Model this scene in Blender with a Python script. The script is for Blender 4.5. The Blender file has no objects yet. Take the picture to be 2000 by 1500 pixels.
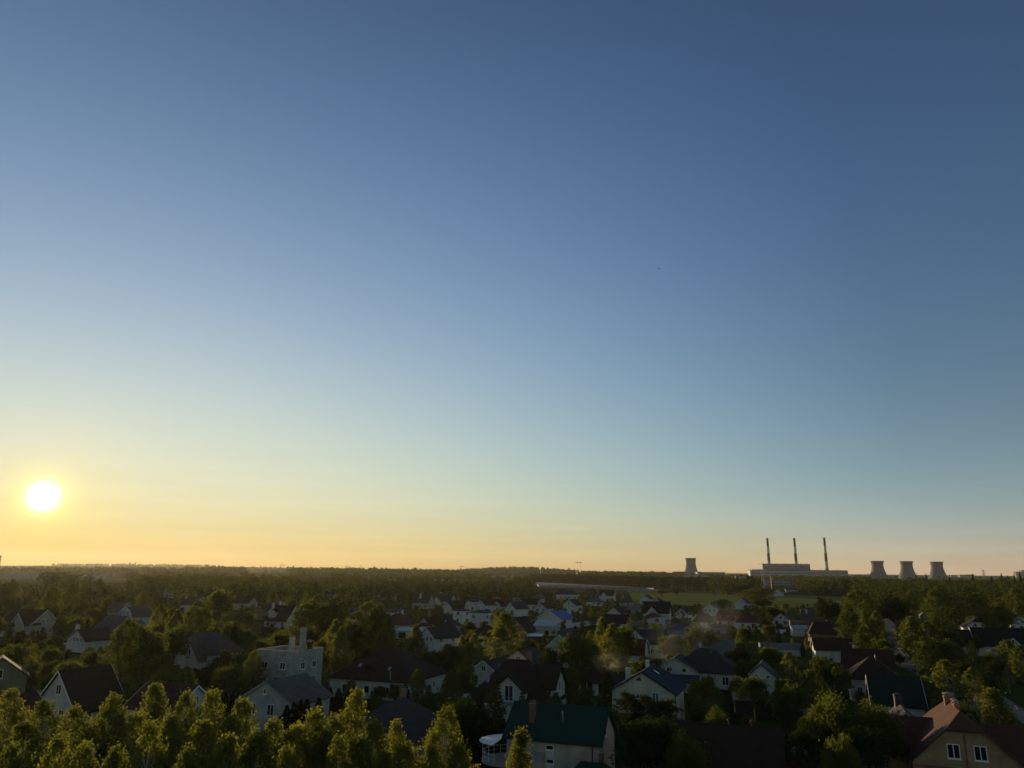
import bpy, math, random
import numpy as np
from mathutils import Matrix, Vector

random.seed(7)
SC = bpy.context.scene
COL = SC.collection
R = math.radians
PI = math.pi

# ------------------------------------------------------------------ camera
F = 1450.0
CAM_H = 24.0
PITCH = math.atan(363 / F)
ROLL = R(0.5)
cam_data = bpy.data.cameras.new('camera')
cam = bpy.data.objects.new('camera', cam_data)
COL.objects.link(cam)
SC.camera = cam
cam_data.sensor_width = 36
cam_data.lens = F * 36 / 2000
cam_data.clip_start = 0.5
cam_data.clip_end = 60000
cam.location = (0, 0, CAM_H)
cam.rotation_euler = (Matrix.Rotation(PI / 2 + PITCH, 3, 'X') @ Matrix.Rotation(ROLL, 3, 'Z')).to_euler()


def ray(u, v):
    x = u - 1000
    y = 750 - v
    c, s = math.cos(ROLL), math.sin(ROLL)
    xr = x * c - y * s
    yr = x * s + y * c
    Z = yr / F
    return Vector((xr / F, math.cos(PITCH) - Z * math.sin(PITCH), math.sin(PITCH) + Z * math.cos(PITCH)))


def at(u, v, z=0.0):
    k = ray(u, v)
    t = (z - CAM_H) / k.z
    return Vector((k.x * t, k.y * t, z))


def at_d(u, v, D):
    k = ray(u, v)
    t = D / k.y
    return Vector((k.x * t, D, CAM_H + k.z * t))


def px(p):
    x, y, z = p[0], p[1], p[2] - CAM_H
    f = y * math.cos(PITCH) + z * math.sin(PITCH)
    if f < 1:
        return (-9999, 9999)
    up = -y * math.sin(PITCH) + z * math.cos(PITCH)
    xr = x / f * F
    yr = up / f * F
    c, s = math.cos(ROLL), math.sin(ROLL)
    return (1000 + xr * c + yr * s, 750 - (-xr * s + yr * c))


# ------------------------------------------------------------------ materials
MATS = {}


def new_mat(name):
    m = bpy.data.materials.new(name)
    m.use_nodes = True
    MATS[name] = m
    return m, m.node_tree.nodes, m.node_tree.links


def surf(name, col, rough=0.8, var=0.25, scale=0.6, spec=0.3, bump=None, stripes=None, metal=0.0, streak=0.0):
    """plain weathered surface: colour broken up by noise; stripes=(axis, period m, depth) rows of tiles or sheets"""
    m, n, l = new_mat(name)
    b = n['Principled BSDF']
    b.inputs['Roughness'].default_value = rough
    b.inputs['Specular IOR Level'].default_value = spec
    b.inputs['Metallic'].default_value = metal
    tc = n.new('ShaderNodeTexCoord')
    nz = n.new('ShaderNodeTexNoise')
    nz.inputs['Scale'].default_value = scale
    nz.inputs['Detail'].default_value = 6
    nz.inputs['Roughness'].default_value = 0.65
    l.new(tc.outputs['Object'], nz.inputs['Vector'])
    mp = n.new('ShaderNodeMapRange')
    mp.inputs['From Min'].default_value = 0.3
    mp.inputs['From Max'].default_value = 0.7
    mp.inputs['To Min'].default_value = 1 - var
    mp.inputs['To Max'].default_value = 1 + var
    l.new(nz.outputs['Fac'], mp.inputs['Value'])
    mul = n.new('ShaderNodeMix')
    mul.data_type = 'RGBA'
    mul.blend_type = 'MULTIPLY'
    mul.inputs['Factor'].default_value = 1
    mul.inputs['A'].default_value = (*col, 1)
    l.new(mp.outputs[0], mul.inputs['B'])
    out = mul.outputs['Result']
    if streak:
        w = n.new('ShaderNodeTexNoise')
        w.inputs['Scale'].default_value = 1.0
        w.inputs['Detail'].default_value = 4
        mpp = n.new('ShaderNodeMapping')
        mpp.inputs['Scale'].default_value = (2.2, 2.2, 0.12)
        l.new(tc.outputs['Object'], mpp.inputs['Vector'])
        l.new(mpp.outputs[0], w.inputs['Vector'])
        mr = n.new('ShaderNodeMapRange')
        mr.inputs['From Min'].default_value = 0.35
        mr.inputs['From Max'].default_value = 0.75
        mr.inputs['To Min'].default_value = 1 - streak
        mr.inputs['To Max'].default_value = 1 + streak * 0.4
        l.new(w.outputs['Fac'], mr.inputs['Value'])
        m2 = n.new('ShaderNodeMix')
        m2.data_type = 'RGBA'
        m2.blend_type = 'MULTIPLY'
        m2.inputs['Factor'].default_value = 1
        l.new(out, m2.inputs['A'])
        l.new(mr.outputs[0], m2.inputs['B'])
        out = m2.outputs['Result']
    if stripes:
        ax, per, depth = stripes
        sp = n.new('ShaderNodeSeparateXYZ')
        l.new(tc.outputs['Object'], sp.inputs[0])
        mt = n.new('ShaderNodeMath')
        mt.operation = 'MULTIPLY'
        mt.inputs[1].default_value = 1 / per
        l.new(sp.outputs[ax], mt.inputs[0])
        fr = n.new('ShaderNodeMath')
        fr.operation = 'FRACT'
        l.new(mt.outputs[0], fr.inputs[0])
        bp = n.new('ShaderNodeBump')
        bp.inputs['Strength'].default_value = 1
        bp.inputs['Distance'].default_value = depth
        l.new(fr.outputs[0], bp.inputs['Height'])
        l.new(bp.outputs[0], b.inputs['Normal'])
        # darker along the joints of the rows
        rr = n.new('ShaderNodeMapRange')
        rr.inputs['From Min'].default_value = 0.0
        rr.inputs['From Max'].default_value = 0.25
        rr.inputs['To Min'].default_value = 0.6
        rr.inputs['To Max'].default_value = 1.0
        l.new(fr.outputs[0], rr.inputs['Value'])
        m3 = n.new('ShaderNodeMix')
        m3.data_type = 'RGBA'
        m3.blend_type = 'MULTIPLY'
        m3.inputs['Factor'].default_value = 1
        l.new(out, m3.inputs['A'])
        l.new(rr.outputs[0], m3.inputs['B'])
        out = m3.outputs['Result']
    elif bump:
        bp = n.new('ShaderNodeBump')
        bp.inputs['Distance'].default_value = bump
        nz2 = n.new('ShaderNodeTexNoise')
        nz2.inputs['Scale'].default_value = 6
        l.new(tc.outputs['Object'], nz2.inputs['Vector'])
        l.new(nz2.outputs['Fac'], bp.inputs['Height'])
        l.new(bp.outputs[0], b.inputs['Normal'])
    l.new(out, b.inputs['Base Color'])
    return m


def brick(name, c1, c2, mortar, bw=0.26, bh=0.085, gap=0.012):
    m, n, l = new_mat(name)
    b = n['Principled BSDF']
    b.inputs['Roughness'].default_value = 0.9
    b.inputs['Specular IOR Level'].default_value = 0.2
    tc = n.new('ShaderNodeTexCoord')
    # walls stand upright: run the courses along x+y and z
    sp = n.new('ShaderNodeSeparateXYZ')
    l.new(tc.outputs['Object'], sp.inputs[0])
    ad = n.new('ShaderNodeMath')
    ad.operation = 'ADD'
    l.new(sp.outputs[0], ad.inputs[0])
    l.new(sp.outputs[1], ad.inputs[1])
    cb = n.new('ShaderNodeCombineXYZ')
    l.new(ad.outputs[0], cb.inputs[0])
    l.new(sp.outputs[2], cb.inputs[1])
    t = n.new('ShaderNodeTexBrick')
    t.inputs['Color1'].default_value = (*c1, 1)
    t.inputs['Color2'].default_value = (*c2, 1)
    t.inputs['Mortar'].default_value = (*mortar, 1)
    t.inputs['Scale'].default_value = 1
    t.inputs['Brick Width'].default_value = bw
    t.inputs['Row Height'].default_value = bh
    t.inputs['Mortar Size'].default_value = gap
    l.new(cb.outputs[0], t.inputs['Vector'])
    nz = n.new('ShaderNodeTexNoise')
    nz.inputs['Scale'].default_value = 0.8
    nz.inputs['Detail'].default_value = 6
    l.new(tc.outputs['Object'], nz.inputs['Vector'])
    mp = n.new('ShaderNodeMapRange')
    mp.inputs['From Min'].default_value = 0.3
    mp.inputs['From Max'].default_value = 0.7
    mp.inputs['To Min'].default_value = 0.75
    mp.inputs['To Max'].default_value = 1.15
    l.new(nz.outputs['Fac'], mp.inputs['Value'])
    mul = n.new('ShaderNodeMix')
    mul.data_type = 'RGBA'
    mul.blend_type = 'MULTIPLY'
    mul.inputs['Factor'].default_value = 1
    l.new(t.outputs['Color'], mul.inputs['A'])
    l.new(mp.outputs[0], mul.inputs['B'])
    l.new(mul.outputs['Result'], b.inputs['Base Color'])
    return m


def leaf_mat(name, col, col2, trans=0.45, tint=(1.2, 1.12, 0.5), nscale=0.55):
    """leaf clumps: two greens broken up by noise and by tree, light passing through the blades"""
    m, n, l = new_mat(name)
    for x in list(n):
        if x.type != 'OUTPUT_MATERIAL':
            n.remove(x)
    out = n['Material Output']
    oi = n.new('ShaderNodeObjectInfo')
    ge = n.new('ShaderNodeNewGeometry')
    nz = n.new('ShaderNodeTexNoise')
    nz.inputs['Scale'].default_value = nscale
    nz.inputs['Detail'].default_value = 3
    l.new(ge.outputs['Position'], nz.inputs['Vector'])
    ad = n.new('ShaderNodeMath')
    ad.operation = 'MULTIPLY_ADD'
    ad.inputs[1].default_value = 0.7
    l.new(oi.outputs['Random'], ad.inputs[0])
    sb = n.new('ShaderNodeMath')
    sb.operation = 'MULTIPLY_ADD'
    sb.inputs[1].default_value = 1.3
    sb.inputs[2].default_value = -0.5
    l.new(nz.outputs['Fac'], sb.inputs[0])
    l.new(sb.outputs[0], ad.inputs[2])
    mx = n.new('ShaderNodeMix')
    mx.data_type = 'RGBA'
    mx.clamp_factor = True
    mx.inputs['A'].default_value = (*col, 1)
    mx.inputs['B'].default_value = (*col2, 1)
    l.new(ad.outputs[0], mx.inputs['Factor'])
    df = n.new('ShaderNodeBsdfDiffuse')
    l.new(mx.outputs['Result'], df.inputs['Color'])
    tr = n.new('ShaderNodeBsdfTranslucent')
    tm = n.new('ShaderNodeMix')
    tm.data_type = 'RGBA'
    tm.blend_type = 'MULTIPLY'
    tm.inputs['Factor'].default_value = 1
    l.new(mx.outputs['Result'], tm.inputs['A'])
    tm.inputs['B'].default_value = (tint[0] * 1.6, tint[1] * 1.6, tint[2] * 1.6, 1)
    l.new(tm.outputs['Result'], tr.inputs['Color'])
    ms = n.new('ShaderNodeMixShader')
    ms.inputs[0].default_value = trans
    l.new(df.outputs[0], ms.inputs[1])
    l.new(tr.outputs[0], ms.inputs[2])
    l.new(ms.outputs[0], out.inputs['Surface'])
    return m


def emit_mat(name, col, s):
    m, n, l = new_mat(name)
    b = n['Principled BSDF']
    b.inputs['Base Color'].default_value = (*col, 1)
    b.inputs['Emission Color'].default_value = (*col, 1)
    b.inputs['Emission Strength'].default_value = s
    return m


# walls
surf('white_plaster', (0.65, 0.62, 0.56), var=0.10, streak=0.16)
surf('blue_white_plaster', (0.64, 0.64, 0.62), var=0.10, streak=0.14)
surf('cream_plaster', (0.68, 0.60, 0.45), var=0.10, streak=0.18)
surf('yellow_plaster', (0.58, 0.52, 0.34), var=0.10, streak=0.14)
surf('pink_plaster', (0.50, 0.42, 0.36), var=0.10, streak=0.14)
surf('grey_plaster', (0.36, 0.36, 0.35), var=0.14, streak=0.2)
surf('green_plaster', (0.15, 0.18, 0.12), var=0.12, streak=0.15)
surf('patched_plaster', (0.50, 0.49, 0.46), var=0.30, scale=0.45, streak=0.2)
brick('grey_block', (0.38, 0.37, 0.345), (0.50, 0.485, 0.45), (0.24, 0.235, 0.22), 0.6, 0.3, 0.03)
brick('pale_block', (0.52, 0.51, 0.48), (0.62, 0.605, 0.57), (0.33, 0.32, 0.31), 0.5, 0.25, 0.02)
brick('orange_brick', (0.30, 0.12, 0.06), (0.36, 0.15, 0.08), (0.30, 0.22, 0.17))
brick('yellow_brick', (0.42, 0.29, 0.16), (0.52, 0.37, 0.21), (0.20, 0.15, 0.11), 0.26, 0.088, 0.016)
brick('cream_brick', (0.50, 0.45, 0.36), (0.58, 0.52, 0.43), (0.40, 0.36, 0.30))
brick('red_brick', (0.22, 0.07, 0.045), (0.28, 0.10, 0.06), (0.26, 0.2, 0.17))
surf('dark_wood', (0.06, 0.04, 0.028), var=0.3, stripes=(2, 0.18, 0.02))
surf('brown_wood', (0.13, 0.075, 0.04), var=0.3, stripes=(2, 0.18, 0.02))
# roofs
RT = (2, 0.22, 0.05)
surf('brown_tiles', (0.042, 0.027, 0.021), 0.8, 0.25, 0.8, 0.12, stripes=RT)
surf('mid_brown_tiles', (0.098, 0.050, 0.036), 0.8, 0.2, 0.9, 0.12, stripes=(2, 0.24, 0.05))  # paler brown tiles, one even tone on every slope
surf('red_brown_tiles', (0.060, 0.024, 0.022), 0.8, 0.25, 0.8, 0.12, stripes=RT)
surf('slate_tiles', (0.052, 0.051, 0.053), 0.8, 0.22, 0.8, 0.12, stripes=RT)
surf('grey_slate', (0.105, 0.105, 0.108), 0.8, 0.22, 0.8, 0.12, stripes=RT)
surf('asbestos_slate', (0.17, 0.165, 0.155), 0.8, 0.3, 0.7, 0.12, stripes=(0, 0.3, 0.05))
surf('mauve_tiles', (0.125, 0.098, 0.095), 0.8, 0.2, 0.8, 0.12, stripes=RT)
surf('black_tiles', (0.018, 0.018, 0.020), 0.8, 0.3, 0.8, 0.12, stripes=RT)
surf('green_metal', (0.006, 0.046, 0.038), 0.8, 0.15, 0.5, 0.12, stripes=(0, 0.5, 0.015))
surf('dark_green_tiles', (0.014, 0.030, 0.020), 0.8, 0.2, 0.6, 0.12, stripes=(2, 0.35, 0.06))
surf('blue_metal', (0.008, 0.030, 0.058), 0.8, 0.15, 0.5, 0.12, stripes=(0, 0.4, 0.02))
surf('bright_blue_metal', (0.025, 0.10, 0.30), 0.5, 0.1, 0.5, 0.4, stripes=(0, 0.6, 0.02))
surf('red_tiles', (0.20, 0.028, 0.022), 0.8, 0.2, 0.8, 0.12, stripes=RT)
surf('dull_red_tiles', (0.15, 0.045, 0.042), 0.8, 0.2, 0.8, 0.12, stripes=RT)
surf('blue_slate', (0.042, 0.052, 0.066), 0.8, 0.2, 0.8, 0.12, stripes=RT)
surf('zinc', (0.30, 0.31, 0.31), 0.55, 0.15, 0.5, 0.4, stripes=(0, 0.5, 0.01))
surf('rust_tiles', (0.26, 0.13, 0.06), 0.8, 0.25, 1.2, 0.12, stripes=RT)
surf('felt', (0.06, 0.058, 0.055), 0.9, 0.3, 0.5)
# details
surf('white_paint', (0.78, 0.78, 0.76), 0.5, 0.05)
surf('grey_paint', (0.30, 0.31, 0.32), 0.6, 0.1)
surf('dark_metal', (0.035, 0.035, 0.037), 0.5, 0.15)
surf('steel', (0.14, 0.142, 0.145), 0.45, 0.1, metal=0.6)
surf('concrete', (0.33, 0.32, 0.30), 0.9, 0.18, 0.4, streak=0.2)
surf('tower_concrete', (0.16, 0.175, 0.20), 0.9, 0.10, 0.03, streak=0.12)
surf('pole_wood', (0.24, 0.20, 0.16), 0.9, 0.25, 2)
surf('pole_concrete', (0.36, 0.35, 0.33), 0.9, 0.15, 2)
surf('bark', (0.10, 0.08, 0.06), 0.95, 0.4, 2.5)
surf('birch_bark', (0.50, 0.48, 0.44), 0.9, 0.5, 2.5)
surf('pine_bark', (0.22, 0.12, 0.07), 0.95, 0.3, 2.0)
surf('asphalt', (0.042, 0.042, 0.045), 0.85, 0.2, 0.8)
surf('gravel', (0.19, 0.17, 0.145), 0.95, 0.25, 1.5)
surf('panel_white', (0.66, 0.68, 0.70), 0.6, 0.08, streak=0.1)
surf('plant_blue', (0.07, 0.14, 0.30), 0.6, 0.15, 0.05, stripes=(0, 12, 0.3))
surf('plant_pale', (0.24, 0.33, 0.46), 0.6, 0.12, 0.05, stripes=(0, 6, 0.3))
surf('chimney_red', (0.085, 0.016, 0.015), 0.8, 0.1, 0.1)
surf('chimney_white', (0.62, 0.61, 0.60), 0.8, 0.1, 0.1)
surf('rubber', (0.02, 0.02, 0.02), 0.8, 0.1)
surf('car_silver', (0.42, 0.44, 0.46), 0.3, 0.03, metal=0.3, spec=0.5)
surf('car_white', (0.70, 0.71, 0.72), 0.3, 0.03, spec=0.5)
surf('car_dark', (0.03, 0.035, 0.045), 0.3, 0.03, spec=0.5)
surf('polythene', (0.42, 0.43, 0.43), 0.6, 0.1, 0.5, 0.3, stripes=(0, 1.2, 0.02))
surf('greenhouse_glass', (0.25, 0.255, 0.25), 0.7, 0.15, 0.02, 0.15, stripes=(0, 8.0, 0.3))
surf('sign_red', (0.55, 0.04, 0.04), 0.5, 0.05)
surf('feather', (0.03, 0.03, 0.035), 0.8, 0.1)
surf('blue_sheet', (0.03, 0.06, 0.14), 0.5, 0.1, stripes=(0, 0.3, 0.02))
surf('fence_grey', (0.20, 0.19, 0.18), 0.85, 0.25, 0.7, streak=0.25)


def glass(name, col):
    m, n, l = new_mat(name)
    b = n['Principled BSDF']
    b.inputs['Base Color'].default_value = (*col, 1)
    b.inputs['Roughness'].default_value = 0.08
    b.inputs['Specular IOR Level'].default_value = 0.6
    return m


glass('window_glass', (0.012, 0.014, 0.018))
glass('curtained_glass', (0.10, 0.14, 0.15))
glass('sky_glass', (0.30, 0.35, 0.40))

leaf_mat('birch_leaves', (0.076, 0.098, 0.028), (0.148, 0.155, 0.044), 0.54)
leaf_mat('broad_leaves', (0.046, 0.066, 0.020), (0.110, 0.122, 0.034), 0.44)
leaf_mat('dark_leaves', (0.018, 0.032, 0.012), (0.040, 0.055, 0.018), 0.30)
leaf_mat('needles', (0.012, 0.024, 0.011), (0.026, 0.040, 0.016), 0.16)
leaf_mat('pine_needles', (0.022, 0.036, 0.014), (0.048, 0.060, 0.020), 0.25)
leaf_mat('far_leaves', (0.020, 0.034, 0.013), (0.070, 0.082, 0.026), 0.26, nscale=0.07)


# ------------------------------------------------------------------ mesh builder
class MB:
    def __init__(s):
        s.v = []
        s.f = []
        s.m = []
        s.T = None
        s.cur = 0

    def p(s, co):
        co = Vector(co)
        if s.T is not None:
            co = s.T @ co
        s.v.append(co)
        return len(s.v) - 1

    def face(s, pts):
        s.f.append([s.p(q) for q in pts])
        s.m.append(s.cur)

    def box(s, a, b):
        x0, y0, z0 = a
        x1, y1, z1 = b
        i = [s.p(q) for q in ((x0, y0, z0), (x1, y0, z0), (x1, y1, z0), (x0, y1, z0),
                              (x0, y0, z1), (x1, y0, z1), (x1, y1, z1), (x0, y1, z1))]
        for q in ((0, 3, 2, 1), (4, 5, 6, 7), (0, 1, 5, 4), (1, 2, 6, 5), (2, 3, 7, 6), (3, 0, 4, 7)):
            s.f.append([i[k] for k in q])
            s.m.append(s.cur)

    def prism_x(s, prof, x0, x1):
        """closed profile of (y, z) points pushed from x0 to x1"""
        a = [s.p((x0, y, z)) for y, z in prof]
        b = [s.p((x1, y, z)) for y, z in prof]
        n = len(prof)
        s.f.append(a[::-1]); s.m.append(s.cur)
        s.f.append(b); s.m.append(s.cur)
        for k in range(n):
            j = (k + 1) % n
            s.f.append([a[k], a[j], b[j], b[k]])
            s.m.append(s.cur)

    def slab(s, verts, polys, t):
        """sheet of polygons given a thickness t downwards"""
        top = [s.p(q) for q in verts]
        bot = [s.p((q[0], q[1], q[2] - t)) for q in verts]
        edges = {}
        for pl in polys:
            s.f.append([top[k] for k in pl]); s.m.append(s.cur)
            s.f.append([bot[k] for k in pl][::-1]); s.m.append(s.cur)
            for k in range(len(pl)):
                e = (pl[k], pl[(k + 1) % len(pl)])
                edges[e] = 1
        for (a, b) in edges:
            if (b, a) not in edges:
                s.f.append([top[a], bot[a], bot[b], top[b]])
                s.m.append(s.cur)

    def tube(s, p0, p1, r0, r1=None, n=6, cap=True):
        r1 = r0 if r1 is None else r1
        p0 = Vector(p0)
        p1 = Vector(p1)
        d = (p1 - p0)
        if d.length < 1e-6:
            return
        d.normalize()
        a = d.orthogonal().normalized()
        b = d.cross(a)
        A = []
        B = []
        for k in range(n):
            t = 2 * PI * k / n
            o = a * math.cos(t) + b * math.sin(t)
            A.append(s.p(p0 + o * r0))
            B.append(s.p(p1 + o * r1))
        for k in range(n):
            j = (k + 1) % n
            s.f.append([A[k], A[j], B[j], B[k]])
            s.m.append(s.cur)
        if cap:
            s.f.append(A[::-1]); s.m.append(s.cur)
            s.f.append(B); s.m.append(s.cur)

    def lathe(s, prof, n=32, c=(0, 0), cap=True):
        rings = []
        for r, z in prof:
            rings.append([s.p((c[0] + r * math.cos(2 * PI * k / n), c[1] + r * math.sin(2 * PI * k / n), z)) for k in range(n)])
        for i in range(len(rings) - 1):
            for k in range(n):
                j = (k + 1) % n
                s.f.append([rings[i][k], rings[i][j], rings[i + 1][j], rings[i + 1][k]])
                s.m.append(s.cur)
        if cap:
            s.f.append(rings[-1]); s.m.append(s.cur)

    def mesh(s, name, mats):
        me = bpy.data.meshes.new(name)
        me.from_pydata([tuple(q) for q in s.v], [], s.f)
        for m in mats:
            me.materials.append(MATS[m])
        if len(mats) > 1:
            me.polygons.foreach_set('material_index', s.m)
        me.update()
        return me

    def build(s, name, mats, parent=None, loc=None, rz=0.0):
        if isinstance(mats, str):
            mats = [mats]
        o = bpy.data.objects.new(name, s.mesh(name, mats))
        COL.objects.link(o)
        if parent:
            o.parent = parent
        if loc is not None:
            o.location = loc
            o.rotation_euler.z = rz
        return o


def tag(o, label=None, cat=None, group=None, kind=None):
    if label:
        o['label'] = label
    if cat:
        o['category'] = cat
    if group:
        o['group'] = group
    if kind:
        o['kind'] = kind
    return o


def empty(name, loc, rz=0.0, size=0.5):
    o = bpy.data.objects.new(name, None)
    o.empty_display_size = size
    o.location = loc
    o.rotation_euler = (0, 0, rz)
    COL.objects.link(o)
    return o


def smooth(o):
    o.data.polygons.foreach_set('use_smooth', [True] * len(o.data.polygons))
    return o


# ------------------------------------------------------------------ houses
HOUSES = []        # dicts: pos, radius, short, rect in picture


def face_pt(face, L, W, s, out, z):
    if face == 'f':
        return (s, -W / 2 - out, z)
    if face == 'b':
        return (-s, W / 2 + out, z)
    if face == 'l':
        return (-L / 2 - out, -s, z)
    return (L / 2 + out, s, z)


def fbox(mb, face, L, W, s0, s1, o0, o1, z0, z1):
    a = face_pt(face, L, W, s0, o0, z0)
    b = face_pt(face, L, W, s1, o1, z1)
    mb.box([min(a[k], b[k]) for k in range(3)], [max(a[k], b[k]) for k in range(3)])


def window(parent, face, L, W, s, z, w, h, T=None, near=True, div=1, pane='window_glass', frame='white_paint', name='window'):
    t = 0.09 if near else 0.06
    m = MB()
    m.T = T
    x0, x1 = s - w / 2, s + w / 2
    fbox(m, face, L, W, x0, x0 + t, -0.04, 0.05, z, z + h)
    fbox(m, face, L, W, x1 - t, x1, -0.04, 0.05, z, z + h)
    fbox(m, face, L, W, x0 + t, x1 - t, -0.04, 0.05, z, z + t)
    fbox(m, face, L, W, x0 + t, x1 - t, -0.04, 0.05, z + h - t, z + h)
    for k in range(div):
        c = x0 + w * (k + 1) / (div + 1)
        fbox(m, face, L, W, c - t / 2, c + t / 2, -0.04, 0.045, z + t, z + h - t)
    if near:
        o = m.build(name, frame, parent)
        g = MB()
        g.T = T
        fbox(g, face, L, W, x0 + t * 0.5, x1 - t * 0.5, -0.02, 0.015, z + t * 0.5, z + h - t * 0.5)
        g.build('pane', pane, o)
        q = MB()
        q.T = T
        fbox(q, face, L, W, x0 - 0.08, x1 + 0.08, -0.02, 0.16, z - 0.07, z - 0.002)
        q.build('sill', frame, o)
    else:
        m.cur = 1
        fbox(m, face, L, W, x0 + t * 0.5, x1 - t * 0.5, -0.02, 0.02, z + t * 0.5, z + h - t * 0.5)
        o = m.build(name, [frame, pane], parent)
    return o


def block(wall, roof, trims, L, W, h, rh, kind='gable', ov=0.4, T=None, clip=0.35, rl=None, z0=0.0, t=0.2):
    """one rectangular block of a house: walls into `wall`, roof covering into `roof`, one verge board per gable end into `trims`"""
    for m in (wall, roof):
        m.T = T
    hx = L / 2 + ov
    if kind == 'hip':
        wall.box((-L / 2, -W / 2, z0), (L / 2, W / 2, h))
        s = rh / (W / 2)
        ze = h + t - ov * s
        zr = h + rh + t
        r = (L - W if rl is None else rl) / 2
        if r < 0:
            r = 0.0
        hy = W / 2 + ov
        if r < 0.05:
            V = [(-hx, -hy, ze), (hx, -hy, ze), (hx, hy, ze), (-hx, hy, ze), (0, 0, zr)]
            P = [(0, 1, 4), (1, 2, 4), (2, 3, 4), (3, 0, 4)]
        else:
            V = [(-hx, -hy, ze), (hx, -hy, ze), (hx, hy, ze), (-hx, hy, ze), (-r, 0, zr), (r, 0, zr)]
            P = [(0, 1, 5, 4), (1, 2, 5), (2, 3, 4, 5), (3, 0, 4)]
        roof.slab(V, P, t)
        return
    if kind == 'flat':
        p = 0.35
        wall.box((-L / 2, -W / 2, z0), (L / 2, W / 2, h - rh))
        wall.box((-L / 2, -W / 2, h - rh), (L / 2, -W / 2 + p, h))
        wall.box((-L / 2, W / 2 - p, h - rh), (L / 2, W / 2, h))
        wall.box((-L / 2, -W / 2 + p, h - rh), (-L / 2 + p, W / 2 - p, h))
        wall.box((L / 2 - p, -W / 2 + p, h - rh), (L / 2, W / 2 - p, h))
        roof.box((-L / 2 + p, -W / 2 + p, h - rh + 0.003), (L / 2 - p, W / 2 - p, h - rh + 0.06))
        q = 0.06
        trims.append(MB())
        trim = trims[-1]
        trim.T = T
        trim.box((-L / 2 - q, -W / 2 - q, h + 0.002), (L / 2 + q, -W / 2 + p, h + 0.08))
        trim.box((-L / 2 - q, W / 2 - p, h + 0.002), (L / 2 + q, W / 2 + q, h + 0.08))
        trim.box((-L / 2 - q, -W / 2 + p, h + 0.002), (-L / 2 + p, W / 2 - p, h + 0.08))
        trim.box((L / 2 - p, -W / 2 + p, h + 0.002), (L / 2 + q, W / 2 - p, h + 0.08))
        return
    if kind == 'clip':
        s = rh / (W / 2)
        yc = W / 2 * clip
        zc = h + rh * (1 - clip)
        wall.prism_x([(-W / 2, z0), (W / 2, z0), (W / 2, h), (yc, zc), (-yc, zc), (-W / 2, h)], -L / 2, L / 2)
        ze = h + t - ov * s
        hy = W / 2 + ov
        sb = yc * 0.95
        V = [(-hx, -hy, ze), (hx, -hy, ze), (hx, -yc, zc + t), (hx - sb, 0, h + rh + t), (-hx + sb, 0, h + rh + t), (-hx, -yc, zc + t),
             (-hx, hy, ze), (hx, hy, ze), (hx, yc, zc + t), (-hx, yc, zc + t)]
        roof.slab(V, [(0, 1, 2, 3, 4, 5), (7, 6, 9, 4, 3, 8), (2, 8, 3), (9, 5, 4)], t)
        return
    if kind == 'gambrel':
        prof = [(-W / 2, h), (-W * 0.33, h + rh * 0.62), (0, h + rh), (W * 0.33, h + rh * 0.62), (W / 2, h)]
    elif kind == 'shed':
        prof = [(-W / 2, h), (W / 2, h + rh)]
    else:
        prof = [(-W / 2, h), (0, h + rh), (W / 2, h)]
    wall.prism_x([(-W / 2, z0), (W / 2, z0)] + prof[::-1], -L / 2, L / 2)
    ext = list(prof)

    def push(a, b):
        dy = b[0] - a[0]
        dz = b[1] - a[1]
        k = ov / abs(dy)
        return (b[0] + dy * k, b[1] + dz * k)
    ext[0] = push(prof[1], prof[0])
    ext[-1] = push(prof[-2], prof[-1])
    V = []
    for y, z in ext:
        V += [(-hx, y, z + t), (hx, y, z + t)]
    roof.slab(V, [(2 * k, 2 * k + 1, 2 * k + 3, 2 * k + 2) for k in range(len(ext) - 1)], t)
    for sx in (-1, 1):
        trims.append(MB())
        trim = trims[-1]
        trim.T = T
        for k in range(len(ext) - 1):
            (ya, za), (yb, zb) = ext[k], ext[k + 1]
            x0, x1 = sorted((sx * (hx + 0.003), sx * (hx + 0.05)))
            trim.prism_x([(ya, za - 0.06), (yb, zb - 0.06), (yb, zb + t + 0.02), (ya, za + t + 0.02)], x0, x1)


def chimney(parent, x, y, z0, z1, w=0.6, d=0.5, mat='red_brick', T=None, cap='dark_metal', pot=False):
    m = MB()
    m.T = T
    m.box((x - w / 2, y - d / 2, z0), (x + w / 2, y + d / 2, z1))
    m.box((x - w / 2 - 0.06, y - d / 2 - 0.06, z1 - 0.25), (x + w / 2 + 0.06, y + d / 2 + 0.06, z1 - 0.06))
    c = m.build('chimney', mat, parent)
    k = MB()
    k.T = T
    for sx in (-1, 1):
        for sy in (-1, 1):
            k.tube((x + sx * w * 0.38, y + sy * d * 0.38, z1 + 0.002), (x + sx * w * 0.38, y + sy * d * 0.38, z1 + 0.2), 0.03, n=4)
    k.slab([(x - w / 2 - 0.1, y - d / 2 - 0.1, z1 + 0.2), (x + w / 2 + 0.1, y - d / 2 - 0.1, z1 + 0.2), (x + w / 2 + 0.1, y + d / 2 + 0.1, z1 + 0.2),
            (x - w / 2 - 0.1, y + d / 2 + 0.1, z1 + 0.2), (x, y, z1 + 0.38)], [(0, 1, 4), (1, 2, 4), (2, 3, 4), (3, 0, 4)], 0.03)
    k.build('chimney_cap', cap, c)
    return c


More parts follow.
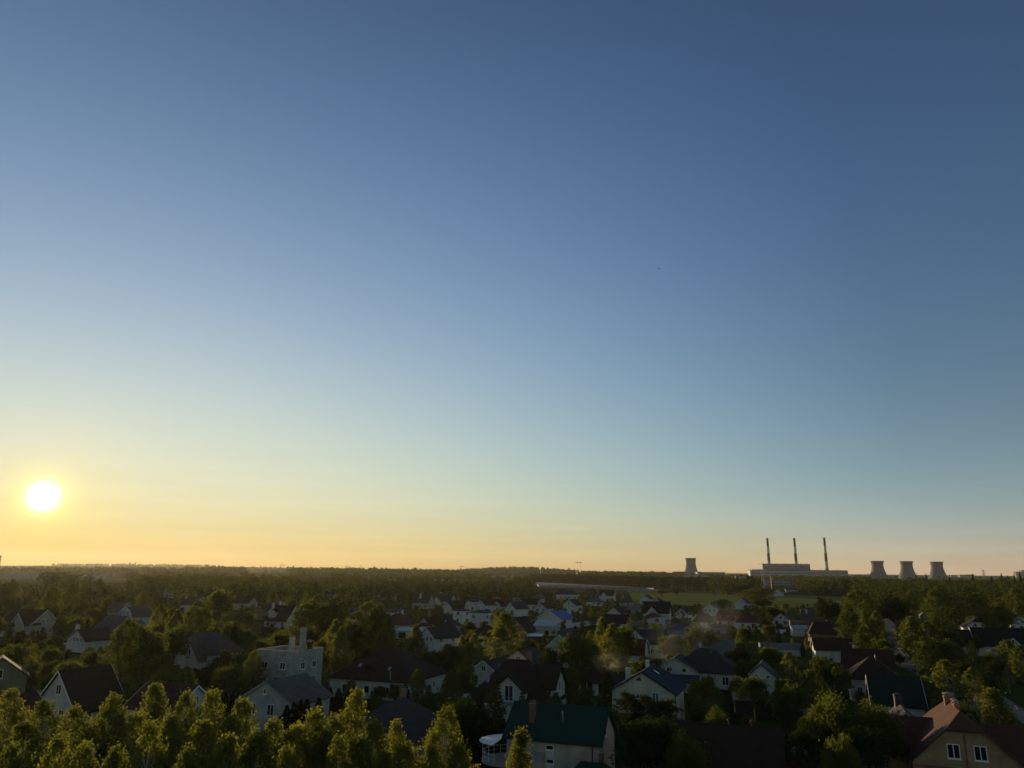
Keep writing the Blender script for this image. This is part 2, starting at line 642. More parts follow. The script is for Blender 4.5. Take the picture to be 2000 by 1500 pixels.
def skylight(roof, x, y, W, h, rh, side, w=0.7, l=1.1, T=None, t=0.2, glassm='sky_glass'):
    """window lying in the slope, side -1 for the -y slope; y = distance of its middle from the ridge"""
    s = rh / (W / 2)
    ang = math.atan(s)
    m = MB()
    z = h + rh + t - y * s
    base = Matrix.Translation((x, side * y, z + 0.03)) @ Matrix.Rotation(-side * ang, 4, 'X')
    m.T = (T @ base) if T is not None else base
    m.box((-w / 2, -l / 2, -0.02), (w / 2, l / 2, 0.05))
    o = m.build('skylight', 'dark_metal', roof)
    g = MB()
    g.T = m.T
    g.box((-w / 2 + 0.07, -l / 2 + 0.07, 0.03), (w / 2 - 0.07, l / 2 - 0.07, 0.056))
    g.build('pane', glassm, o)


def H(short, label, anchor, lp=(0, 0), yaw=-21.0, L=10, W=8, h=3.2, rh=3.0, kind='gable', wall='white_plaster', roof='brown_tiles',
      trim='white_paint', ov=0.4, wings=(), wins=None, auto=True, chim=(), sky=(), near=False, cat='house', name='house', group=None,
      clip=0.35, rl=None, protect=True, attic=True, chimat='red_brick'):
    """anchor = (u, v, z): the spot of the photograph where the house's local point lp, z metres up, stands"""
    P = at(*anchor)
    a = R(yaw)
    ca, sa = math.cos(a), math.sin(a)
    loc = Vector((P.x - (ca * lp[0] - sa * lp[1]), P.y - (sa * lp[0] + ca * lp[1]), 0))
    root = empty(name, loc, a)
    tag(root, label, cat, group)
    wm, rm, tm = MB(), MB(), []
    block(wm, rm, tm, L, W, h, rh, kind, ov, None, clip, rl)
    for wg in wings:
        T = Matrix.Translation((wg['o'][0], wg['o'][1], 0)) @ Matrix.Rotation(R(wg.get('r', 0)), 4, 'Z')
        block(wm, rm, tm, wg['L'], wg['W'], wg['h'], wg['rh'], wg.get('kind', 'gable'), wg.get('ov', 0.35), T, wg.get('clip', 0.35),
              wg.get('rl'), wg.get('z0', 0.0))
    wo = wm.build('wall', wall, root)
    ro = rm.build('roof', roof, root)
    if trim:
        for q in tm:
            q.build('verge_board' if kind != 'flat' else 'coping', trim, root)
    top = h + rh

    def seen(face):
        n = {'f': (0, -1), 'b': (0, 1), 'l': (-1, 0), 'r': (1, 0)}[face]
        c = face_pt(face, L, W, 0, 0, 0)
        nx, ny = ca * n[0] - sa * n[1], sa * n[0] + ca * n[1]
        wx, wy = loc.x + ca * c[0] - sa * c[1], loc.y + sa * c[0] + ca * c[1]
        return (nx * -wx + ny * -wy) > 0
    if wins is None and auto:
        rnd = random.Random(hash(short) % 1000 if False else sum(ord(c) for c in short))
        for fc in 'flbr':
            if not seen(fc):
                continue
            ln = L if fc in 'fb' else W
            n = max(1, int(ln / 3.4))
            for st in range(max(1, int((h + 0.3) / 2.9))):
                for k in range(n):
                    s = (k + 0.5 - n / 2) * ln / n + rnd.uniform(-0.25, 0.25)
                    if rnd.random() < 0.12:
                        continue
                    wd = rnd.choice((1.2, 1.4, 1.7))
                    window(root, fc, L, W, s, 0.95 + st * 2.85, wd, 1.5, near=near, div=1 if wd < 1.4 else 2)
            if fc in 'lr' and attic and kind in ('gable', 'gambrel', 'clip') and rh > 2.4:
                if rh > 3.4:
                    for s in (-0.75, 0.75):
                        window(root, fc, L, W, s, h + 0.55, 0.9, 1.2, near=near, div=0)
                else:
                    window(root, fc, L, W, 0, h + 0.55, 1.1, 1.1, near=near, div=1)
    if wins:
        for w in wins:
            w = dict(w)
            i = w.pop('wing', None)
            LL, WW, T = L, W, None
            if i is not None:
                wg = wings[i]
                LL, WW = wg['L'], wg['W']
                T = Matrix.Translation((wg['o'][0], wg['o'][1], 0)) @ Matrix.Rotation(R(wg.get('r', 0)), 4, 'Z')
            window(root, w.pop('face'), LL, WW, w.pop('s'), w.pop('z'), w.pop('w'), w.pop('h'), T=T, near=near, **w)
    for c in chim:
        c = dict(c)
        chimney(ro, c['x'], c['y'], c.get('z0', h), c['z'], c.get('w', 0.7), c.get('d', 0.55), c.get('mat', chimat), cap=c.get('cap', 'dark_metal'))
    for s_ in sky:
        skylight(ro, s_[0], s_[1], W, h, rh, s_[2])
    # bookkeeping for the planting
    corners = [(x, y, z) for x in (-L / 2, L / 2) for y in (-W / 2, W / 2) for z in (h * 0.35, h)] + [(-L / 2, 0, top), (L / 2, 0, top)]
    for wg in wings:
        T = Matrix.Translation((wg['o'][0], wg['o'][1], 0)) @ Matrix.Rotation(R(wg.get('r', 0)), 4, 'Z')
        for x in (-wg['L'] / 2, wg['L'] / 2):
            for y in (-wg['W'] / 2, wg['W'] / 2):
                q = T @ Vector((x, y, 0))
                corners.append((q.x, q.y, wg['h'] * 0.4))
    pts = [px((loc.x + ca * x - sa * y, loc.y + sa * x + ca * y, z)) for x, y, z in corners]
    HOUSES.append(dict(pos=loc, rad=max(L, W) / 2, L=L, W=W, yaw=a, short=short, D=loc.y,
                       rect=(min(p[0] for p in pts), min(p[1] for p in pts), max(p[0] for p in pts), max(p[1] for p in pts)), protect=protect, root=root))
    return root, wo, ro


def part(root, name, mat, fn, parent=None):
    m = MB()
    fn(m)
    return m.build(name, mat, parent or root)


# ------------------------------------------------------------------ the near houses
W_ = lambda face, s, z, w, h, **k: dict(face=face, s=s, z=z, w=w, h=h, **k)

# green roof, bottom centre
gh, gw, gr = H('green-roofed house', 'cream brick house with dark green metal roof and one brick chimney', (1005, 1368, 9.0), (-5.75, 0),
               -21, 10.7, 7.0, 5.9, 2.9, 'gable', 'cream_brick', 'green_metal', 'green_metal', 0.4, near=True,
               wins=[W_('f', -0.24, 4.75, 0.95, 0.55, div=0), W_('f', -0.24, 3.35, 0.95, 0.55, div=0), W_('f', -0.24, 1.95, 0.95, 0.55, div=0),
                     W_('f', 2.9, 1.0, 1.3, 1.4), W_('f', -3.6, 1.0, 1.3, 1.4), W_('r', -0.6, 6.1, 0.7, 0.8, div=0)],
               wings=[dict(o=(5.1, -5.2), L=5.6, W=4.2, h=2.5, rh=1.7, kind='hip', rl=2.6, ov=0.5)],
               chim=[dict(x=-2.85, y=-1.9, z0=6.6, z=9.2, w=0.6, d=0.6)])
for z_ in (3.98, 2.58):
    part(gh, 'stair_panel', 'panel_white', lambda m: fbox(m, 'f', 10.7, 7.0, -0.70, 0.22, -0.02, 0.03, z_, z_ + 0.68))
for s_ in (-1.95, -1.35):
    m = MB()
    T0 = Matrix.Translation((s_, -3.5 - 0.32, 4.15 - (s_ + 1.95) * 0.1)) @ Matrix.Rotation(R(72), 4, 'X')
    m.T = T0
    m.lathe([(0.02, 0.0), (0.2, 0.02), (0.36, 0.07), (0.44, 0.12)], 16, cap=False)
    m.T = None
    m.tube((s_, -3.5, 4.0), (s_, -3.8, 4.12), 0.03, n=5)
    m.build('satellite_dish', 'grey_paint', gh)
part(gr, 'vent_pipe', 'grey_paint', lambda m: (m.tube((0.7, -1.7, 7.2), (0.7, -1.7, 8.4), 0.07, n=8), m.tube((0.7, -1.7, 8.4), (0.7, -1.7, 8.55), 0.13, 0.05, n=8)))
part(gh, 'downpipe', 'dark_metal', lambda m: (m.tube((4.6, -3.58, 5.6), (4.6, -3.58, 2.4), 0.06, n=6), m.tube((4.6, -3.9, 5.95), (4.6, -3.58, 5.6), 0.06, n=6)))
part(gh, 'gutter', 'dark_metal', lambda m: m.box((-5.7, -3.98, 5.58), (5.7, -3.86, 5.69)))
part(gh, 'annex_chimney', 'red_brick', lambda m: m.box((5.4, -3.95, 3.2), (5.85, -3.52, 4.9)))
part(gh, 'ladder', 'dark_metal', lambda m: ([m.tube((x, -3.75, 0.2), (x, -3.6, 3.2), 0.035, n=5) for x in (1.75, 2.2)],
                                          [m.tube((1.75, -3.68, z), (2.2, -3.68, z), 0.025, n=5) for z in (0.6, 1.0, 1.4, 1.8, 2.2, 2.6, 3.0)]))


def awning(m):
    c = (-6.5, -0.3)
    n = 8
    V = [(c[0], c[1], 5.35)]
    for k in range(n + 1):
        t = R(95 + 165 * k / n)
        V.append((c[0] + 3.3 * math.cos(t), c[1] + 3.3 * math.sin(t), 4.7))
    m.slab(V, [(0, k + 1, k + 2) for k in range(n)], 0.06)


bal = part(gh, 'balcony', 'grey_plaster', lambda m: m.lathe([(0.05, 2.45), (3.0, 2.45), (3.0, 2.7), (0.05, 2.7)], 24, (-6.5, -0.3)))
part(bal, 'awning', 'white_paint', awning)


def rail(m):
    for k in range(11):
        t = R(95 + 165 * k / 10)
        x, y = -6.5 + 2.9 * math.cos(t), -0.3 + 2.9 * math.sin(t)
        m.tube((x, y, 2.7), (x, y, 3.65 if k % 3 else 4.7), 0.03, n=5)
        if k:
            m.tube((x0, y0, 3.6), (x, y, 3.6), 0.035, n=5)
            m.tube((x0, y0, 3.15), (x, y, 3.15), 0.02, n=5)
        x0, y0 = x, y


part(bal, 'railing', 'white_paint', rail)

# blue roof, cream gable
bh, bw_, br = H('blue-roofed house', 'cream house with dark blue metal roof and a tall glazed balcony door in its gable', (1253, 1311, 9.0), (-5.3, 0),
                69.5, 9.8, 9.6, 6.0, 2.8, 'gable', 'cream_plaster', 'blue_metal', 'blue_metal', 0.4, near=True,
                wins=[W_('l', 1.95, 4.0, 1.05, 2.0, pane='curtained_glass'), W_('l', -0.75, 5.0, 0.5, 0.65, div=0), W_('l', -2.1, 5.1, 0.35, 0.5, div=0),
                      W_('l', 0.42, 4.4, 0.32, 1.5, div=0), W_('l', -1.6, 1.0, 1.4, 1.4), W_('l', 2.0, 0.9, 1.6, 1.5), W_('f', 0.5, 1.2, 1.2, 1.4), W_('f', -2.6, 3.9, 0.8, 1.0, div=0)],
                chim=[dict(x=1.2, y=0.25, z0=8.3, z=10.0, w=0.6, d=0.5, mat='white_plaster'), dict(x=-2.2, y=2.75, z0=6.9, z=9.1, w=0.55, d=0.75, mat='white_plaster')],
                sky=[(0.4, 1.3, -1)])
part(bh, 'vent', 'dark_wood', lambda m: m.prism_x([(0.15, 7.55), (1.2, 7.55), (0.35, 8.1)], -4.95, -4.86))
part(bh, 'downpipe', 'dark_metal', lambda m: (m.tube((-4.5, -4.88, 5.4), (-4.5, -4.88, 0.3), 0.06, n=6), m.tube((-4.6, -5.2, 5.75), (-4.5, -4.88, 5.4), 0.06, n=6)))
part(bh, 'gutter', 'dark_metal', lambda m: m.box((-5.2, -5.30, 5.66), (5.2, -5.20, 5.76)))

# big brown hipped house with cross gables
n3, _, n3r = H('brown cross-gabled house', 'large white house with dark brown hipped roof, balcony gable in front and right wing', (1020, 1288, 9.0), (0.7, 0),
               -21, 13.6, 11.0, 3.3, 5.5, 'hip', 'white_plaster', 'brown_tiles', 'brown_tiles', 0.6, rl=3.8, near=True,
               wings=[dict(o=(0.9, -3.9), r=90, L=5.8, W=5.0, h=5.0, rh=2.2, ov=0.5), dict(o=(4.4, 0.8), L=5.4, W=6.4, h=5.2, rh=2.9, ov=0.5)],
               wins=[W_('l', 0.0, 3.3, 1.5, 2.4, wing=0), W_('r', 0.2, 4.2, 0.7, 1.6, wing=1, div=0), W_('r', 0.2, 0.8, 1.1, 1.6, wing=1),
                     W_('f', -5.2, 0.9, 1.8, 1.3), W_('f', 5.0, 0.9, 1.4, 1.4), W_('f', 2.0, 3.9, 0.7, 1.0, wing=1, div=0)],
               chim=[dict(x=1.5, y=1.2, z0=7.0, z=10.1, w=0.8, d=0.6), dict(x=-4.2, y=1.4, z0=5.5, z=7.6, w=0.5, d=0.5)], sky=[(-4.3, 3.2, -1)])
part(n3, 'balcony', 'concrete', lambda m: (m.box((-0.2, -7.7, 2.95), (2.0, -6.82, 3.12)), [m.tube((x, -7.65, 3.1), (x, -7.65, 4.0), 0.03, n=5) for x in (-0.15, 0.4, 0.9, 1.4, 1.95)],
                                       m.tube((-0.15, -7.65, 4.0), (1.95, -7.65, 4.0), 0.04, n=5)))
part(n3, 'downpipe', 'dark_metal', lambda m: m.tube((4.9, -5.6, 3.0), (4.9, -5.6, 0.2), 0.06, n=6))
part(n3, 'satellite_dish', 'dark_metal', lambda m: m.lathe([(0.02, 4.2), (0.3, 4.25), (0.45, 4.35)], 14, (7.5, -2.3), cap=False))
part(n3, 'carport_roof', 'white_paint', lambda m: m.slab([(-12.4, -3.2, 2.3), (-8.2, -3.6, 2.9), (-8.2, 1.8, 2.9), (-12.4, 2.2, 2.3)], [(0, 1, 2, 3)], 0.1))

# brown gazebo house behind it
H('pillared brown-roofed house', 'low house with brown hipped roof on white pillars, behind the blue-roofed house', (1172, 1303, 5.0), (0, 0), -21, 7.6, 6.6, 2.7, 2.2, 'hip',
  'white_plaster', 'brown_tiles', None, 0.6, rl=2.2, near=True, wins=[W_('f', -1.9, 0.25, 2.6, 2.2, div=1), W_('f', 1.6, 0.25, 2.6, 2.2, div=1)],
  chim=[dict(x=1.9, y=-0.9, z0=3.8, z=5.9, w=0.5, d=0.5, mat='dark_metal')])

# big hip with skylights
n5, _, n5r = H('skylit hipped house', 'white house under a large dark brown hipped roof with four skylights and an eyebrow dormer', (800, 1334, 3.45), (9.2, -8.5),
               -21, 17.4, 16.0, 3.6, 5.0, 'hip', 'white_plaster', 'brown_tiles', None, 0.5, rl=1.6, near=True,
               wins=[W_('f', -4.4, 0.15, 2.5, 2.3, div=0), W_('f', -0.2, 1.0, 1.2, 1.4, div=0), W_('f', 3.9, 1.0, 1.5, 1.4), W_('r', 2.6, 1.2, 0.8, 1.2, div=0), W_('r', -1.5, 1.2, 1.2, 1.2)],
               sky=[(-3.6, 5.2, -1), (3.2, 5.6, -1)])
part(n5, 'door', 'dark_wood', lambda m: fbox(m, 'f', 17.4, 16.0, 1.4, 2.35, -0.02, 0.04, 0.05, 2.2))
part(n5, 'downpipe', 'dark_metal', lambda m: m.tube((-8.5, -8.06, 3.3), (-8.5, -8.06, 0.2), 0.06, n=6))


def eyebrow(m):
    n = 9
    V = []
    for k in range(n + 1):
        t = PI * k / n
        V += [(-1.3 + 1.5 * math.cos(t), -6.1, 5.0 + 0.95 * math.sin(t)), (-1.3 + 1.0 * math.cos(t), -3.4, 6.6 + 0.3 * math.sin(t))]
    m.slab(V, [(2 * k, 2 * k + 1, 2 * k + 3, 2 * k + 2) for k in range(n)], 0.12)


eb = part(n5r, 'eyebrow_dormer', 'brown_tiles', eyebrow)
part(eb, 'dormer_glass', 'window_glass', lambda m: m.prism_x([(-5.95, 4.75), (-5.87, 4.75), (-5.87, 5.6), (-5.95, 5.6)], -2.1, -0.5))
for y_ in (-2.2, 1.2):
    m = MB()
    m.T = Matrix.Translation((5.2, y_, 5.75)) @ Matrix.Rotation(R(32), 4, 'Y')
    m.box((-0.6, -0.35, 0), (0.6, 0.35, 0.1))
    m.build('skylight', 'sky_glass', n5r)

# unfinished grey block
n6, _, n6r = H('flat grey block', 'three-storey unfinished grey block building with flat roof and two tall chimneys', (581, 1273, 9.0), (4.55, -4.1), -21, 9.1, 8.2, 9.0, 0.9, 'flat',
               'grey_block', 'felt', 'concrete', 0.3, near=True, name='block_building', cat='building', chim=(),
               wins=[W_('f', -2.55, 5.75, 1.3, 1.25), W_('f', 1.5, 5.75, 1.3, 1.25), W_('r', -2.2, 5.75, 1.3, 1.25), W_('r', 1.3, 5.75, 1.3, 1.25),
                     W_('f', -2.55, 3.05, 1.3, 1.25), W_('f', 0.7, 3.05, 1.6, 1.25, frame='dark_metal'), W_('r', 1.3, 3.05, 1.3, 1.25), W_('f', -2.55, 0.6, 1.3, 1.25)])
chimney(n6r, -0.6, 1.0, 8.1, 11.0, 0.95, 0.6, 'pale_block', cap='concrete')
chimney(n6r, 2.3, 0.4, 8.1, 12.6, 0.95, 0.8, 'grey_block', cap='concrete')
chimney(n6r, 3.3, 1.3, 8.1, 10.3, 0.8, 0.7, 'dark_wood', cap='concrete')

# pale gable house in front of it
n7, _, _ = H('pale gable house', 'pale block house with grey roof, its gable with small attic window, beside dark thujas', (517, 1330, 8.0), (-5.1, 0), 70, 9.4, 9.8, 4.9, 2.85, 'gable', 'pale_block', 'grey_slate',
             'grey_paint', 0.4, near=True, wins=[W_('l', 1.1, 3.3, 1.2, 1.55), W_('l', -2.1, 3.3, 1.2, 1.55), W_('l', -0.1, 6.15, 0.5, 0.75, div=0), W_('l', 1.2, 0.7, 1.2, 1.4), W_('f', 0, 2.2, 1.2, 1.3)])
part(n7, 'string_course', 'concrete', lambda m: m.box((-4.76, -4.9, 2.45), (-4.703, 4.9, 2.6)))
part(n7, 'satellite_dish', 'grey_paint', lambda m: (setattr(m, 'T', Matrix.Translation((-4.95, -0.5, 5.6)) @ Matrix.Rotation(R(-80), 4, 'Y')), m.lathe([(0.02, 0.0), (0.25, 0.04), (0.42, 0.12)], 14, cap=False)))

# dark slate hip roof among the birches
H('slate hipped house', 'house with broad dark slate hipped roof and brick chimney, rising behind the foreground birches', (755, 1372, 7.0), (-2.5, 0), 70, 15, 11, 3.0, 3.8, 'hip', 'grey_plaster', 'slate_tiles', None, 0.5, rl=5,
  near=True, wins=[W_('f', 0, 1.0, 1.3, 1.3), W_('f', -4.5, 1.0, 1.3, 1.3)], chim=[dict(x=2.6, y=0.3, z0=6, z=8.0, w=0.9, d=0.6, mat='orange_brick')])

# steep roofed house left
H('steep dark-roofed house', 'white house with a steep dark roof, pointed gable and white eaves, in the golden haze', (115, 1308, 8.2), (-4.6, 0), 66, 8.4, 9.6, 2.5, 5.4, 'gable', 'white_plaster', 'brown_tiles', 'white_paint', 0.5,
  near=True, wins=[W_('l', 0.1, 4.5, 1.1, 1.5), W_('l', -1.6, 1.0, 1.2, 1.4), W_('l', 1.5, 1.0, 1.2, 1.4), W_('f', -2.2, 0.9, 1.3, 1.3), W_('f', 2.0, 0.9, 1.3, 1.3)])
H('red-brown gabled house', 'low house with red-brown roof and small white gable peeping over the foreground birches', (388, 1338, 7.0), (4.9, 0), -21, 9, 8, 4.0, 2.8, 'gable', 'white_plaster', 'red_brown_tiles', 'white_paint', 0.4,
  near=True, wins=[W_('r', 0.2, 4.1, 0.9, 1.3), W_('f', 1.5, 1.4, 1.3, 1.3)])
H('eaves house at the left edge', 'house cut by the left edge, white eaves board over a grey wall with one window', (25, 1425, 3.1), (0, -4.9), 69, 12, 9, 3.2, 3.3, 'gable', 'grey_plaster', 'red_brown_tiles', 'white_paint', 0.45,
  near=True, wins=[W_('f', 0.3, 1.0, 1.4, 1.4), W_('f', -3.5, 1.0, 1.4, 1.4)])
H('green-walled house', 'dim greenish house gable with one white window, cut by the left edge', (6, 1284, 8.0), (-2.9, 0), 124, 5, 8.4, 4.6, 3.2, 'gable', 'green_plaster', 'black_tiles', 'dark_metal', 0.4, near=True,
  wins=[W_('l', -0.2, 4.4, 1.2, 1.5), W_('l', 2.2, 1.2, 1.2, 1.4)])

# dark brown roof at the bottom
n13, _, n13r = H('dark-tiled house at the bottom', 'house at the bottom edge, broad dark brown tiled roof with mushroom vents', (1323, 1407, 7.4), (-5.7, 0), -21, 10.8, 8.2, 3.5, 3.7, 'gable', 'yellow_brick', 'brown_tiles',
                 'brown_tiles', 0.4, near=True, wins=[W_('f', -3.6, 1.4, 1.1, 1.35, div=0), W_('f', -1.7, 1.4, 2.0, 1.35), W_('f', 0.35, 1.4, 1.1, 1.35, div=0), W_('f', 3.2, 1.4, 1.6, 1.35)])
for x_, y_, z_ in ((-5.0, -1.6, 6.0), (0.15, -0.1, 7.3), (2.6, -0.1, 7.3)):
    part(n13r, 'roof_vent', 'red_brown_tiles', lambda m: (m.tube((x_, y_, z_), (x_, y_, z_ + 0.6), 0.16, n=10), m.lathe([(0.36, z_ + 0.55), (0.30, z_ + 0.68), (0.12, z_ + 0.8)], 12, (x_, y_))))

# brick house, bottom right
n14, _, n14r = H('yellow brick house', 'large yellow brick house with half-hipped brown tiled roof and three brick chimneys, bottom right', (1873, 1388, 9.2), (-3.9, 0), 69, 11.0, 10.8, 4.0, 5.0, 'clip', 'yellow_brick', 'mid_brown_tiles',
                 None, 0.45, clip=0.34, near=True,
                 wings=[dict(o=(1.9, 4.7), r=90, L=5.4, W=5.4, h=3.9, rh=3.3, ov=0.4), dict(o=(2.6, -5.6), r=90, L=9.0, W=7.6, h=3.9, rh=3.0, ov=0.4),
                        dict(o=(3.8, 7.4), L=3.2, W=4.4, h=3.6, rh=1.3, kind='hip', rl=0.4, ov=0.4)],
                 wins=[W_('l', -1.25, 4.5, 1.25, 1.5), W_('l', 1.3, 4.5, 1.25, 1.5), W_('l', -2.4, 0.9, 1.3, 1.5), W_('l', 2.4, 0.9, 1.3, 1.5), W_('f', 0.2, 0.9, 1.2, 1.5), W_('b', -4.2, 1.1, 1.0, 1.6),
                       W_('l', 0.3, 1.0, 1.0, 1.7, wing=2), W_('b', 0.0, 1.0, 1.0, 1.7, wing=2)],
                 chim=[dict(x=2.4, y=0.0, z0=8.2, z=9.9, w=0.75, d=1.0, mat='orange_brick', cap='concrete'), dict(x=0.0, y=-0.2, z0=8.2, z=9.6, w=0.5, d=0.5, mat='orange_brick', cap='concrete'),
                       dict(x=-1.2, y=-0.2, z0=8.2, z=9.6, w=0.5, d=0.5, mat='orange_brick', cap='concrete')])
part(n14, 'downpipe', 'red_brick', lambda m: m.tube((-5.56, 0.05, 7.1), (-5.56, 0.05, 0.2), 0.06, n=8))
part(n14, 'brick_band', 'red_brick', lambda m: (m.box((-5.56, -5.4, 3.35), (-5.503, 5.4, 3.65)), m.box((-5.56, -1.2, 2.4), (-5.503, 0.9, 3.35))))

# green striped roof and its neighbours
H('green tiled house', 'house with broad dark green ribbed roof, its white gable edge catching the sun', (1692, 1317, 7.0), (-4.1, 0), -21, 7.6, 9.6, 3.0, 3.8, 'gable', 'white_plaster', 'dark_green_tiles', 'white_paint', 0.4,
  near=True, wins=[W_('l', 0, 3.4, 1.0, 1.2)])
n16, _, n16r = H('dark pyramid-roofed house', 'house with dark pyramid roof, sunlit on one slope, behind the green ribbed roof', (1701, 1281, 8.0), (0, 0), -21, 9.0, 9.0, 4.4, 3.4, 'hip', 'pink_plaster', 'brown_tiles', None, 0.5, rl=0.4,
                 near=True, wins=[W_('f', -2.8, 1.2, 1.0, 1.5), W_('l', 0.0, 1.4, 1.2, 1.5)])
part(n16r, 'vent_pipe', 'steel', lambda m: (m.tube((0.7, -1.0, 6.9), (0.7, -1.0, 8.3), 0.12, n=8), m.tube((0.7, -1.0, 8.3), (0.7, -1.0, 8.5), 0.22, 0.06, n=8)))
H('wide red-brown roofed house', 'house with wide plain red-brown roof behind the dark pyramid roof', (1641, 1266, 6.6), (-5.6, 0), -21, 10.4, 10.5, 2.8, 3.7, 'gable', 'grey_plaster', 'red_brown_tiles', None, 0.4, near=True, chim=[dict(x=-2.5, y=0.6, z0=5.2, z=7.4, w=0.5, d=0.5, mat='pale_block')])
n18, _, n18r = H('small dark-roofed house', 'small house with grey roof and fat dark chimney, just behind the yellow brick house', (1757, 1374, 6.0), (2.5, 0), 69, 7.5, 6.5, 2.6, 3.2, 'gable', 'dark_wood', 'slate_tiles', 'grey_paint', 0.4, near=True,
                 wings=[dict(o=(0.5, 2.8), r=90, L=5.5, W=5.5, h=2.5, rh=1.6)])
part(n18r, 'chimney', 'dark_metal', lambda m: (m.lathe([(0.48, 4.6), (0.5, 7.0), (0.56, 7.05), (0.56, 7.2), (0.30, 7.35)], 14, (2.6, 0.2))))
part(n18r, 'aerial', 'steel', lambda m: (m.tube((-0.6, -0.1, 5.9), (-0.6, -0.1, 7.4), 0.03, n=5), m.tube((-0.6, -0.5, 7.0), (-0.6, 0.3, 7.0), 0.02, n=5), m.tube((-0.6, -0.35, 7.25), (-0.6, 0.2, 7.25), 0.02, n=5)))

# grey hip complex and the small white house
n19, _, n19r = H('grey hipped bungalow', 'long pale bungalow with grey hipped roof and broad front gable with two small windows', (1377, 1264, 7.8), (0, 0), -21, 13.5, 10.5, 3.4, 4.0, 'hip', 'white_plaster', 'slate_tiles', 'grey_paint', 0.5, rl=3.2,
                 near=True, wings=[dict(o=(-5.6, -3.2), r=90, L=8.5, W=9.2, h=3.4, rh=2.6, ov=0.4), dict(o=(8.6, 1.0), L=4.2, W=5, h=2.6, rh=1.0, kind='hip', rl=0.8)],
                 wins=[W_('l', -1.1, 3.3, 1.1, 0.85, wing=0), W_('l', 1.9, 3.2, 0.9, 0.85, wing=0, div=0), W_('f', 1.4, 0.9, 1.5, 1.5), W_('f', 4.5, 0.8, 1.4, 1.7), W_('f', 0, 0.9, 1.2, 1.2, wing=1)],
                 chim=[dict(x=-1.2, y=1.0, z0=6.0, z=8.6, w=0.4, d=0.4, mat='pale_block', cap='steel')])
part(n19r, 'roof_vent', 'steel', lambda m: m.lathe([(0.2, 6.6), (0.2, 7.1), (0.32, 7.15), (0.1, 7.35)], 10, (1.4, -1.2)))
H('small white gable house', 'small white house with two little dark windows and a sunlit left roof slope', (1486, 1296, 6.2), (-3.6, 0), 69, 6.5, 5.0, 3.9, 2.1, 'gable', 'white_plaster', 'grey_slate', 'dark_metal', 0.35, near=True,
  wins=[W_('l', -1.05, 3.5, 0.75, 0.6, div=0), W_('l', 1.15, 3.4, 0.75, 0.6, div=0), W_('l', 0.0, 5.1, 0.2, 0.2, div=0)])

# two houses at 1225-1290
H('grey-roofed house behind the red gambrel', 'white house with grey roof and triple gable window, behind the red gambrel roof', (1241, 1227, 8.0), (-3.2, -4.6), -21, 9.5, 8.0, 4.0, 3.3, 'gable', 'white_plaster', 'blue_slate', 'grey_paint', 0.4, near=True,
  wings=[dict(o=(-3.2, -2.6), r=90, L=4.4, W=6.6, h=4.3, rh=3.1)], wins=[W_('l', -0.1, 4.6, 1.7, 1.2, wing=0, div=2), W_('f', 1.5, 1.0, 1.3, 1.4), W_('r', 0.0, 1.2, 1.2, 1.4)])
H('red gambrel barn', 'small barn with dark red gambrel roof and white right end', (1240, 1247, 6.0), (0, 0), -21, 6.0, 6.4, 2.5, 3.2, 'gambrel', 'white_plaster', 'red_brown_tiles', 'white_paint', 0.35, near=True, name='barn', cat='barn',
  wins=[W_('r', 0, 3.0, 0.8, 1.0)])
H('grey gable cottage', 'small cottage with grey pitched roof and white gable, just behind the brown cross-gabled roof', (1011, 1270, 6.6), (-4.9, 0), 69, 9, 7.6, 3.7, 2.6, 'gable', 'white_plaster', 'slate_tiles', 'grey_paint', 0.4, near=True)
H('low slate house', 'low house with slate roof left of the grey gable cottage, half hidden by trees', (943, 1289, 5.6), (-4.4, 0), 60, 8, 8, 2.8, 2.5, 'gable', 'cream_plaster', 'slate_tiles', 'white_paint', 0.4, near=True, chim=[dict(x=2.4, y=0.6, z0=4.8, z=6.4, w=0.4, d=0.4)])
H('white house behind the round maple', 'white house with steep gable and one dark window, half hidden by the big round tree', (1092, 1239, 8.0), (-4.4, 0), 69, 8, 7.4, 4.6, 3.2, 'gable', 'white_plaster', 'slate_tiles', 'white_paint', 0.4, near=True,
  wins=[W_('l', 0.1, 4.4, 1.1, 1.5), W_('l', -1.8, 1.2, 1.2, 1.4)])

# ------------------------------------------------------------------ the middle distance
M = H
M('orange brick house', 'orange brick house with steep black roof and white framed windows', (1008, 1205.6, 8.2), (-4.9, 0), 69, 9, 7.6, 3.6, 4.4, 'gable', 'orange_brick', 'black_tiles', 'dark_metal', near=True, wins=[W_('l', 0.0, 4.6, 1.2, 1.2), W_('l', 1.6, 1.1, 1.2, 1.5), W_('l', -1.6, 1.1, 1.2, 1.4)])
M('polythene shelter', 'pale translucent polythene covered shelter beside the orange brick house', (1066, 1216, 4.4), (0, 0), -8, 8.4, 10, 3.4, 1.5, 'shed', 'polythene', 'polythene', None, 0.2, auto=False, name='polythene_shelter', cat='shelter')
M('bright blue roofed workshop', 'workshop with bright blue metal roof and white end wall', (1086, 1190, 6.6), (0, 0), 42, 9, 16, 2.6, 3.4, 'gable', 'white_plaster', 'bright_blue_metal', 'white_paint', 0.5, wins=[W_('l', 1, 0.8, 2.0, 1.6)], name='workshop', cat='workshop')
M('white house with dark green roof', 'tall white house with dark green gable roof above the blue roofed workshop', (1111, 1170, 8.2), (-4.9, 0), 60, 9, 8, 4.9, 3.0, 'gable', 'white_plaster', 'dark_green_tiles', 'grey_paint')
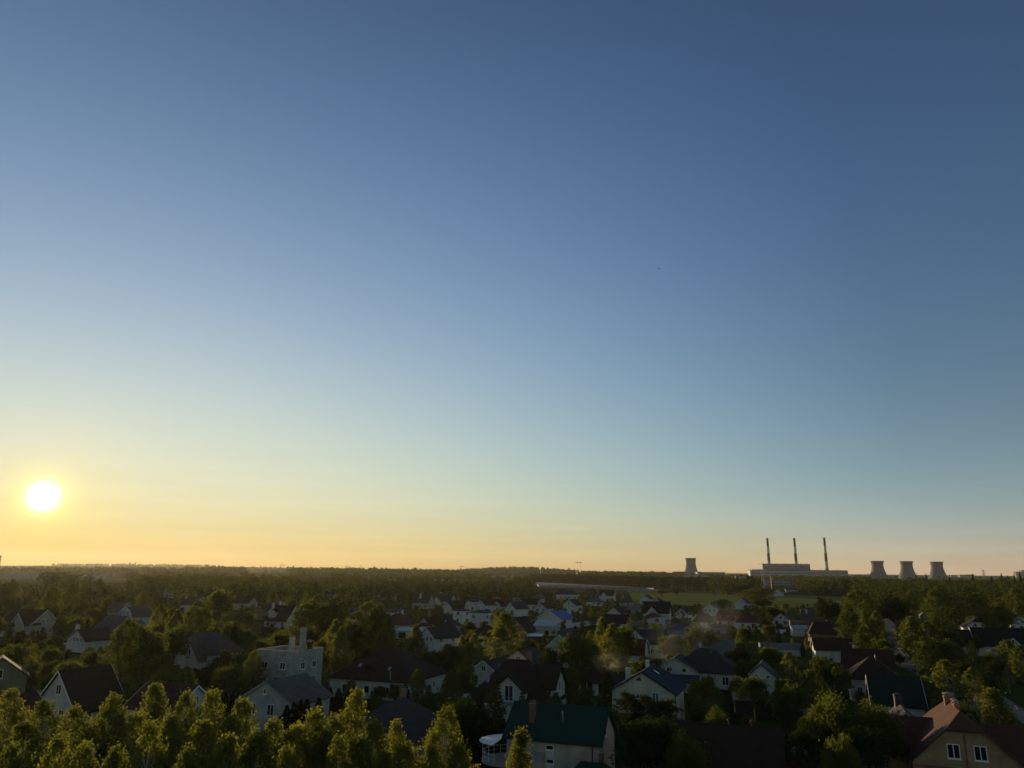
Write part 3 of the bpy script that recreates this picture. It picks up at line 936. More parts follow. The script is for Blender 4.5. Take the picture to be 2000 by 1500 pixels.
M('long blue-grey hipped house', 'long white house with blue-grey hipped roof in front of the glasshouses', (1106, 1151, 8.2), (0, 0), -14, 20, 10, 4.4, 3.6, 'hip', 'white_plaster', 'blue_slate', None, 0.5, rl=12, chim=[dict(x=2, y=0.4, z0=7, z=9.2)])
M('brown wooden gable house', 'brown gabled house right of the long blue-grey hipped house', (1150, 1149.5, 8.0), (-4, 0), 60, 10, 9, 4.2, 3.6, 'gable', 'brown_wood', 'brown_tiles', 'brown_wood')
M('dark-roofed house near the field', 'white house with dark roof and a rounded white bay, near the field edge', (1186, 1152.5, 8.6), (0, 0), -21, 12, 9, 4.6, 3.8, 'gable', 'white_plaster', 'black_tiles', 'white_paint', wings=[dict(o=(-1.2, -4.6), r=90, L=4, W=4, h=4.4, rh=2.2)])
M('black-trimmed white gable house', 'white gable house with black roof and black trim, behind the long black barn', (1198, 1184, 7.0), (-4.9, 0), 64, 9, 7.6, 3.5, 3.1, 'gable', 'white_plaster', 'black_tiles', 'black_tiles', wins=[W_('l', 0.2, 4.3, 0.6, 0.9), W_('f', -1, 1.0, 1.2, 1.3)])
M('black barn', 'long barn with black roof, white right gable and dark open front', (1201, 1199.5, 6.2), (0, 0), -14, 9.6, 8, 2.8, 3.2, 'gable', 'white_plaster', 'black_tiles', 'black_tiles', name='barn', cat='barn', wins=[W_('f', 1.2, 0.1, 2.6, 2.3, frame='dark_metal'), W_('f', -2.6, 0.8, 1.4, 1.2)])
M('big black-roofed house', 'large house with tall black roof and a small white front gable', (1283, 1174.5, 9.2), (0, 0), -18, 12.6, 10, 3.9, 5.1, 'gable', 'white_plaster', 'black_tiles', 'black_tiles', wings=[dict(o=(-1.8, -4.0), r=90, L=4.4, W=5.4, h=4.0, rh=3.0)],
  wins=[W_('r', -1.0, 4.4, 0.9, 1.2), W_('r', -2.6, 1.2, 0.9, 1.2), W_('f', 4, 1.0, 1.2, 1.3), W_('l', -0.6, 4.3, 0.6, 0.7, wing=0), W_('l', 0.6, 4.3, 0.6, 0.7, wing=0)])
M('brown wooden summerhouse', 'brown wooden summerhouse with low gable, in front of the big black roof', (1273, 1196.5, 5.0), (-2.9, 0), 69, 5, 7.4, 2.9, 1.9, 'gable', 'brown_wood', 'brown_tiles', 'brown_wood', name='summerhouse', cat='summerhouse', wins=[W_('l', -0.6, 2.3, 0.6, 0.7), W_('l', 0.8, 2.3, 0.6, 0.7)])
M('white lean-to', 'white shed with a single slanting roof, in front of the brown summerhouse', (1280, 1205.5, 3.9), (2.2, 0), -111, 4, 7.4, 3.0, 1.3, 'shed', 'white_plaster', 'blue_slate', None, 0.25, name='shed', cat='shed', wins=[W_('r', -2.1, 1.0, 0.5, 0.7), W_('r', -0.4, 0.9, 0.5, 0.6), W_('r', 2.2, 1.0, 0.5, 0.9)])
M('small white house at the field', 'small white gabled house with three windows, right of the smoke at the field edge', (1386, 1178.5, 6.8), (-4.2, 0), 69, 8, 7.8, 4.2, 2.3, 'gable', 'blue_white_plaster', 'blue_slate', 'grey_paint', wins=[W_('l', -2.3, 2.4, 1.1, 1.3), W_('l', 0, 2.4, 1.0, 1.3), W_('l', 2.3, 2.4, 1.1, 1.3)])
M('white house with oval window', 'white gabled house with blue-grey roof and small attic window beside the field', (1447, 1168, 7.2), (-4.9, 0), 58, 10, 8.6, 4.0, 2.9, 'gable', 'blue_white_plaster', 'blue_slate', 'grey_paint', wins=[W_('l', 0, 4.5, 1.0, 1.0), W_('f', 2, 1.0, 1.2, 1.3)])
M('bright red roofed house', 'long white house with bright red hipped roof and three roof windows', (1420, 1193, 6.8), (0, 0), -12, 11.4, 9, 3.0, 3.6, 'hip', 'white_plaster', 'red_tiles', None, 0.4, rl=8, sky=[(-3.4, 3.0, -1), (0.0, 3.0, -1), (3.2, 3.0, -1)])
M('dark hipped house beside the red roof', 'low house with dark hipped roof joined to the bright red roofed house', (1373, 1197, 6.2), (0, 0), -12, 10, 9, 2.8, 3.2, 'hip', 'white_plaster', 'dark_green_tiles', None, 0.4, rl=4)
M('dull red roofed house', 'white house with dull red hipped roof right of the bright red roof', (1460, 1199.5, 6.0), (0, 0), -14, 11.5, 9, 2.9, 2.9, 'hip', 'white_plaster', 'dull_red_tiles', None, 0.4, rl=6.5, wins=[W_('f', 2.0, 0.4, 1.9, 1.9, div=0), W_('f', -2.5, 1.0, 1.2, 1.2)])
SH = 'grey sheds and garages in rows'
for i_, (u_, v_, z_, L_, W__, rf, lb) in enumerate([
        (1342, 1217, 3.6, 10, 6, 'blue_slate', 'blue-grey shed, longest of the shed row right of the smoke'), (1403, 1219, 3.6, 6.5, 5, 'slate_tiles', 'grey shed nearest the red roofs, right end of the shed row'),
        (1318, 1224, 3.4, 6, 5, 'grey_slate', 'small grey shed at the left end of the shed row'), (1326, 1232, 3.4, 7, 6, 'asbestos_slate', 'dull grey open-fronted shed in front of the shed row'),
        (1298, 1224, 3.2, 7, 5, 'asbestos_slate', 'pale flat-roofed garage in front of the white slanting shed'), (1268, 1222, 3.2, 8, 5, 'felt', 'dark felt roofed garage below the brown summerhouse')]):
    M('shed row %d' % i_, lb, (u_, v_, z_), (0, 0), -14, L_, W__, 2.4, 1.0, 'gable', 'concrete', rf, None, 0.2, name='shed', cat='shed', group=SH, attic=False, wins=[W_('f', 0, 0.8, 1.2, 0.9)], protect=i_ < 4)
M('blue-grey gable house', 'white house with blue-grey roof and three dark gable windows', (996, 1175, 7.6), (-5.6, 0), 48, 10.5, 7.6, 4.0, 3.3, 'gable', 'blue_white_plaster', 'blue_slate', 'grey_paint', wins=[W_('l', 0.1, 4.5, 0.8, 1.3), W_('l', -1.3, 1.4, 0.9, 1.3), W_('l', 1.5, 1.3, 0.9, 1.3)], chim=[dict(x=1, y=-0.4, z0=6, z=8.4)])
M('black-roofed white house', 'white house with plain black roof between the blue-grey gable and the dark green roof', (1038, 1168.5, 7.0), (0, 0), -21, 10, 8.5, 3.6, 3.2, 'gable', 'white_plaster', 'black_tiles', 'grey_paint')
M('low grey hipped bungalow', 'low bungalow with grey hipped roof right of the dark green roof', (1162, 1167.5, 5.4), (0, 0), -18, 11, 8, 2.8, 2.5, 'hip', 'blue_white_plaster', 'grey_slate', None, 0.4, rl=5)
M('pale shed roof', 'small shed with pale grey roof left of the big black roof', (1238, 1181, 5.0), (0, 0), -16, 7, 7, 2.8, 2.0, 'gable', 'grey_plaster', 'asbestos_slate', None, name='shed', cat='shed')
M('house behind the big black roof', 'white gable with dark roof peeping behind the big black roof', (1282, 1168.5, 7.2), (-4, 0), 62, 8, 7.5, 4.0, 3.0, 'gable', 'white_plaster', 'black_tiles', 'grey_paint')
M('grey gable at the field', 'pale grey gable with dark roof close to the field, left of two lone trees', (1259, 1161.5, 7.0), (-4, 0), 60, 8, 7.5, 4.0, 2.8, 'gable', 'blue_white_plaster', 'slate_tiles', 'grey_paint')
M('pinkish gable house', 'pinkish house with broad gable, two gable windows and a tall pale chimney on its roof', (843, 1161, 8.6), (5.6, 0), -18, 11, 9, 3.8, 4.6, 'gable', 'pink_plaster', 'slate_tiles', 'grey_paint', chim=[dict(x=-1, y=-2.2, z0=5, z=9.2, w=1.2, d=0.7, mat='pale_block')])
M('twin white gabled house', 'white house with two pointed gables right of the pinkish gable house', (870, 1161, 8.0), (0, 0), -18, 11, 8, 3.8, 3.9, 'gable', 'white_plaster', 'slate_tiles', 'white_paint', wings=[dict(o=(-3.4, -3.8), r=90, L=4, W=5, h=3.6, rh=2.8)])
M('black gambrel house', 'house with black gambrel roof and small white end, in front of the twin gables', (896, 1172.5, 7.0), (0, 0), -21, 11, 10, 2.8, 4.0, 'gambrel', 'white_plaster', 'black_tiles', 'white_paint', wings=[dict(o=(-3.6, -4.4), r=90, L=4, W=5, h=2.8, rh=2.8)], sky=[(3, 3.6, -1)])
M('white modern house', 'white modern house with dark slanting roof behind the brown-roofed white house', (926, 1167.5, 7.6), (0, 0), -16, 11, 8, 5.4, 1.8, 'shed', 'blue_white_plaster', 'black_tiles', None, 0.3)
M('brown-roofed white house', 'long white house with brown roof, wide gable facing the viewer', (938, 1171, 7.6), (-6.4, 0), 42, 12.5, 8.4, 4.7, 2.7, 'gable', 'blue_white_plaster', 'brown_tiles', 'grey_paint')
M('dormered brown house', 'house with brown roof and little white dormer left of the blue-grey gable', (984, 1170.5, 7.6), (0, 0), -21, 11, 8, 4.0, 3.4, 'gable', 'white_plaster', 'brown_tiles', 'white_paint', wings=[dict(o=(-2.2, -3.4), r=90, L=3.2, W=3.2, h=5.0, rh=1.2)])
M('white cube house', 'narrow white two-storey house with low dark roof, left of its wider twin', (903, 1188.5, 6.6), (0, 0), -40, 6, 6, 5.7, 0.8, 'hip', 'blue_white_plaster', 'slate_tiles', None, 0.35, rl=0.5)
M('wider white cube house', 'wider white two-storey house with low dark roof, right of its narrow twin', (941, 1191.5, 7.1), (0, 0), -30, 8, 7, 6.2, 0.8, 'hip', 'blue_white_plaster', 'slate_tiles', None, 0.35, rl=1.5)
M('dull red hipped house', 'cream house with dull red hipped roof and small chimney behind the pines', (777, 1197, 7.2), (0, 0), -25, 10.6, 9.6, 3.5, 3.5, 'hip', 'yellow_plaster', 'dull_red_tiles', None, 0.7, rl=1.6, chim=[dict(x=0.6, y=0.6, z0=6, z=8.2)])
M('white box-dormered house', 'white house with boxy upper floor just behind the dull red hipped roof', (769, 1187, 7.4), (0, 0), -21, 6.4, 7, 5.6, 1.2, 'shed', 'blue_white_plaster', 'slate_tiles', None, 0.25, wings=[dict(o=(-3.0, -3.6), r=90, L=3.2, W=4.4, h=3.4, rh=2.2)])
M('broad brown hipped house', 'broad house with brown hipped roof and a small pink gable at its left end', (860, 1200.5, 6.6), (0, 0), -16, 13, 11, 2.8, 3.6, 'hip', 'pink_plaster', 'brown_tiles', None, 0.4, rl=5.5, wings=[dict(o=(-5.2, -2.0), r=90, L=5, W=5, h=3.0, rh=2.6)], sky=[(3.6, 3.2, -1)])
M('zinc carport', 'long pale zinc carport roof on a white garage below the dull red hipped house', (806, 1226, 3.5), (0, 0), -10, 11, 6.4, 2.5, 0.7, 'shed', 'white_plaster', 'zinc', None, 0.3, name='carport', cat='carport', wins=[W_('f', -2.8, 0.1, 2.6, 2.0, frame='dark_metal')])
M('white two-winged house', 'white house with grey roof, paired gable windows and a long right wing', (834, 1225, 7.6), (-4.8, 0), 38, 9.5, 8.4, 4.8, 2.6, 'gable', 'blue_white_plaster', 'slate_tiles', 'white_paint', near=True,
  wins=[W_('l', 0.2, 3.7, 1.2, 1.5), W_('l', 2.4, 3.7, 1.1, 1.4), W_('l', -2.6, 3.6, 0.7, 0.9, div=0), W_('l', 0.4, 0.8, 1.0, 2.0), W_('f', -2.4, 3.6, 1.1, 1.3), W_('f', 1.6, 3.6, 1.1, 1.3), W_('f', 0, 0.9, 1.1, 1.3)])
M('house with triangle window', 'cream house with black hipped roof and a white triangular dormer window', (950, 1222, 8.0), (0, 0), -21, 9, 8.6, 4.3, 3.7, 'hip', 'cream_plaster', 'brown_tiles', None, 0.5, rl=2, near=True,
  wings=[dict(o=(0.2, -2.9), r=90, L=3.0, W=2.6, h=5.0, rh=1.4, z0=4.6)], wins=[W_('f', 0.2, 1.9, 1.5, 1.5, div=1), W_('f', -3, 1.0, 1.0, 1.2), W_('l', 0, 5.15, 1.3, 0.65, wing=0, div=1)])
M('distant white hipped villa', 'distant three-storey white villa with dark hipped roof among the far trees', (959, 1137, 10.0), (0, 0), -18, 15, 12, 6.8, 3.0, 'hip', 'blue_white_plaster', 'slate_tiles', None, 0.6, rl=6)
M('white-chimneyed black roof', 'black roof with three tall white chimneys and a white dormer', (556, 1181, 9.0), (0, 0), -21, 11, 10.5, 3.0, 5.6, 'gable', 'white_plaster', 'black_tiles', 'white_paint', wings=[dict(o=(-2.6, -2.6), r=90, L=4, W=3.4, h=6.2, rh=1.0)],
  chim=[dict(x=-4.6, y=-1.4, z0=5, z=9.6, w=0.9, d=0.6, mat='white_plaster'), dict(x=-2.6, y=0.4, z0=6, z=10.2, w=1.0, d=0.6, mat='white_plaster'), dict(x=-0.6, y=0.3, z0=7, z=10, w=0.7, d=0.6, mat='white_plaster')])
M('red brick gable house', 'red brick gable half hidden by trees left of the white chimneys', (509, 1178, 7.6), (-4, 0), 66, 8, 7.4, 4.0, 3.0, 'gable', 'orange_brick', 'brown_tiles', 'brown_wood')
M('plain grey roof in the trees', 'plain grey roof between the tall pines and the red hipped roof', (702, 1187.5, 6.0), (0, 0), -14, 9, 8, 2.8, 2.8, 'gable', 'white_plaster', 'grey_slate', None)
M('far double-gabled house', 'far house with grey roof and two front gables among dense trees', (675, 1141.5, 8.2), (0, 0), -18, 13, 10, 4.0, 4.0, 'gable', 'grey_plaster', 'grey_slate', 'grey_paint', wings=[dict(o=(-3, -5), r=90, L=5, W=6, h=3.6, rh=3)])
M('far grey hipped house', 'far house with grey hipped roof right of the far double-gabled house', (718, 1139.5, 8.0), (0, 0), -18, 14, 10, 4.2, 3.6, 'hip', 'grey_plaster', 'grey_slate', None, rl=6)
M('far hipped cottage', 'far cottage with grey hipped roof above the pinkish gable house', (796, 1143, 8.0), (0, 0), -18, 11, 9, 4.2, 3.4, 'hip', 'grey_plaster', 'grey_slate', None, rl=4)
M('long low grey house', 'long low grey roof left of the pinkish gable house', (751, 1158.5, 5.0), (0, 0), -10, 18, 9, 2.4, 2.6, 'gable', 'grey_plaster', 'asbestos_slate', None)
M('white gambrel house', 'white house with gambrel gable and two windows in the golden haze', (247, 1185.5, 7.6), (-4.9, 0), 60, 9, 8.6, 4.0, 3.4, 'gambrel', 'white_plaster', 'mauve_tiles', 'white_paint', wins=[W_('l', 0.9, 4.4, 0.9, 1.5), W_('l', -1.8, 4.2, 0.8, 1.7), W_('l', 0, 1.0, 1.2, 1.3)])
M('mauve roof behind the gambrel', 'mauve-brown roof just behind the white gambrel house', (236, 1176, 8.2), (0, 0), -18, 7.5, 8, 4.2, 3.8, 'gable', 'grey_plaster', 'mauve_tiles', 'white_paint')
M('mauve-roofed cottage', 'cottage with broad mauve-grey roof and a small right gable in the golden haze', (233, 1202, 7.0), (0, 0), -18, 8.5, 12, 2.6, 4.2, 'gable', 'grey_plaster', 'mauve_tiles', 'white_paint', wings=[dict(o=(6, 0.5), r=90, L=8, W=5.5, h=2.6, rh=2.6)])
M('dark-roofed house with round window', 'big house with dark roof, pinkish gable and rounded balcony opening at the hazy left', (60, 1190, 9.0), (0, 0), -18, 15, 12, 4.0, 4.8, 'gable', 'pink_plaster', 'brown_tiles', 'white_paint', wings=[dict(o=(4.6, -5), r=90, L=6, W=6, h=4.4, rh=3.6)])
M('white-chimneyed cottage', 'cottage with white gable wall, two dark windows and a tall white chimney', (150, 1229, 6.3), (-4.8, 0), 60, 9, 9, 3.3, 2.8, 'gable', 'white_plaster', 'brown_tiles', 'grey_paint', near=True, wins=[W_('l', -1.0, 2.9, 1.1, 1.2), W_('l', 0.4, 2.9, 1.1, 1.2), W_('l', 2.4, 2.8, 0.9, 1.1)],
  chim=[dict(x=-1.5, y=5.1, z0=0.2, z=7.2, w=0.7, d=1.1, mat='white_plaster')])
M('grey clipped-gable house', 'grey roofed white house with clipped front gable and paired windows', (408, 1235, 8.6), (0, 0), -18, 12.5, 10, 4.4, 4.0, 'hip', 'white_plaster', 'mauve_tiles', None, 0.5, rl=7, near=True,
  wings=[dict(o=(0.6, -4.4), r=90, L=6.4, W=7.0, h=3.0, rh=5.0, kind='clip', clip=0.2)], wins=[W_('l', -0.7, 4.2, 0.7, 1.3, wing=0, div=0), W_('l', 0.8, 4.2, 0.7, 1.3, wing=0, div=0), W_('f', 4, 3.0, 1.0, 1.2)])
M('pale brick gable house', 'pale brick gable with a pair of chimneys, deep in the hazy trees', (378, 1167, 7.6), (0, 0), -18, 9, 9, 4.0, 3.5, 'gable', 'pale_block', 'slate_tiles', 'grey_paint', chim=[dict(x=-4.2, y=-1, z0=4, z=8.2, w=1.0, d=0.6, mat='pale_block')])
M('far pale roof', 'far house with pale brown roof in the haze beyond the treetops', (262, 1140.5, 8.0), (0, 0), -16, 14, 9, 4.0, 3.8, 'gable', 'pink_plaster', 'mauve_tiles', 'grey_paint')
M('far little gable', 'far little pale gable among the hazy trees', (325, 1150, 7.0), (-4, 0), 60, 9, 7.5, 4, 3, 'gable', 'pink_plaster', 'mauve_tiles', 'grey_paint')
M('far long dark roof', 'far long dark roof with a bright skylight among the hazy trees', (412, 1155.5, 7.0), (0, 0), -16, 12, 9, 3.6, 3.4, 'gable', 'pink_plaster', 'brown_tiles', None, sky=[(2.5, 1.6, -1)])
M('black-roofed villa', 'white villa with long black roof, sunlit left gables and a small dormer gable', (1950, 1226, 8.0), (0, 0), -21, 15, 10.5, 3.1, 4.7, 'gable', 'white_plaster', 'black_tiles', 'white_paint', near=True,
  wings=[dict(o=(-10.2, 0.8), L=6.4, W=8.0, h=3.0, rh=3.9), dict(o=(2.0, -4.6), r=90, L=3.4, W=3.8, h=3.4, rh=2.0), dict(o=(-13.2, -1.5), L=4.4, W=5.0, h=2.8, rh=2.6)],
  wins=[W_('l', 0.0, 3.6, 0.7, 1.4, wing=1, div=0), W_('f', -3, 1.0, 1.2, 1.3), W_('f', 5, 1.0, 1.2, 1.3), W_('l', 0, 3.3, 1.0, 1.2)])
M('white clipped-gable cottage', 'white cottage with clipped gable behind the black-roofed villa', (1908, 1206, 7.2), (-4.4, 0), 69, 8, 9.5, 3.4, 3.4, 'clip', 'white_plaster', 'black_tiles', None, clip=0.4, wins=[W_('l', -0.9, 3.6, 1.1, 1.3), W_('l', 1.6, 3.6, 0.9, 1.1)])
M('white gable at the right edge', 'white gabled house cut by the right edge above the villa', (1996, 1204, 7.0), (-4.4, 0), 66, 8, 8.5, 3.7, 3.0, 'gable', 'white_plaster', 'slate_tiles', 'grey_paint')
M('sunlit house at the right edge', 'house cut by the right edge, its left wall lit by the sun', (2004, 1258, 6.4), (-3, 0), -21, 8, 8, 3.4, 2.8, 'gable', 'white_plaster', 'slate_tiles', 'white_paint')
M('small blue-grey hut', 'small blue-grey gabled hut under the tall trees at the right', (1803, 1196, 4.2), (-2.1, 0), 69, 4, 3.6, 2.4, 1.6, 'gable', 'green_plaster', 'zinc', 'grey_paint', name='hut', cat='hut', auto=False)
M('grey-roofed brick house', 'brick house with grey roof, pale chimney and low flat-roofed front wing', (1586, 1190, 8.0), (0, 0), -16, 9, 9, 3.6, 4.2, 'gable', 'red_brick', 'grey_slate', 'grey_paint', wings=[dict(o=(-3.4, -7.4), L=14, W=6, h=3.2, rh=0.5, kind='flat')], chim=[dict(x=-2.6, y=-1.8, z0=5, z=8.0, w=0.8, d=0.6, mat='pale_block')])
M('dark brown hipped brick house', 'brick house with dark brown hipped roof in front of the grey-roofed brick house', (1605, 1213, 7.0), (0, 0), -14, 10, 8.4, 3.2, 3.4, 'hip', 'orange_brick', 'brown_tiles', None, 0.5, rl=5.4)
M('white lean-to with zinc roof', 'white garage with striped zinc roof left of the dark brown hipped roof', (1561, 1222, 3.8), (0, 0), -10, 6, 5.4, 2.5, 1.1, 'shed', 'white_plaster', 'zinc', None, 0.2, name='garage', cat='garage', auto=False)
M('white-walled dark-roofed house', 'low white house with plain dark roof behind the wide red-brown roof', (1624, 1244.5, 6.4), (0, 0), -14, 10, 7, 3.4, 2.7, 'gable', 'white_plaster', 'brown_tiles', 'white_paint', wins=[W_('f', 2.6, 0.8, 2.0, 1.5)])
M('grey roof in the smoke', 'grey corrugated roof with pale verge in the drifting smoke', (1402, 1249, 6.0), (0, 0), -10, 8, 8, 2.8, 3.0, 'gable', 'pale_block', 'asbestos_slate', 'white_paint', 0.4, auto=False)
M('ribbed greenhouse', 'long ribbed greenhouse with white end, between garden trees', (1525, 1256.5, 3.4), (0, 0), -12, 12, 5, 2.0, 1.3, 'gambrel', 'polythene', 'asbestos_slate', 'white_paint', 0.15, auto=False, name='greenhouse', cat='greenhouse')
M('patchwork shed', 'dark flat shed with patchwork slate wall and corrugated edge', (1467, 1358, 3.3), (0, 0), -14, 5.8, 4.5, 2.7, 0.5, 'shed', 'slate_tiles', 'asbestos_slate', None, 0.2, near=True, name='shed', cat='shed', auto=False,
  chim=[dict(x=0.8, y=-1.2, z0=2.6, z=3.9, w=0.35, d=0.35, mat='white_plaster', cap='white_paint')])
M('dark lean-to under the white gable', 'dark sheet roofed lean-to below the broad white gable of the bungalow', (1335, 1322, 2.9), (0, 0), -16, 6, 4.5, 2.0, 0.8, 'shed', 'grey_plaster', 'blue_slate', None, 0.2, name='shed', cat='shed', auto=False)
M('hut behind the cottage', 'tiny grey hut right of the grey gable cottage', (1066, 1290, 4.0), (0, 0), -16, 4.0, 4.0, 2.4, 1.6, 'gable', 'grey_plaster', 'grey_slate', 'white_paint', name='hut', cat='hut', auto=False)
M('white porch roof', 'white roofed porch right of the orange brick house', (1045, 1239, 2.8), (0, 0), -10, 5, 3.5, 2.3, 0.4, 'shed', 'dark_wood', 'white_paint', None, 0.2, name='porch', cat='porch', auto=False)

FC = 'far cottages in the middle of the village'
for i_, (u_, v_, z_, L_, W__, wl_, rf, kd, yw, lb) in enumerate([
        (1012, 1158, 6.5, 11, 9, 'white_plaster', 'slate_tiles', 'gable', -18, 'far white cottage with slate roof above the blue-grey gable house'), (1050, 1160, 6.5, 10, 8, 'cream_plaster', 'grey_slate', 'hip', -18, 'far cream cottage with grey hipped roof left of the long blue-grey roof'),
        (1062, 1176, 6.0, 9, 8, 'white_plaster', 'brown_tiles', 'gable', 60, 'white gabled cottage with brown roof left of the dark green roof'), (1222, 1166, 6.0, 10, 8, 'grey_plaster', 'slate_tiles', 'hip', -16, 'grey hipped cottage near the field, left of the grey gable'),
        (1215, 1190, 5.0, 8, 7, 'grey_plaster', 'brown_tiles', 'gable', -16, 'low brown-roofed cottage behind the black-trimmed gable'), (1336, 1186, 5.0, 8, 7, 'white_plaster', 'red_brown_tiles', 'gable', 55, 'small white gabled cottage right of the big black roof'),
        (930, 1150, 7.0, 12, 9, 'grey_plaster', 'slate_tiles', 'hip', -18, 'far grey hipped house above the white modern house'), (985, 1156, 7.0, 11, 9, 'white_plaster', 'brown_tiles', 'gable', -18, 'far white house with brown roof right of the distant villa'),
        (640, 1157, 7.0, 12, 9, 'pink_plaster', 'mauve_tiles', 'gable', -16, 'far mauve-roofed house above the huge dark crowns'), (850, 1147, 7.5, 12, 9, 'grey_plaster', 'slate_tiles', 'gable', -18, 'far slate-roofed house right of the far hipped cottage'),
        (1528, 1196, 6.0, 9, 8, 'white_plaster', 'slate_tiles', 'gable', 60, 'white gable peeping right of the dull red roof'), (480, 1166, 7.0, 11, 9, 'pink_plaster', 'brown_tiles', 'gable', -16, 'brown-roofed house among hazy trees above the red brick gable')]):
    M('far cottage %d' % i_, lb, (u_, v_, z_), (0, 0), yw, L_, W__, z_ - 3.2, 2.8, kd, wl_, rf, 'grey_paint', group=FC)
# ------------------------------------------------------------------ trees
def leaf_mesh(name, pts, size, mat, rng, aspect=0.62, droop=0.0):
    """pts n x 3: one small leaf spray (a bent rhombus of two faces) at each point, turned at random"""
    n = len(pts)
    a = rng.normal(size=(n, 3))
    a[:, 2] -= droop
    a /= np.linalg.norm(a, axis=1)[:, None]
    b = rng.normal(size=(n, 3))
    b -= (a * b).sum(1)[:, None] * a
    b /= np.linalg.norm(b, axis=1)[:, None]
    nn = np.cross(a, b)
    s = size * rng.uniform(0.65, 1.35, n)[:, None]
    k = aspect * rng.uniform(0.7, 1.2, n)[:, None]
    v = np.empty((n, 4, 3))
    v[:, 0] = pts - a * s
    v[:, 1] = pts + b * s * k + nn * s * 0.22
    v[:, 2] = pts + a * s
    v[:, 3] = pts - b * s * k + nn * s * 0.22
    me = bpy.data.meshes.new(name)
    me.vertices.add(4 * n)
    me.vertices.foreach_set('co', v.reshape(-1).astype(np.float32))
    base = np.arange(n) * 4
    lp = np.stack([base, base + 1, base + 2, base, base + 2, base + 3], 1).reshape(-1)
    me.loops.add(6 * n)
    me.loops.foreach_set('vertex_index', lp.astype(np.int32))
    me.polygons.add(2 * n)
    me.polygons.foreach_set('loop_start', (np.arange(2 * n) * 3).astype(np.int32))
    me.update(calc_edges=True)
    me.materials.append(MATS[mat])
    return me


def branch_pts(rng, p0, direction, length, droop, n, spread):
    t = np.sqrt(rng.uniform(0.02, 1, n))
    d = np.array(direction, float)
    d /= np.linalg.norm(d)
    p = np.array(p0)[None] + d[None] * (t * length)[:, None]
    p[:, 2] -= droop * (t ** 2) * length
    return p + rng.normal(size=(n, 3)) * (spread * (0.35 + 0.65 * (1 - t * 0.6)))[:, None]


def proto_birch(seed, h=13.0, w=5.0, n=11000, leaf=0.12, low=0.16, weep=0.45, mat='birch_leaves', bark='birch_bark', multi=1, fan=1.0, nbr=75):
    rng = np.random.default_rng(seed)
    P = []
    t = MB()
    tops = [(rng.normal() * 0.25, rng.normal() * 0.25, h * (1 if k == 0 else rng.uniform(0.72, 0.92))) for k in range(multi)]
    feet = [(0 if k == 0 else rng.normal() * w * 0.2, 0 if k == 0 else rng.normal() * w * 0.2) for k in range(multi)]
    per = n // (nbr * multi)
    for (tx, ty, th), (fx, fy) in zip(tops, feet):
        ax = lambda q: np.array([fx + tx * q + 0.2 * math.sin(q * 5 + seed), fy + ty * q + 0.2 * math.cos(q * 4 + seed), th * q])
        for k in range(8):
            t.tube(ax(k / 8), ax((k + 1) / 8), 0.15 * (1 - k / 8.6), 0.15 * (1 - (k + 1) / 8.6), 7, False)
        for i in range(nbr):
            q = low + (1 - low) * (i / nbr) ** 0.85
            prof = math.sin(min(1, (1 - q) * 1.35 + 0.05) * PI * 0.5) ** fan * min(1, 0.35 + (q - low) * 3.2)
            az = rng.uniform(0, 2 * PI)
            L = w * 0.5 * prof * rng.uniform(0.45, 1.35) / (1 if multi == 1 else 1.25) + 0.25
            up = rng.uniform(0.3, 1.3)
            d = (math.cos(az), math.sin(az), up)
            p0 = ax(q)
            P.append(branch_pts(rng, p0, d, L, weep + up * 0.3, per, (0.17 + 0.07 * L) if fan > 1 else (0.24 + 0.06 * L)))
            if i % 3 == 0 and L > 0.8:
                e = p0 + np.array(d) / np.linalg.norm(d) * L * 0.6
                t.tube(p0, e, 0.035, 0.012, 4, False)
    pts = np.concatenate(P)
    return leaf_mesh('birch_crown', pts, leaf, mat, rng, 0.6, 0.5), t.mesh('birch_trunk', [bark]), h, w


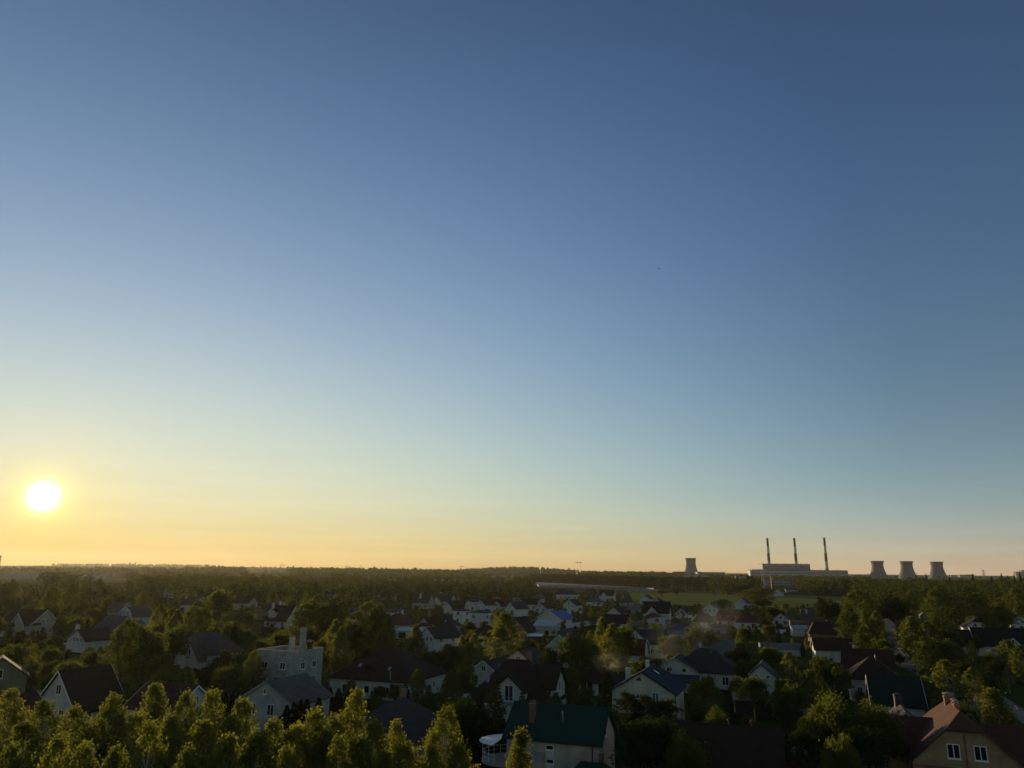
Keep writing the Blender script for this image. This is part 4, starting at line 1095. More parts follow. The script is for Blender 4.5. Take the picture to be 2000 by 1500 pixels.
def proto_spray(seed, h=13.0, w=7.0, n=15000, leaf=0.11, low=0.12, sprays=260, lead=3, mat='birch_leaves', bark='birch_bark', point=1.0, hang=0.35, spread=0.15):
    """a feathery crown: several leaders, each clothed in upward and hanging leaf sprays over an uneven outline"""
    rng = np.random.default_rng(seed)
    t = MB()
    P = []
    L = [(0, 0, h, w)]
    for k in range(lead):
        a = rng.uniform(0, 2 * PI)
        r = w * rng.uniform(0.16, 0.30)
        L.append((r * math.cos(a), r * math.sin(a), h * rng.uniform(0.74, 0.93), w * rng.uniform(0.52, 0.75)))
    tot = sum(q[3] ** 2 * q[2] for q in L)
    for (lx, ly, lh, lw) in L:
        m = max(30, int(sprays * lw * lw * lh / tot))
        ph = rng.uniform(0, 6.28, 6)
        ax = lambda q: np.array([lx * min(1, q * 1.8) + 0.15 * math.sin(q * 6 + ph[0]), ly * min(1, q * 1.8) + 0.15 * math.cos(q * 5 + ph[1]), lh * q])
        for k in range(8):
            t.tube(ax(k / 8), ax((k + 1) / 8), 0.14 * (1 - k / 8.6), 0.14 * (1 - (k + 1) / 8.6), 6, False)
        for i in range(m):
            q = low + (1 - low) * rng.uniform(0, 1) ** 0.8
            az = rng.uniform(0, 2 * PI)
            if q > 0.42:
                f = max(0.03, 1 - ((q - 0.42) / 0.585) ** 1.7) ** point
            else:
                f = 0.62 + 0.38 * (q - low) / (0.42 - low)
            lump = 1 + 0.22 * math.sin(3 * az + ph[2] + q * 5) + 0.16 * math.sin(5 * az + ph[3] - q * 11) + 0.12 * math.sin(14 * q + ph[4] + az)
            r = lw * 0.5 * f * lump * rng.uniform(0.35, 1.0) ** 0.6
            c = ax(q)
            p0 = c + np.array([r * math.cos(az), r * math.sin(az), 0])
            up = rng.uniform(0.2, 1.5)
            ln = rng.uniform(0.5, 1.15) * (0.6 + 0.4 * f) * (w / 7) ** 0.5
            P.append(branch_pts(rng, p0, (math.cos(az), math.sin(az), up), ln, hang, n // sprays, spread))
            if i % 3 == 0 and r > 0.4:
                t.tube(ax(max(0.05, q - 0.08)), p0, 0.03, 0.012, 4, False)
    return leaf_mesh('birch_crown', np.concatenate(P), leaf, mat, rng, 0.6, 0.3), t.mesh('birch_trunk', [bark]), h, w


def proto_round(seed, h=10.0, w=7.5, n=6500, leaf=0.2, mat='broad_leaves', base=0.18, clumps=34, oval=1.0):
    rng = np.random.default_rng(seed)
    t = MB()
    cz = h * (base + (1 - base) * 0.5)
    rz = h * (1 - base) * 0.5
    C = []
    for i in range(clumps):
        v = rng.normal(size=3)
        v /= np.linalg.norm(v)
        if v[2] < -0.55:
            v[2] *= -0.6
        f = rng.uniform(0.45, 0.86) if i > 5 else rng.uniform(0, 0.4)
        c = np.array([v[0] * w * 0.5 * f, v[1] * w * 0.5 * f, cz + v[2] * rz * f * oval])
        C.append((c, w * rng.uniform(0.10, 0.19)))
    t.tube((0, 0, 0), (0.1, 0, cz * 0.6), 0.22, 0.17, 8, False)
    t.tube((0.1, 0, cz * 0.6), (0.0, 0.1, cz * 1.2), 0.17, 0.08, 7, False)
    P = []
    per = n // clumps
    for c, r in C:
        v = rng.normal(size=(per, 3))
        v /= np.linalg.norm(v, axis=1)[:, None]
        rr = r * rng.uniform(0.1, 1.0, per) ** 0.42 * (1 + 0.35 * rng.normal(size=per).clip(-1, 1.6))
        P.append(c[None] + v * rr[:, None] * np.array([1.1, 1.1, 0.85]))
        t.tube((0, 0, max(h * base * 0.7, c[2] * 0.45)), c, 0.07, 0.025, 4, False)
    return leaf_mesh('broadleaf_crown', np.concatenate(P), leaf, mat, rng, 0.7), t.mesh('broadleaf_trunk', ['bark']), h, w


def proto_spruce(seed, h=10.0, w=4.2, n=6000, leaf=0.16, mat='needles', dens=1.0):
    rng = np.random.default_rng(seed)
    t = MB()
    t.tube((0, 0, 0), (0, 0, h * 0.98), 0.17, 0.02, 7, False)
    P = []
    rows = 24
    tot = sum((1 - (i / rows) ** 1.0) + 0.08 for i in range(rows)) * 8
    for i in range(rows):
        q = 0.05 + 0.94 * i / rows
        L = w * 0.5 * (1 - q) ** 0.85 + 0.1
        for k in range(8):
            az = k * PI / 4 + rng.uniform(-0.35, 0.35) + i * 0.4
            l = L * rng.uniform(0.7, 1.2)
            m = int(n / tot * ((1 - i / rows) + 0.08)) + 2
            P.append(branch_pts(rng, (0, 0, h * q), (math.cos(az), math.sin(az), 0.12), l, 0.35, m, 0.07 + 0.05 * l))
    return leaf_mesh('spruce_crown', np.concatenate(P), leaf, mat, rng, 0.35, 0.3), t.mesh('spruce_trunk', ['bark']), h, w


def proto_pine(seed, h=17.0, w=5.0, n=6000, leaf=0.17):
    rng = np.random.default_rng(seed)
    t = MB()
    ax = lambda q: np.array([0.3 * math.sin(q * 4 + seed), 0.25 * math.cos(q * 3), h * q])
    for k in range(8):
        t.tube(ax(k / 8), ax((k + 1) / 8), 0.2 * (1 - k / 9), 0.2 * (1 - (k + 1) / 9), 7, False)
    P = []
    nb = 46
    for i in range(nb):
        q = 0.40 + 0.6 * (i / nb)
        prof = math.sin(min(1, (1 - q) * 2.0 + 0.12) * PI * 0.5)
        az = rng.uniform(0, 2 * PI)
        L = w * 0.5 * prof * rng.uniform(0.6, 1.2) + 0.3
        d = np.array((math.cos(az), math.sin(az), rng.uniform(0.1, 0.6)))
        p0 = ax(q)
        t.tube(p0, p0 + d * L * 0.8, 0.05, 0.015, 4, False)
        P.append(branch_pts(rng, p0, d, L, 0.1, n // nb, 0.42))
    return leaf_mesh('pine_crown', np.concatenate(P), leaf, 'pine_needles', rng, 0.5), t.mesh('pine_trunk', ['pine_bark']), h, w


def proto_thuja(seed, h=4.5, w=1.3, n=2600, leaf=0.11):
    rng = np.random.default_rng(seed)
    q = rng.uniform(0, 1, n)
    r = w * 0.5 * np.sin(np.clip((1 - q) * 1.6 + 0.08, 0, 1) * PI / 2) * (0.65 + 0.35 * np.clip(q * 6, 0, 1))
    az = rng.uniform(0, 2 * PI, n)
    rr = r * rng.uniform(0.2, 1.05, n) ** 0.4
    pts = np.stack([rr * np.cos(az), rr * np.sin(az), q * h], 1)
    t = MB()
    t.tube((0, 0, 0), (0, 0, h * 0.8), 0.07, 0.02, 6, False)
    return leaf_mesh('thuja_crown', pts, leaf, 'needles', rng, 0.5, 0.0), t.mesh('thuja_trunk', ['bark']), h, w


def proto_shrub(seed, h=2.4, w=3.0, n=1500, leaf=0.14, mat='broad_leaves'):
    rng = np.random.default_rng(seed)
    P = []
    t = MB()
    for i in range(10):
        c = np.array([rng.normal() * w * 0.2, rng.normal() * w * 0.2, h * rng.uniform(0.3, 0.75)])
        v = rng.normal(size=(n // 10, 3))
        v /= np.linalg.norm(v, axis=1)[:, None]
        P.append(c + v * (w * 0.2 * rng.uniform(0.2, 1.1, n // 10) ** 0.5)[:, None])
        t.tube((c[0] * 0.2, c[1] * 0.2, 0), c, 0.04, 0.015, 4, False)
    return leaf_mesh('shrub_crown', np.concatenate(P).clip([-9, -9, 0.02], [9, 9, 9]), leaf, mat, rng, 0.7), t.mesh('shrub_stem', ['bark']), h, w


PROTO = {
    'near_birch': [proto_spray(s, 13, 7.4, 16000, 0.105, 0.12, 800, l_, point=p_, spread=0.25) for s, l_, p_ in ((1, 4, 1.2), (2, 5, 1.35), (3, 3, 1.15), (4, 4, 1.5))],
    'birch': [proto_spray(s, 12, 5.2, 8500, 0.155, 0.1, 420, l_, point=1.05, hang=0.5, spread=0.24) for s, l_ in ((11, 1), (12, 2), (13, 1))],
    'weeping': [proto_birch(21, 8, 3.2, 6500, 0.10, 0.2, 1.15)],
    'round': [proto_round(s, 10, 7.5, 6500, 0.21) for s in (31, 32, 33)],
    'tall': [proto_spray(s, 14, 7.2, 9500, 0.185, 0.08, 420, l_, 'broad_leaves', 'bark', 0.75, 0.3, 0.3) for s, l_ in ((41, 3), (42, 4))],
    'dark': [proto_round(s, 10, 7.5, 5500, 0.21, 'dark_leaves', 0.12) for s in (51, 52)],
    'near_round': [proto_round(s, 8, 6.5, 13000, 0.12, 'broad_leaves', 0.15, 46) for s in (61, 62)],
    'near_dark': [proto_round(65, 8, 6.5, 12000, 0.12, 'dark_leaves', 0.12, 46)],  # near trees in shade: the shade is put into darker leaves
    'spruce': [proto_spruce(s, 10, 4.4) for s in (71, 72)],
    'pine': [proto_pine(s) for s in (81, 82)],
    'thuja': [proto_thuja(91)],
    'shrub': [proto_shrub(s) for s in (95, 96)] + [proto_shrub(97, mat='dark_leaves')],
}
NAME = {'near_birch': 'birch_tree', 'birch': 'birch_tree', 'weeping': 'birch_tree', 'round': 'broadleaf_tree', 'tall': 'broadleaf_tree', 'dark': 'broadleaf_tree', 'near_round': 'broadleaf_tree', 'near_dark': 'broadleaf_tree',
        'spruce': 'spruce_tree', 'pine': 'pine_tree', 'thuja': 'thuja_tree', 'shrub': 'garden_shrub'}
LOOK = {'near_birch': 'feathery birch', 'birch': 'light green birch', 'weeping': 'weeping birch', 'round': 'round leafy tree', 'tall': 'tall leafy tree', 'dark': 'dark leafy tree', 'near_round': 'leafy tree', 'near_dark': 'dark leafy tree',
        'spruce': 'dark pointed spruce', 'pine': 'tall pine with bare trunk', 'thuja': 'columnar thuja', 'shrub': 'bushy garden shrub'}
TREES = []
trng = random.Random(5)


def tree(kind, x, y, h, w, label=None, group=None, i=None, lean=0.0):
    ps = PROTO[kind]
    c, t, ph, pw = ps[trng.randrange(len(ps)) if i is None else i % len(ps)]
    root = empty(NAME[kind], (x, y, 0), trng.uniform(0, 6.28))
    root.scale = (w / pw, w / pw, h / ph)
    for nm, me in (('crown', c), ('trunk' if kind != 'shrub' else 'stem', t)):
        o = bpy.data.objects.new(nm, me)
        COL.objects.link(o)
        o.parent = root
    tag(root, label, 'shrub' if kind == 'shrub' else 'tree', group)
    u, vt = px((x, y, h))
    _, vb = px((x, y, 0))
    hw = w * 0.5 / y * F
    TREES.append(dict(o=root, x=x, y=y, h=h, w=w, kind=kind, u=u, vt=vt, vb=vb, label=label, hw=hw))
    return root


def tree_d(kind, u, v, D, w, label=None, i=None, group=None):
    """crown top at pixel (u, v), D metres out"""
    p = at_d(u, v, D)
    return tree(kind, p.x, D, max(p.z, 1.2), w, label, group, i)


def tree_h(kind, u, v, h, w, label=None, i=None, group=None):
    """crown top at pixel (u, v) for a tree h metres tall"""
    p = at(u, v, h)
    return tree(kind, p.x, p.y, h, w, label, group, i)


FB = 'birches along the bottom of the picture'
for u_, v_, D_, w_, i_, lb in [
        (28, 1345, 74, 5.5, 1, 'hazy bushy birch at the left edge in front of the steep dark-roofed house'), (88, 1368, 66, 5.2, 0, 'pointed birch just below the white gable of the steep dark-roofed house'),
        (150, 1380, 60, 5.4, 1, 'broad yellow-lit birch under the long white eaves of the steep dark roof'), (226, 1356, 64, 5.4, 3, 'broad soft birch between the steep dark roof and the red-brown gable'),
        (308, 1336, 68, 4.6, 2, 'tallest birch in front of the red-brown gabled house, reaching its ridge'), (364, 1352, 64, 4.6, 0, 'birch just left of the small white gable of the red-brown house'),
        (410, 1350, 63, 5.0, 1, 'bright birch covering the right foot of the red-brown gabled house'), (476, 1370, 60, 4.8, 2, 'feathery birch in front of the left windows of the pale gable house'),
        (292, 1412, 52, 4.4, 1, 'lower birch standing nearest in front of the tallest birch'), (18, 1455, 52, 4.6, 3, 'low birch in the bottom left corner below the white eaves board'),
        (225, 1462, 48, 4.2, 0, 'low birch at the bottom edge below the broad soft birch'), (530, 1405, 58, 4.8, 1, 'birch in front of the right foot of the pale gable house'),
        (612, 1385, 58, 5.2, 3, 'broad bright birch left of the slate hipped roof'), (697, 1350, 60, 4.6, 0, 'pointed birch rising highest in front of the slate hipped roof'),
        (735, 1410, 56, 4.0, 2, 'birch between the pointed birch and the slate roof hip'), (778, 1407, 60, 3.6, 1, 'slim birch right in front of the middle of the slate hipped roof'),
        (872, 1383, 60, 4.8, 0, 'pointed birch standing clear, right of the slate hipped roof'), (440, 1440, 50, 4.4, 2, 'low birch at the bottom edge below the pale gable house'),
        (845, 1455, 55, 3.8, 3, 'low birch at the foot of the birch standing clear'), (660, 1440, 50, 4.2, 1, 'low birch at the bottom edge below the slate roof'), (365, 1458, 50, 4.2, 3, 'low birch at the bottom edge below the red-brown gable'),
        (110, 1440, 50, 4.2, 1, 'low birch at the bottom edge under the broad yellow-lit birch'), (560, 1462, 48, 4.0, 0, 'low birch in the bottom edge row below the broad bright birch'), (745, 1470, 50, 3.8, 2, 'low dark birch at the bottom edge below the slim birch'),
        (55, 1412, 60, 5.6, 2, 'birch between the left edge birch and the pointed birch below the white gable'), (190, 1408, 58, 5.6, 0, 'lower birch between the two broad birches under the steep dark roof'), (262, 1392, 62, 5.6, 1, 'leafy birch filling the gap left of the tallest birch'),
        (335, 1398, 58, 5.2, 3, 'leafy birch filling the gap right of the tallest birch'), (445, 1402, 58, 5.4, 0, 'leafy birch between the bright birch and the feathery birch'), (505, 1432, 55, 5.0, 1, 'low leafy birch in front of the pale gable wall'),
        (575, 1420, 56, 5.2, 2, 'leafy birch right of the pale gable house, left of the broad bright birch'), (655, 1398, 58, 5.0, 3, 'leafy birch between the broad bright birch and the pointed birch'), (702, 1440, 52, 5.0, 1, 'low leafy birch below the pointed birch'),
        (790, 1452, 54, 4.8, 0, 'low leafy birch below the slate roof eaves'), (900, 1455, 57, 4.0, 2, 'low leafy birch at the right end of the birch row'), (160, 1456, 47, 5.0, 3, 'lowest birch under the broad yellow-lit birch'), (390, 1412, 54, 5.0, 2, 'low leafy birch under the small white gable')]:
    tree_d('near_birch', u_, v_ + 7, D_, w_ * 1.27, lb, i_, FB)
tree_d('weeping', 1012, 1428, 79, 3.6, 'slender weeping birch before the wall of the green-roofed house')
DK = 'dark conifers between the near roofs'
for k_, u_, v_, D_, w_, lb in [
        ('near_dark', 1282, 1384, 84, 8.5, 'large dark leafy tree between the green-roofed house and the dark-tiled house'), ('near_round', 1335, 1425, 80, 4.5, 'leafy tree covering the left end of the dark tiled roof'),
        ('pine', 1224, 1356, 104, 5.0, 'dark pine top below the left windows of the blue-roofed house'), ('pine', 1256, 1361, 104, 5.0, 'dark pine under the balcony door of the blue-roofed house'), ('pine', 1308, 1370, 103, 5.2, 'dark pine at the right corner of the blue-roofed house'),
        ('pine', 1285, 1372, 101, 5.0, 'dark pine in the middle of the row before the cream gable'), ('spruce', 1176, 1336, 113, 4.4, 'bushy spruce left of the cream gable of the blue-roofed house'), ('thuja', 1187, 1312, 140, 2.6, 'narrow dark conifer beside the pillared house'),
        ('spruce', 968, 1324, 104, 5.6, 'big bushy spruce before the balcony gable of the brown cross-gabled house'), ('spruce', 1020, 1347, 102, 4.2, 'smaller spruce right of the balcony of the brown cross-gabled house'), ('spruce', 938, 1352, 100, 5.0, 'dark spruce at the left foot of the brown cross-gabled house'),
        ('spruce', 792, 1329, 125, 4.2, 'spruce at the right front corner of the skylit hipped house'), ('spruce', 838, 1334, 118, 4.4, 'spruce beside the brick chimney of the slate hipped house'), ('spruce', 727, 1346, 128, 2.6, 'young spruce at the front door of the skylit hipped house'),
        ('near_dark', 925, 1376, 104, 7.0, 'dark leafy tree filling the gap left of the green-roofed house'), ('near_dark', 905, 1352, 105, 5.5, 'leafy tree under the carport roof of the brown cross-gabled house'), ('near_dark', 955, 1388, 101, 5.0, 'dark shadowed tree right behind the curved awning'),
        ('near_round', 1612, 1350, 96, 7.0, 'bright-topped maple in front of the concrete panel fence'), ('near_round', 1703, 1362, 94, 5.8, 'leafy tree beside the white gable edge of the green tiled house'), ('near_round', 1637, 1427, 82, 4.2, 'small upright leafy tree near the parked silver car'),
        ('near_dark', 1580, 1392, 92, 5.5, 'dark broad tree left of the bright-topped maple'), ('near_dark', 1675, 1398, 90, 6.5, 'dark broad tree right of the bright-topped maple'), ('birch', 1846, 1292, 142, 6.2, 'tall birch by the street behind the yellow brick house'),
        ('weeping', 1938, 1345, 112, 6.0, 'broad birch by the street bend, right above the yellow brick roof'), ('near_round', 1886, 1372, 112, 3.6, 'small bush-like tree behind the brick chimneys'), ('birch', 1898, 1305, 150, 3.8, 'young birch across the street'), ('spruce', 1936, 1318, 150, 2.6, 'thin young conifer across the street'),
        ('near_round', 1400, 1383, 100, 3.4, 'bright shrub-like tree behind the dark tiled roof'), ('spruce', 1420, 1345, 118, 4.2, 'round-topped conifer left of the patchwork shed'), ('round', 1370, 1318, 136, 5.0, 'bright leafy tree in front of the bungalow'),
        ('round', 1470, 1320, 132, 6.0, 'leafy tree hiding the foot of the small white gable house'), ('round', 1545, 1325, 124, 5.0, 'small tree in front of the concrete panel fence, right of the white gable house'), ('round', 1608, 1282, 150, 4.6, 'leafy tree below the white-walled dark-roofed house'),
        ('round', 1638, 1300, 146, 4.6, 'leafy tree left of the dark pyramid roof'), ('dark', 1440, 1262, 185, 8.0, 'broad dark tree behind the bungalow'), ('round', 1500, 1262, 180, 7.0, 'round tree in front of the ribbed greenhouse'),
        ('round', 1455, 1283, 165, 5.0, 'bright little tree right of the bungalow annex'), ('round', 1715, 1241, 205, 8.0, 'round tree beside the street above the wide red-brown roof'),
        ('birch', 1540, 1275, 160, 4.0, 'thin birch below the ribbed greenhouse')]:
    tree_d(k_, u_, v_, D_, w_, lb)
TH = 'thuja columns beside the pale gable house'
for u_, v_, D_, lb in [(561, 1378, 108, 'thuja at the front corner of the pale gable house'), (575, 1372, 109, 'second thuja along the wall of the pale gable house'), (588, 1367, 111, 'third thuja along the wall of the pale gable house'), (600, 1366, 113, 'fourth thuja along the wall of the pale gable house'),
                       (623, 1363, 116, 'thuja at the back corner of the pale gable house'), (548, 1400, 104, 'shortest thuja before the pale gable house'), (645, 1343, 126, 'tall thuja left of the skylit hipped house'), (662, 1345, 127, 'tall thuja at the garage of the skylit hipped house'), (680, 1352, 124, 'shorter thuja before the garage of the skylit hipped house'), (440, 1352, 110, 'thuja behind the birches, left of the pale gable house'), (455, 1357, 108, 'thuja close to the left window of the pale gable house')]:
    tree_d('thuja', u_, v_, D_, 1.9, lb, group=TH)
# the tall group behind the grey block and other trees that stand out in the middle distance
for k_, u_, v_, D_, w_, lb in [
        ('birch', 655, 1214, 165, 4.6, 'tall slim birch with pale trunk right of the flat grey block'), ('birch', 668, 1226, 160, 4.2, 'tall slim birch with yellow-lit top right of the flat grey block'), ('tall', 720, 1178, 205, 9.0, 'towering dark tree with pointed top behind the skylit hipped house'),
        ('tall', 741, 1186, 200, 7.0, 'tall dark tree with narrow top left of the dull red hipped house'), ('birch', 757, 1207, 190, 5.0, 'tall birch just left of the dull red hipped house'), ('tall', 697, 1197, 190, 8.0, 'tall dense tree behind the slim birches'), ('pine', 688, 1222, 172, 5.0, 'pine with bare trunk behind the skylit hipped house'),
        ('pine', 704, 1230, 170, 5.0, 'second pine with bare trunk behind the skylit hipped house'), ('tall', 625, 1163, 245, 11.0, 'huge dark tree crown above the flat grey block'), ('tall', 658, 1166, 240, 9.0, 'huge dark tree beside the crown above the flat grey block'), ('tall', 598, 1180, 240, 9.0, 'broad tree left of the huge dark crown, right of the white chimneys'),
        ('round', 548, 1232, 178, 7.0, 'bright bushy tree behind the flat grey block'), ('round', 516, 1240, 172, 6.0, 'bright bushy tree above the left corner of the flat grey block'), ('round', 628, 1246, 160, 4.0, 'small tree touching the right corner of the flat grey block'),
        ('birch', 812, 1224, 172, 4.8, 'pointed birch before the zinc carport'), ('birch', 925, 1241, 170, 4.6, 'tall narrow birch before the house with triangle window'), ('birch', 985, 1200, 190, 8.5, 'tall golden birch left of the orange brick house'), ('round', 880, 1256, 170, 6.4, 'sunlit round tree below the white two-winged house'),
        ('round', 847, 1264, 165, 5.2, 'sunlit round tree above the skylit hipped roof'), ('birch', 903, 1244, 178, 4.0, 'birch beside the wing of the white two-winged house'), ('round', 1127, 1228, 165, 9.0, 'big round maple in the middle of the village'), ('birch', 1196, 1221, 172, 6.0, 'golden birch left of the red gambrel barn'),
        ('birch', 1176, 1208, 178, 4.4, 'tall thin birch above the golden birch'), ('round', 1220, 1216, 180, 5.0, 'leafy tree beside the grey gable window'), ('round', 1160, 1258, 160, 4.5, 'small bright tree right of the big round maple'), ('round', 1372, 1218, 215, 8.5, 'leafy tree behind the smoke'),
        ('round', 1310, 1232, 195, 7.5, 'round tree veiled by the drifting smoke'), ('dark', 1075, 1262, 165, 6.0, 'dark tree left of the big round maple'), ('tall', 255, 1212, 165, 8.0, 'golden hazy tree with pointed top below the mauve-roofed cottage'), ('round', 292, 1228, 165, 8.0, 'broad hazy tree right of the golden hazy tree'),
        ('tall', 388, 1175, 225, 8.5, 'sunlit tall tree in front of the pale brick gable house'), ('round', 430, 1152, 300, 12.0, 'broad rounded sunlit crown left of the red brick gable'), ('round', 345, 1226, 178, 7.0, 'hazy tree left of the grey clipped-gable house'), ('dark', 450, 1262, 160, 8.5, 'large dark tree in front of the grey clipped-gable house'),
        ('dark', 420, 1290, 150, 7.0, 'dark tree left of the flat grey block'), ('tall', 1675, 1153, 330, 14.0, 'big lit tree at the meadow edge'), ('dark', 1745, 1160, 320, 15.0, 'big dark broad tree beside the street'), ('dark', 1612, 1162, 330, 12.0, 'dark rounded tree beyond the grey-roofed brick house'),
        ('tall', 1690, 1173, 300, 8.0, 'pale green tall tree before the big dark broad tree'), ('birch', 1710, 1195, 280, 5.0, 'slender birch at the foot of the big dark tree'), ('birch', 1780, 1206, 230, 8.5, 'group-like bright birch right of the street'), ('birch', 1808, 1215, 225, 7.0, 'bright birch right of the street, second'),
        ('round', 1825, 1240, 195, 9.5, 'broad bright tree right of the street'), ('round', 1852, 1228, 215, 7.5, 'leafy tree before the left gables of the villa'), ('tall', 1832, 1148, 360, 14.0, 'tall willow-like tree on the far side of the small meadow'), ('tall', 1945, 1186, 285, 12.0, 'broad pale willow behind the villa'), ('tall', 1900, 1160, 350, 13.0, 'broad tree among the right hand wood edge'),
        ('birch', 1968, 1252, 180, 7.0, 'tall golden birch at the right edge below the villa'), ('birch', 1990, 1262, 175, 5.0, 'golden birch at the right edge'), ('birch', 1868, 1260, 190, 5.0, 'slim bright birch before the villa'), ('tall', 1980, 1150, 380, 13.0, 'broad tree of the wood at the right edge'),
        ('round', 1291, 1151, 760, 16.0, 'left one of two lone trees in the field'), ('round', 1321, 1148, 790, 20.0, 'right one of two lone trees in the field'), ('tall', 1478, 1148, 640, 26.0, 'olive tree in front of the lattice pylon'), ('dark', 1455, 1141, 700, 24.0, 'dark tree left of the lattice pylon'),
        ('dark', 1508, 1185, 360, 12.0, 'dark round tree right of the dull red roofed house'), ('dark', 1490, 1168, 500, 14.0, 'dark tree right of the white house with oval window'), ('dark', 1410, 1170, 470, 16.0, 'dark tree clump between the two small white houses at the field')]:
    tree_d(k_, u_, v_, D_, w_, lb)


# ---- the many garden trees between the houses
def clear_of_houses(x, y, r):
    for hh in HOUSES:
        dx, dy = x - hh['pos'].x, y - hh['pos'].y
        c, s = math.cos(-hh['yaw']), math.sin(-hh['yaw'])
        lx, ly = c * dx - s * dy, s * dx + c * dy
        if abs(lx) < hh['L'] / 2 + r and abs(ly) < hh['W'] / 2 + r:
            return False
    return True


def hides_house(u, vt, vb, hw, y):
    for x0, y0, x1, y1, D in OPEN:
        if y < D and u + hw > x0 and u - hw < x1 and vt < y1 - 4 and vb > y0:
            return True
    """how far the crown would cover a house that the photograph shows behind it"""
    for hh in HOUSES:
        if not hh['protect'] or hh['D'] < y:
            continue
        x0, y0, x1, y1 = hh['rect']
        ix = min(u + hw * 0.8, x1) - max(u - hw * 0.8, x0)
        if ix > 0.12 * (x1 - x0) and vt < y1 - 0.25 * (y1 - y0):
            return True
    return False


ROADS = []      # polylines in ground metres: keep them free


# parts of the picture that trees planted at random must leave open: (u0, v0, u1, v1, distance)
OPEN = [(1866, 1346, 1920, 1388, 150), (1950, 1362, 2010, 1408, 140), (1092, 1342, 1160, 1376, 120), (1338, 1358, 1404, 1390, 112), (1508, 1360, 1575, 1398, 112),
        (1500, 1330, 1668, 1352, 130), (1524, 1414, 1592, 1436, 105), (1436, 1354, 1502, 1396, 110), (1092, 1212, 1172, 1238, 300), (1240, 1156, 1640, 1182, 600), (1385, 1322, 1442, 1342, 140), (940, 1418, 985, 1500, 92)]


def near_road(x, y, r):
    for pts, wd in ROADS:
        for a, b in zip(pts, pts[1:]):
            ab = b - a
            t = max(0, min(1, ((x - a.x) * ab.x + (y - a.y) * ab.y) / (ab.x ** 2 + ab.y ** 2)))
            if math.hypot(a.x + ab.x * t - x, a.y + ab.y * t - y) < wd / 2 + r:
                return True
    return False


road_px = [(1722, 1204), (1738, 1224), (1737, 1250), (1748, 1277), (1772, 1298), (1808, 1317), (1848, 1345), (1885, 1368), (1925, 1402), (1960, 1440)]
path_px = [(1930, 1352), (1962, 1374), (2004, 1402), (2050, 1436)]
lane_px = [(1508, 1515), (1560, 1496), (1640, 1490), (1700, 1492), (1745, 1500)]
ROADS.append(([at(*p) for p in road_px], 5.5))
ROADS.append(([at(*p) for p in path_px], 4.0))
ROADS.append(([at(*p) for p in lane_px], 4.0))


def in_meadow(u, v):
    if 1228 < u < 1640 and v < 1182 - (u - 1228) * 0.004:
        return True
    if 1770 < u < 1832 and 1176 < v < 1204:
        return True
    if 1925 < u and 1362 < v < 1425:
        return True
    return False


FILL = []
rows = [(v, 1.0) for v in (1492, 1470, 1448, 1428, 1408, 1390, 1374, 1358, 1344, 1330, 1317, 1304, 1292, 1281, 1271, 1261, 1252, 1244, 1236, 1229, 1222, 1216, 1210, 1205, 1200, 1195, 1190, 1186, 1182, 1178, 1174)]
for v_, dn in rows:
    base = at(1000, v_)
    step = 7.6 / base.y * F
    if v_ < 1240:
        step *= 1.25
    u_ = -30 + trng.uniform(0, step)
    while u_ < 2030:
        uu, vv = u_ + trng.uniform(-0.4, 0.4) * step, v_ + trng.uniform(-4, 4)
        u_ += step
        if in_meadow(uu, vv):
            continue
        if uu < 900 and vv > 1425:
            continue
        p = at(uu, vv)
        kind = trng.choices(('round', 'dark', 'birch', 'tall', 'shrub', 'spruce', 'thuja'), (30, 24, 14, 12, 20, 5, 2) if uu > 700 else (46, 22, 8, 12, 10, 2, 1))[0]
        hh = {'round': (4.5, 8.5), 'dark': (4, 8), 'birch': (7, 12), 'tall': (8, 14), 'shrub': (1.6, 3.2), 'spruce': (4, 9), 'thuja': (2.5, 4.5)}[kind]
        h = trng.uniform(*hh)
        if uu < 620 and vv < 1330:
            h *= 1.15
        if 690 < uu < 1420 and 1160 < vv < 1245:
            h *= 0.72
        done = False
        for att in range(3):
            w = h * trng.uniform(0.6, 0.9) if kind in ('round', 'dark') else h * trng.uniform(0.38, 0.55) if kind in ('birch', 'tall', 'spruce') else h * trng.uniform(1.1, 1.6) if kind == 'shrub' else 1.2
            w = min(w, 8.5)
            ut, vt = px((p.x, p.y, h))
            hw = w * 0.5 / p.y * F
            if clear_of_houses(p.x, p.y, w * 0.25) and not hides_house(uu, vt, vv, hw, p.y) and not near_road(p.x, p.y, w * 0.22):
                done = True
                break
            h *= 0.55
            if h < 2.6:
                kind = 'shrub'
            if h < 1.3:
                break
        if not done:
            continue
        if any(abs(t['x'] - p.x) + abs(t['y'] - p.y) < 2.2 for t in TREES):
            continue
        FILL.append((kind, p.x, p.y, h, w))
for f in FILL:
    tree(*f)
print('filler', len(FILL), 'trees', len(TREES))

# hide nothing wholly: drop fillers whose top stays below the picture or that stand behind taller nearer crowns
keep = []
TREES.sort(key=lambda t: t['y'])
sky_line = {}
for t in TREES:
    cols = range(int((t['u'] - t['hw'] * 0.9) // 6), int((t['u'] + t['hw'] * 0.9) // 6) + 1)
    vis = any(sky_line.get(c, 1500) > t['vt'] + 3 for c in cols if 0 <= c < 334)
    if t['label'] is None and not vis:
        for ch in list(t['o'].children):
            bpy.data.objects.remove(ch)
        bpy.data.objects.remove(t['o'])
        continue
    for c in cols:
        sky_line[c] = min(sky_line.get(c, 1500), t['vt'] + t['h'] * 0.12 / t['y'] * F)
    keep.append(t)
TREES = keep
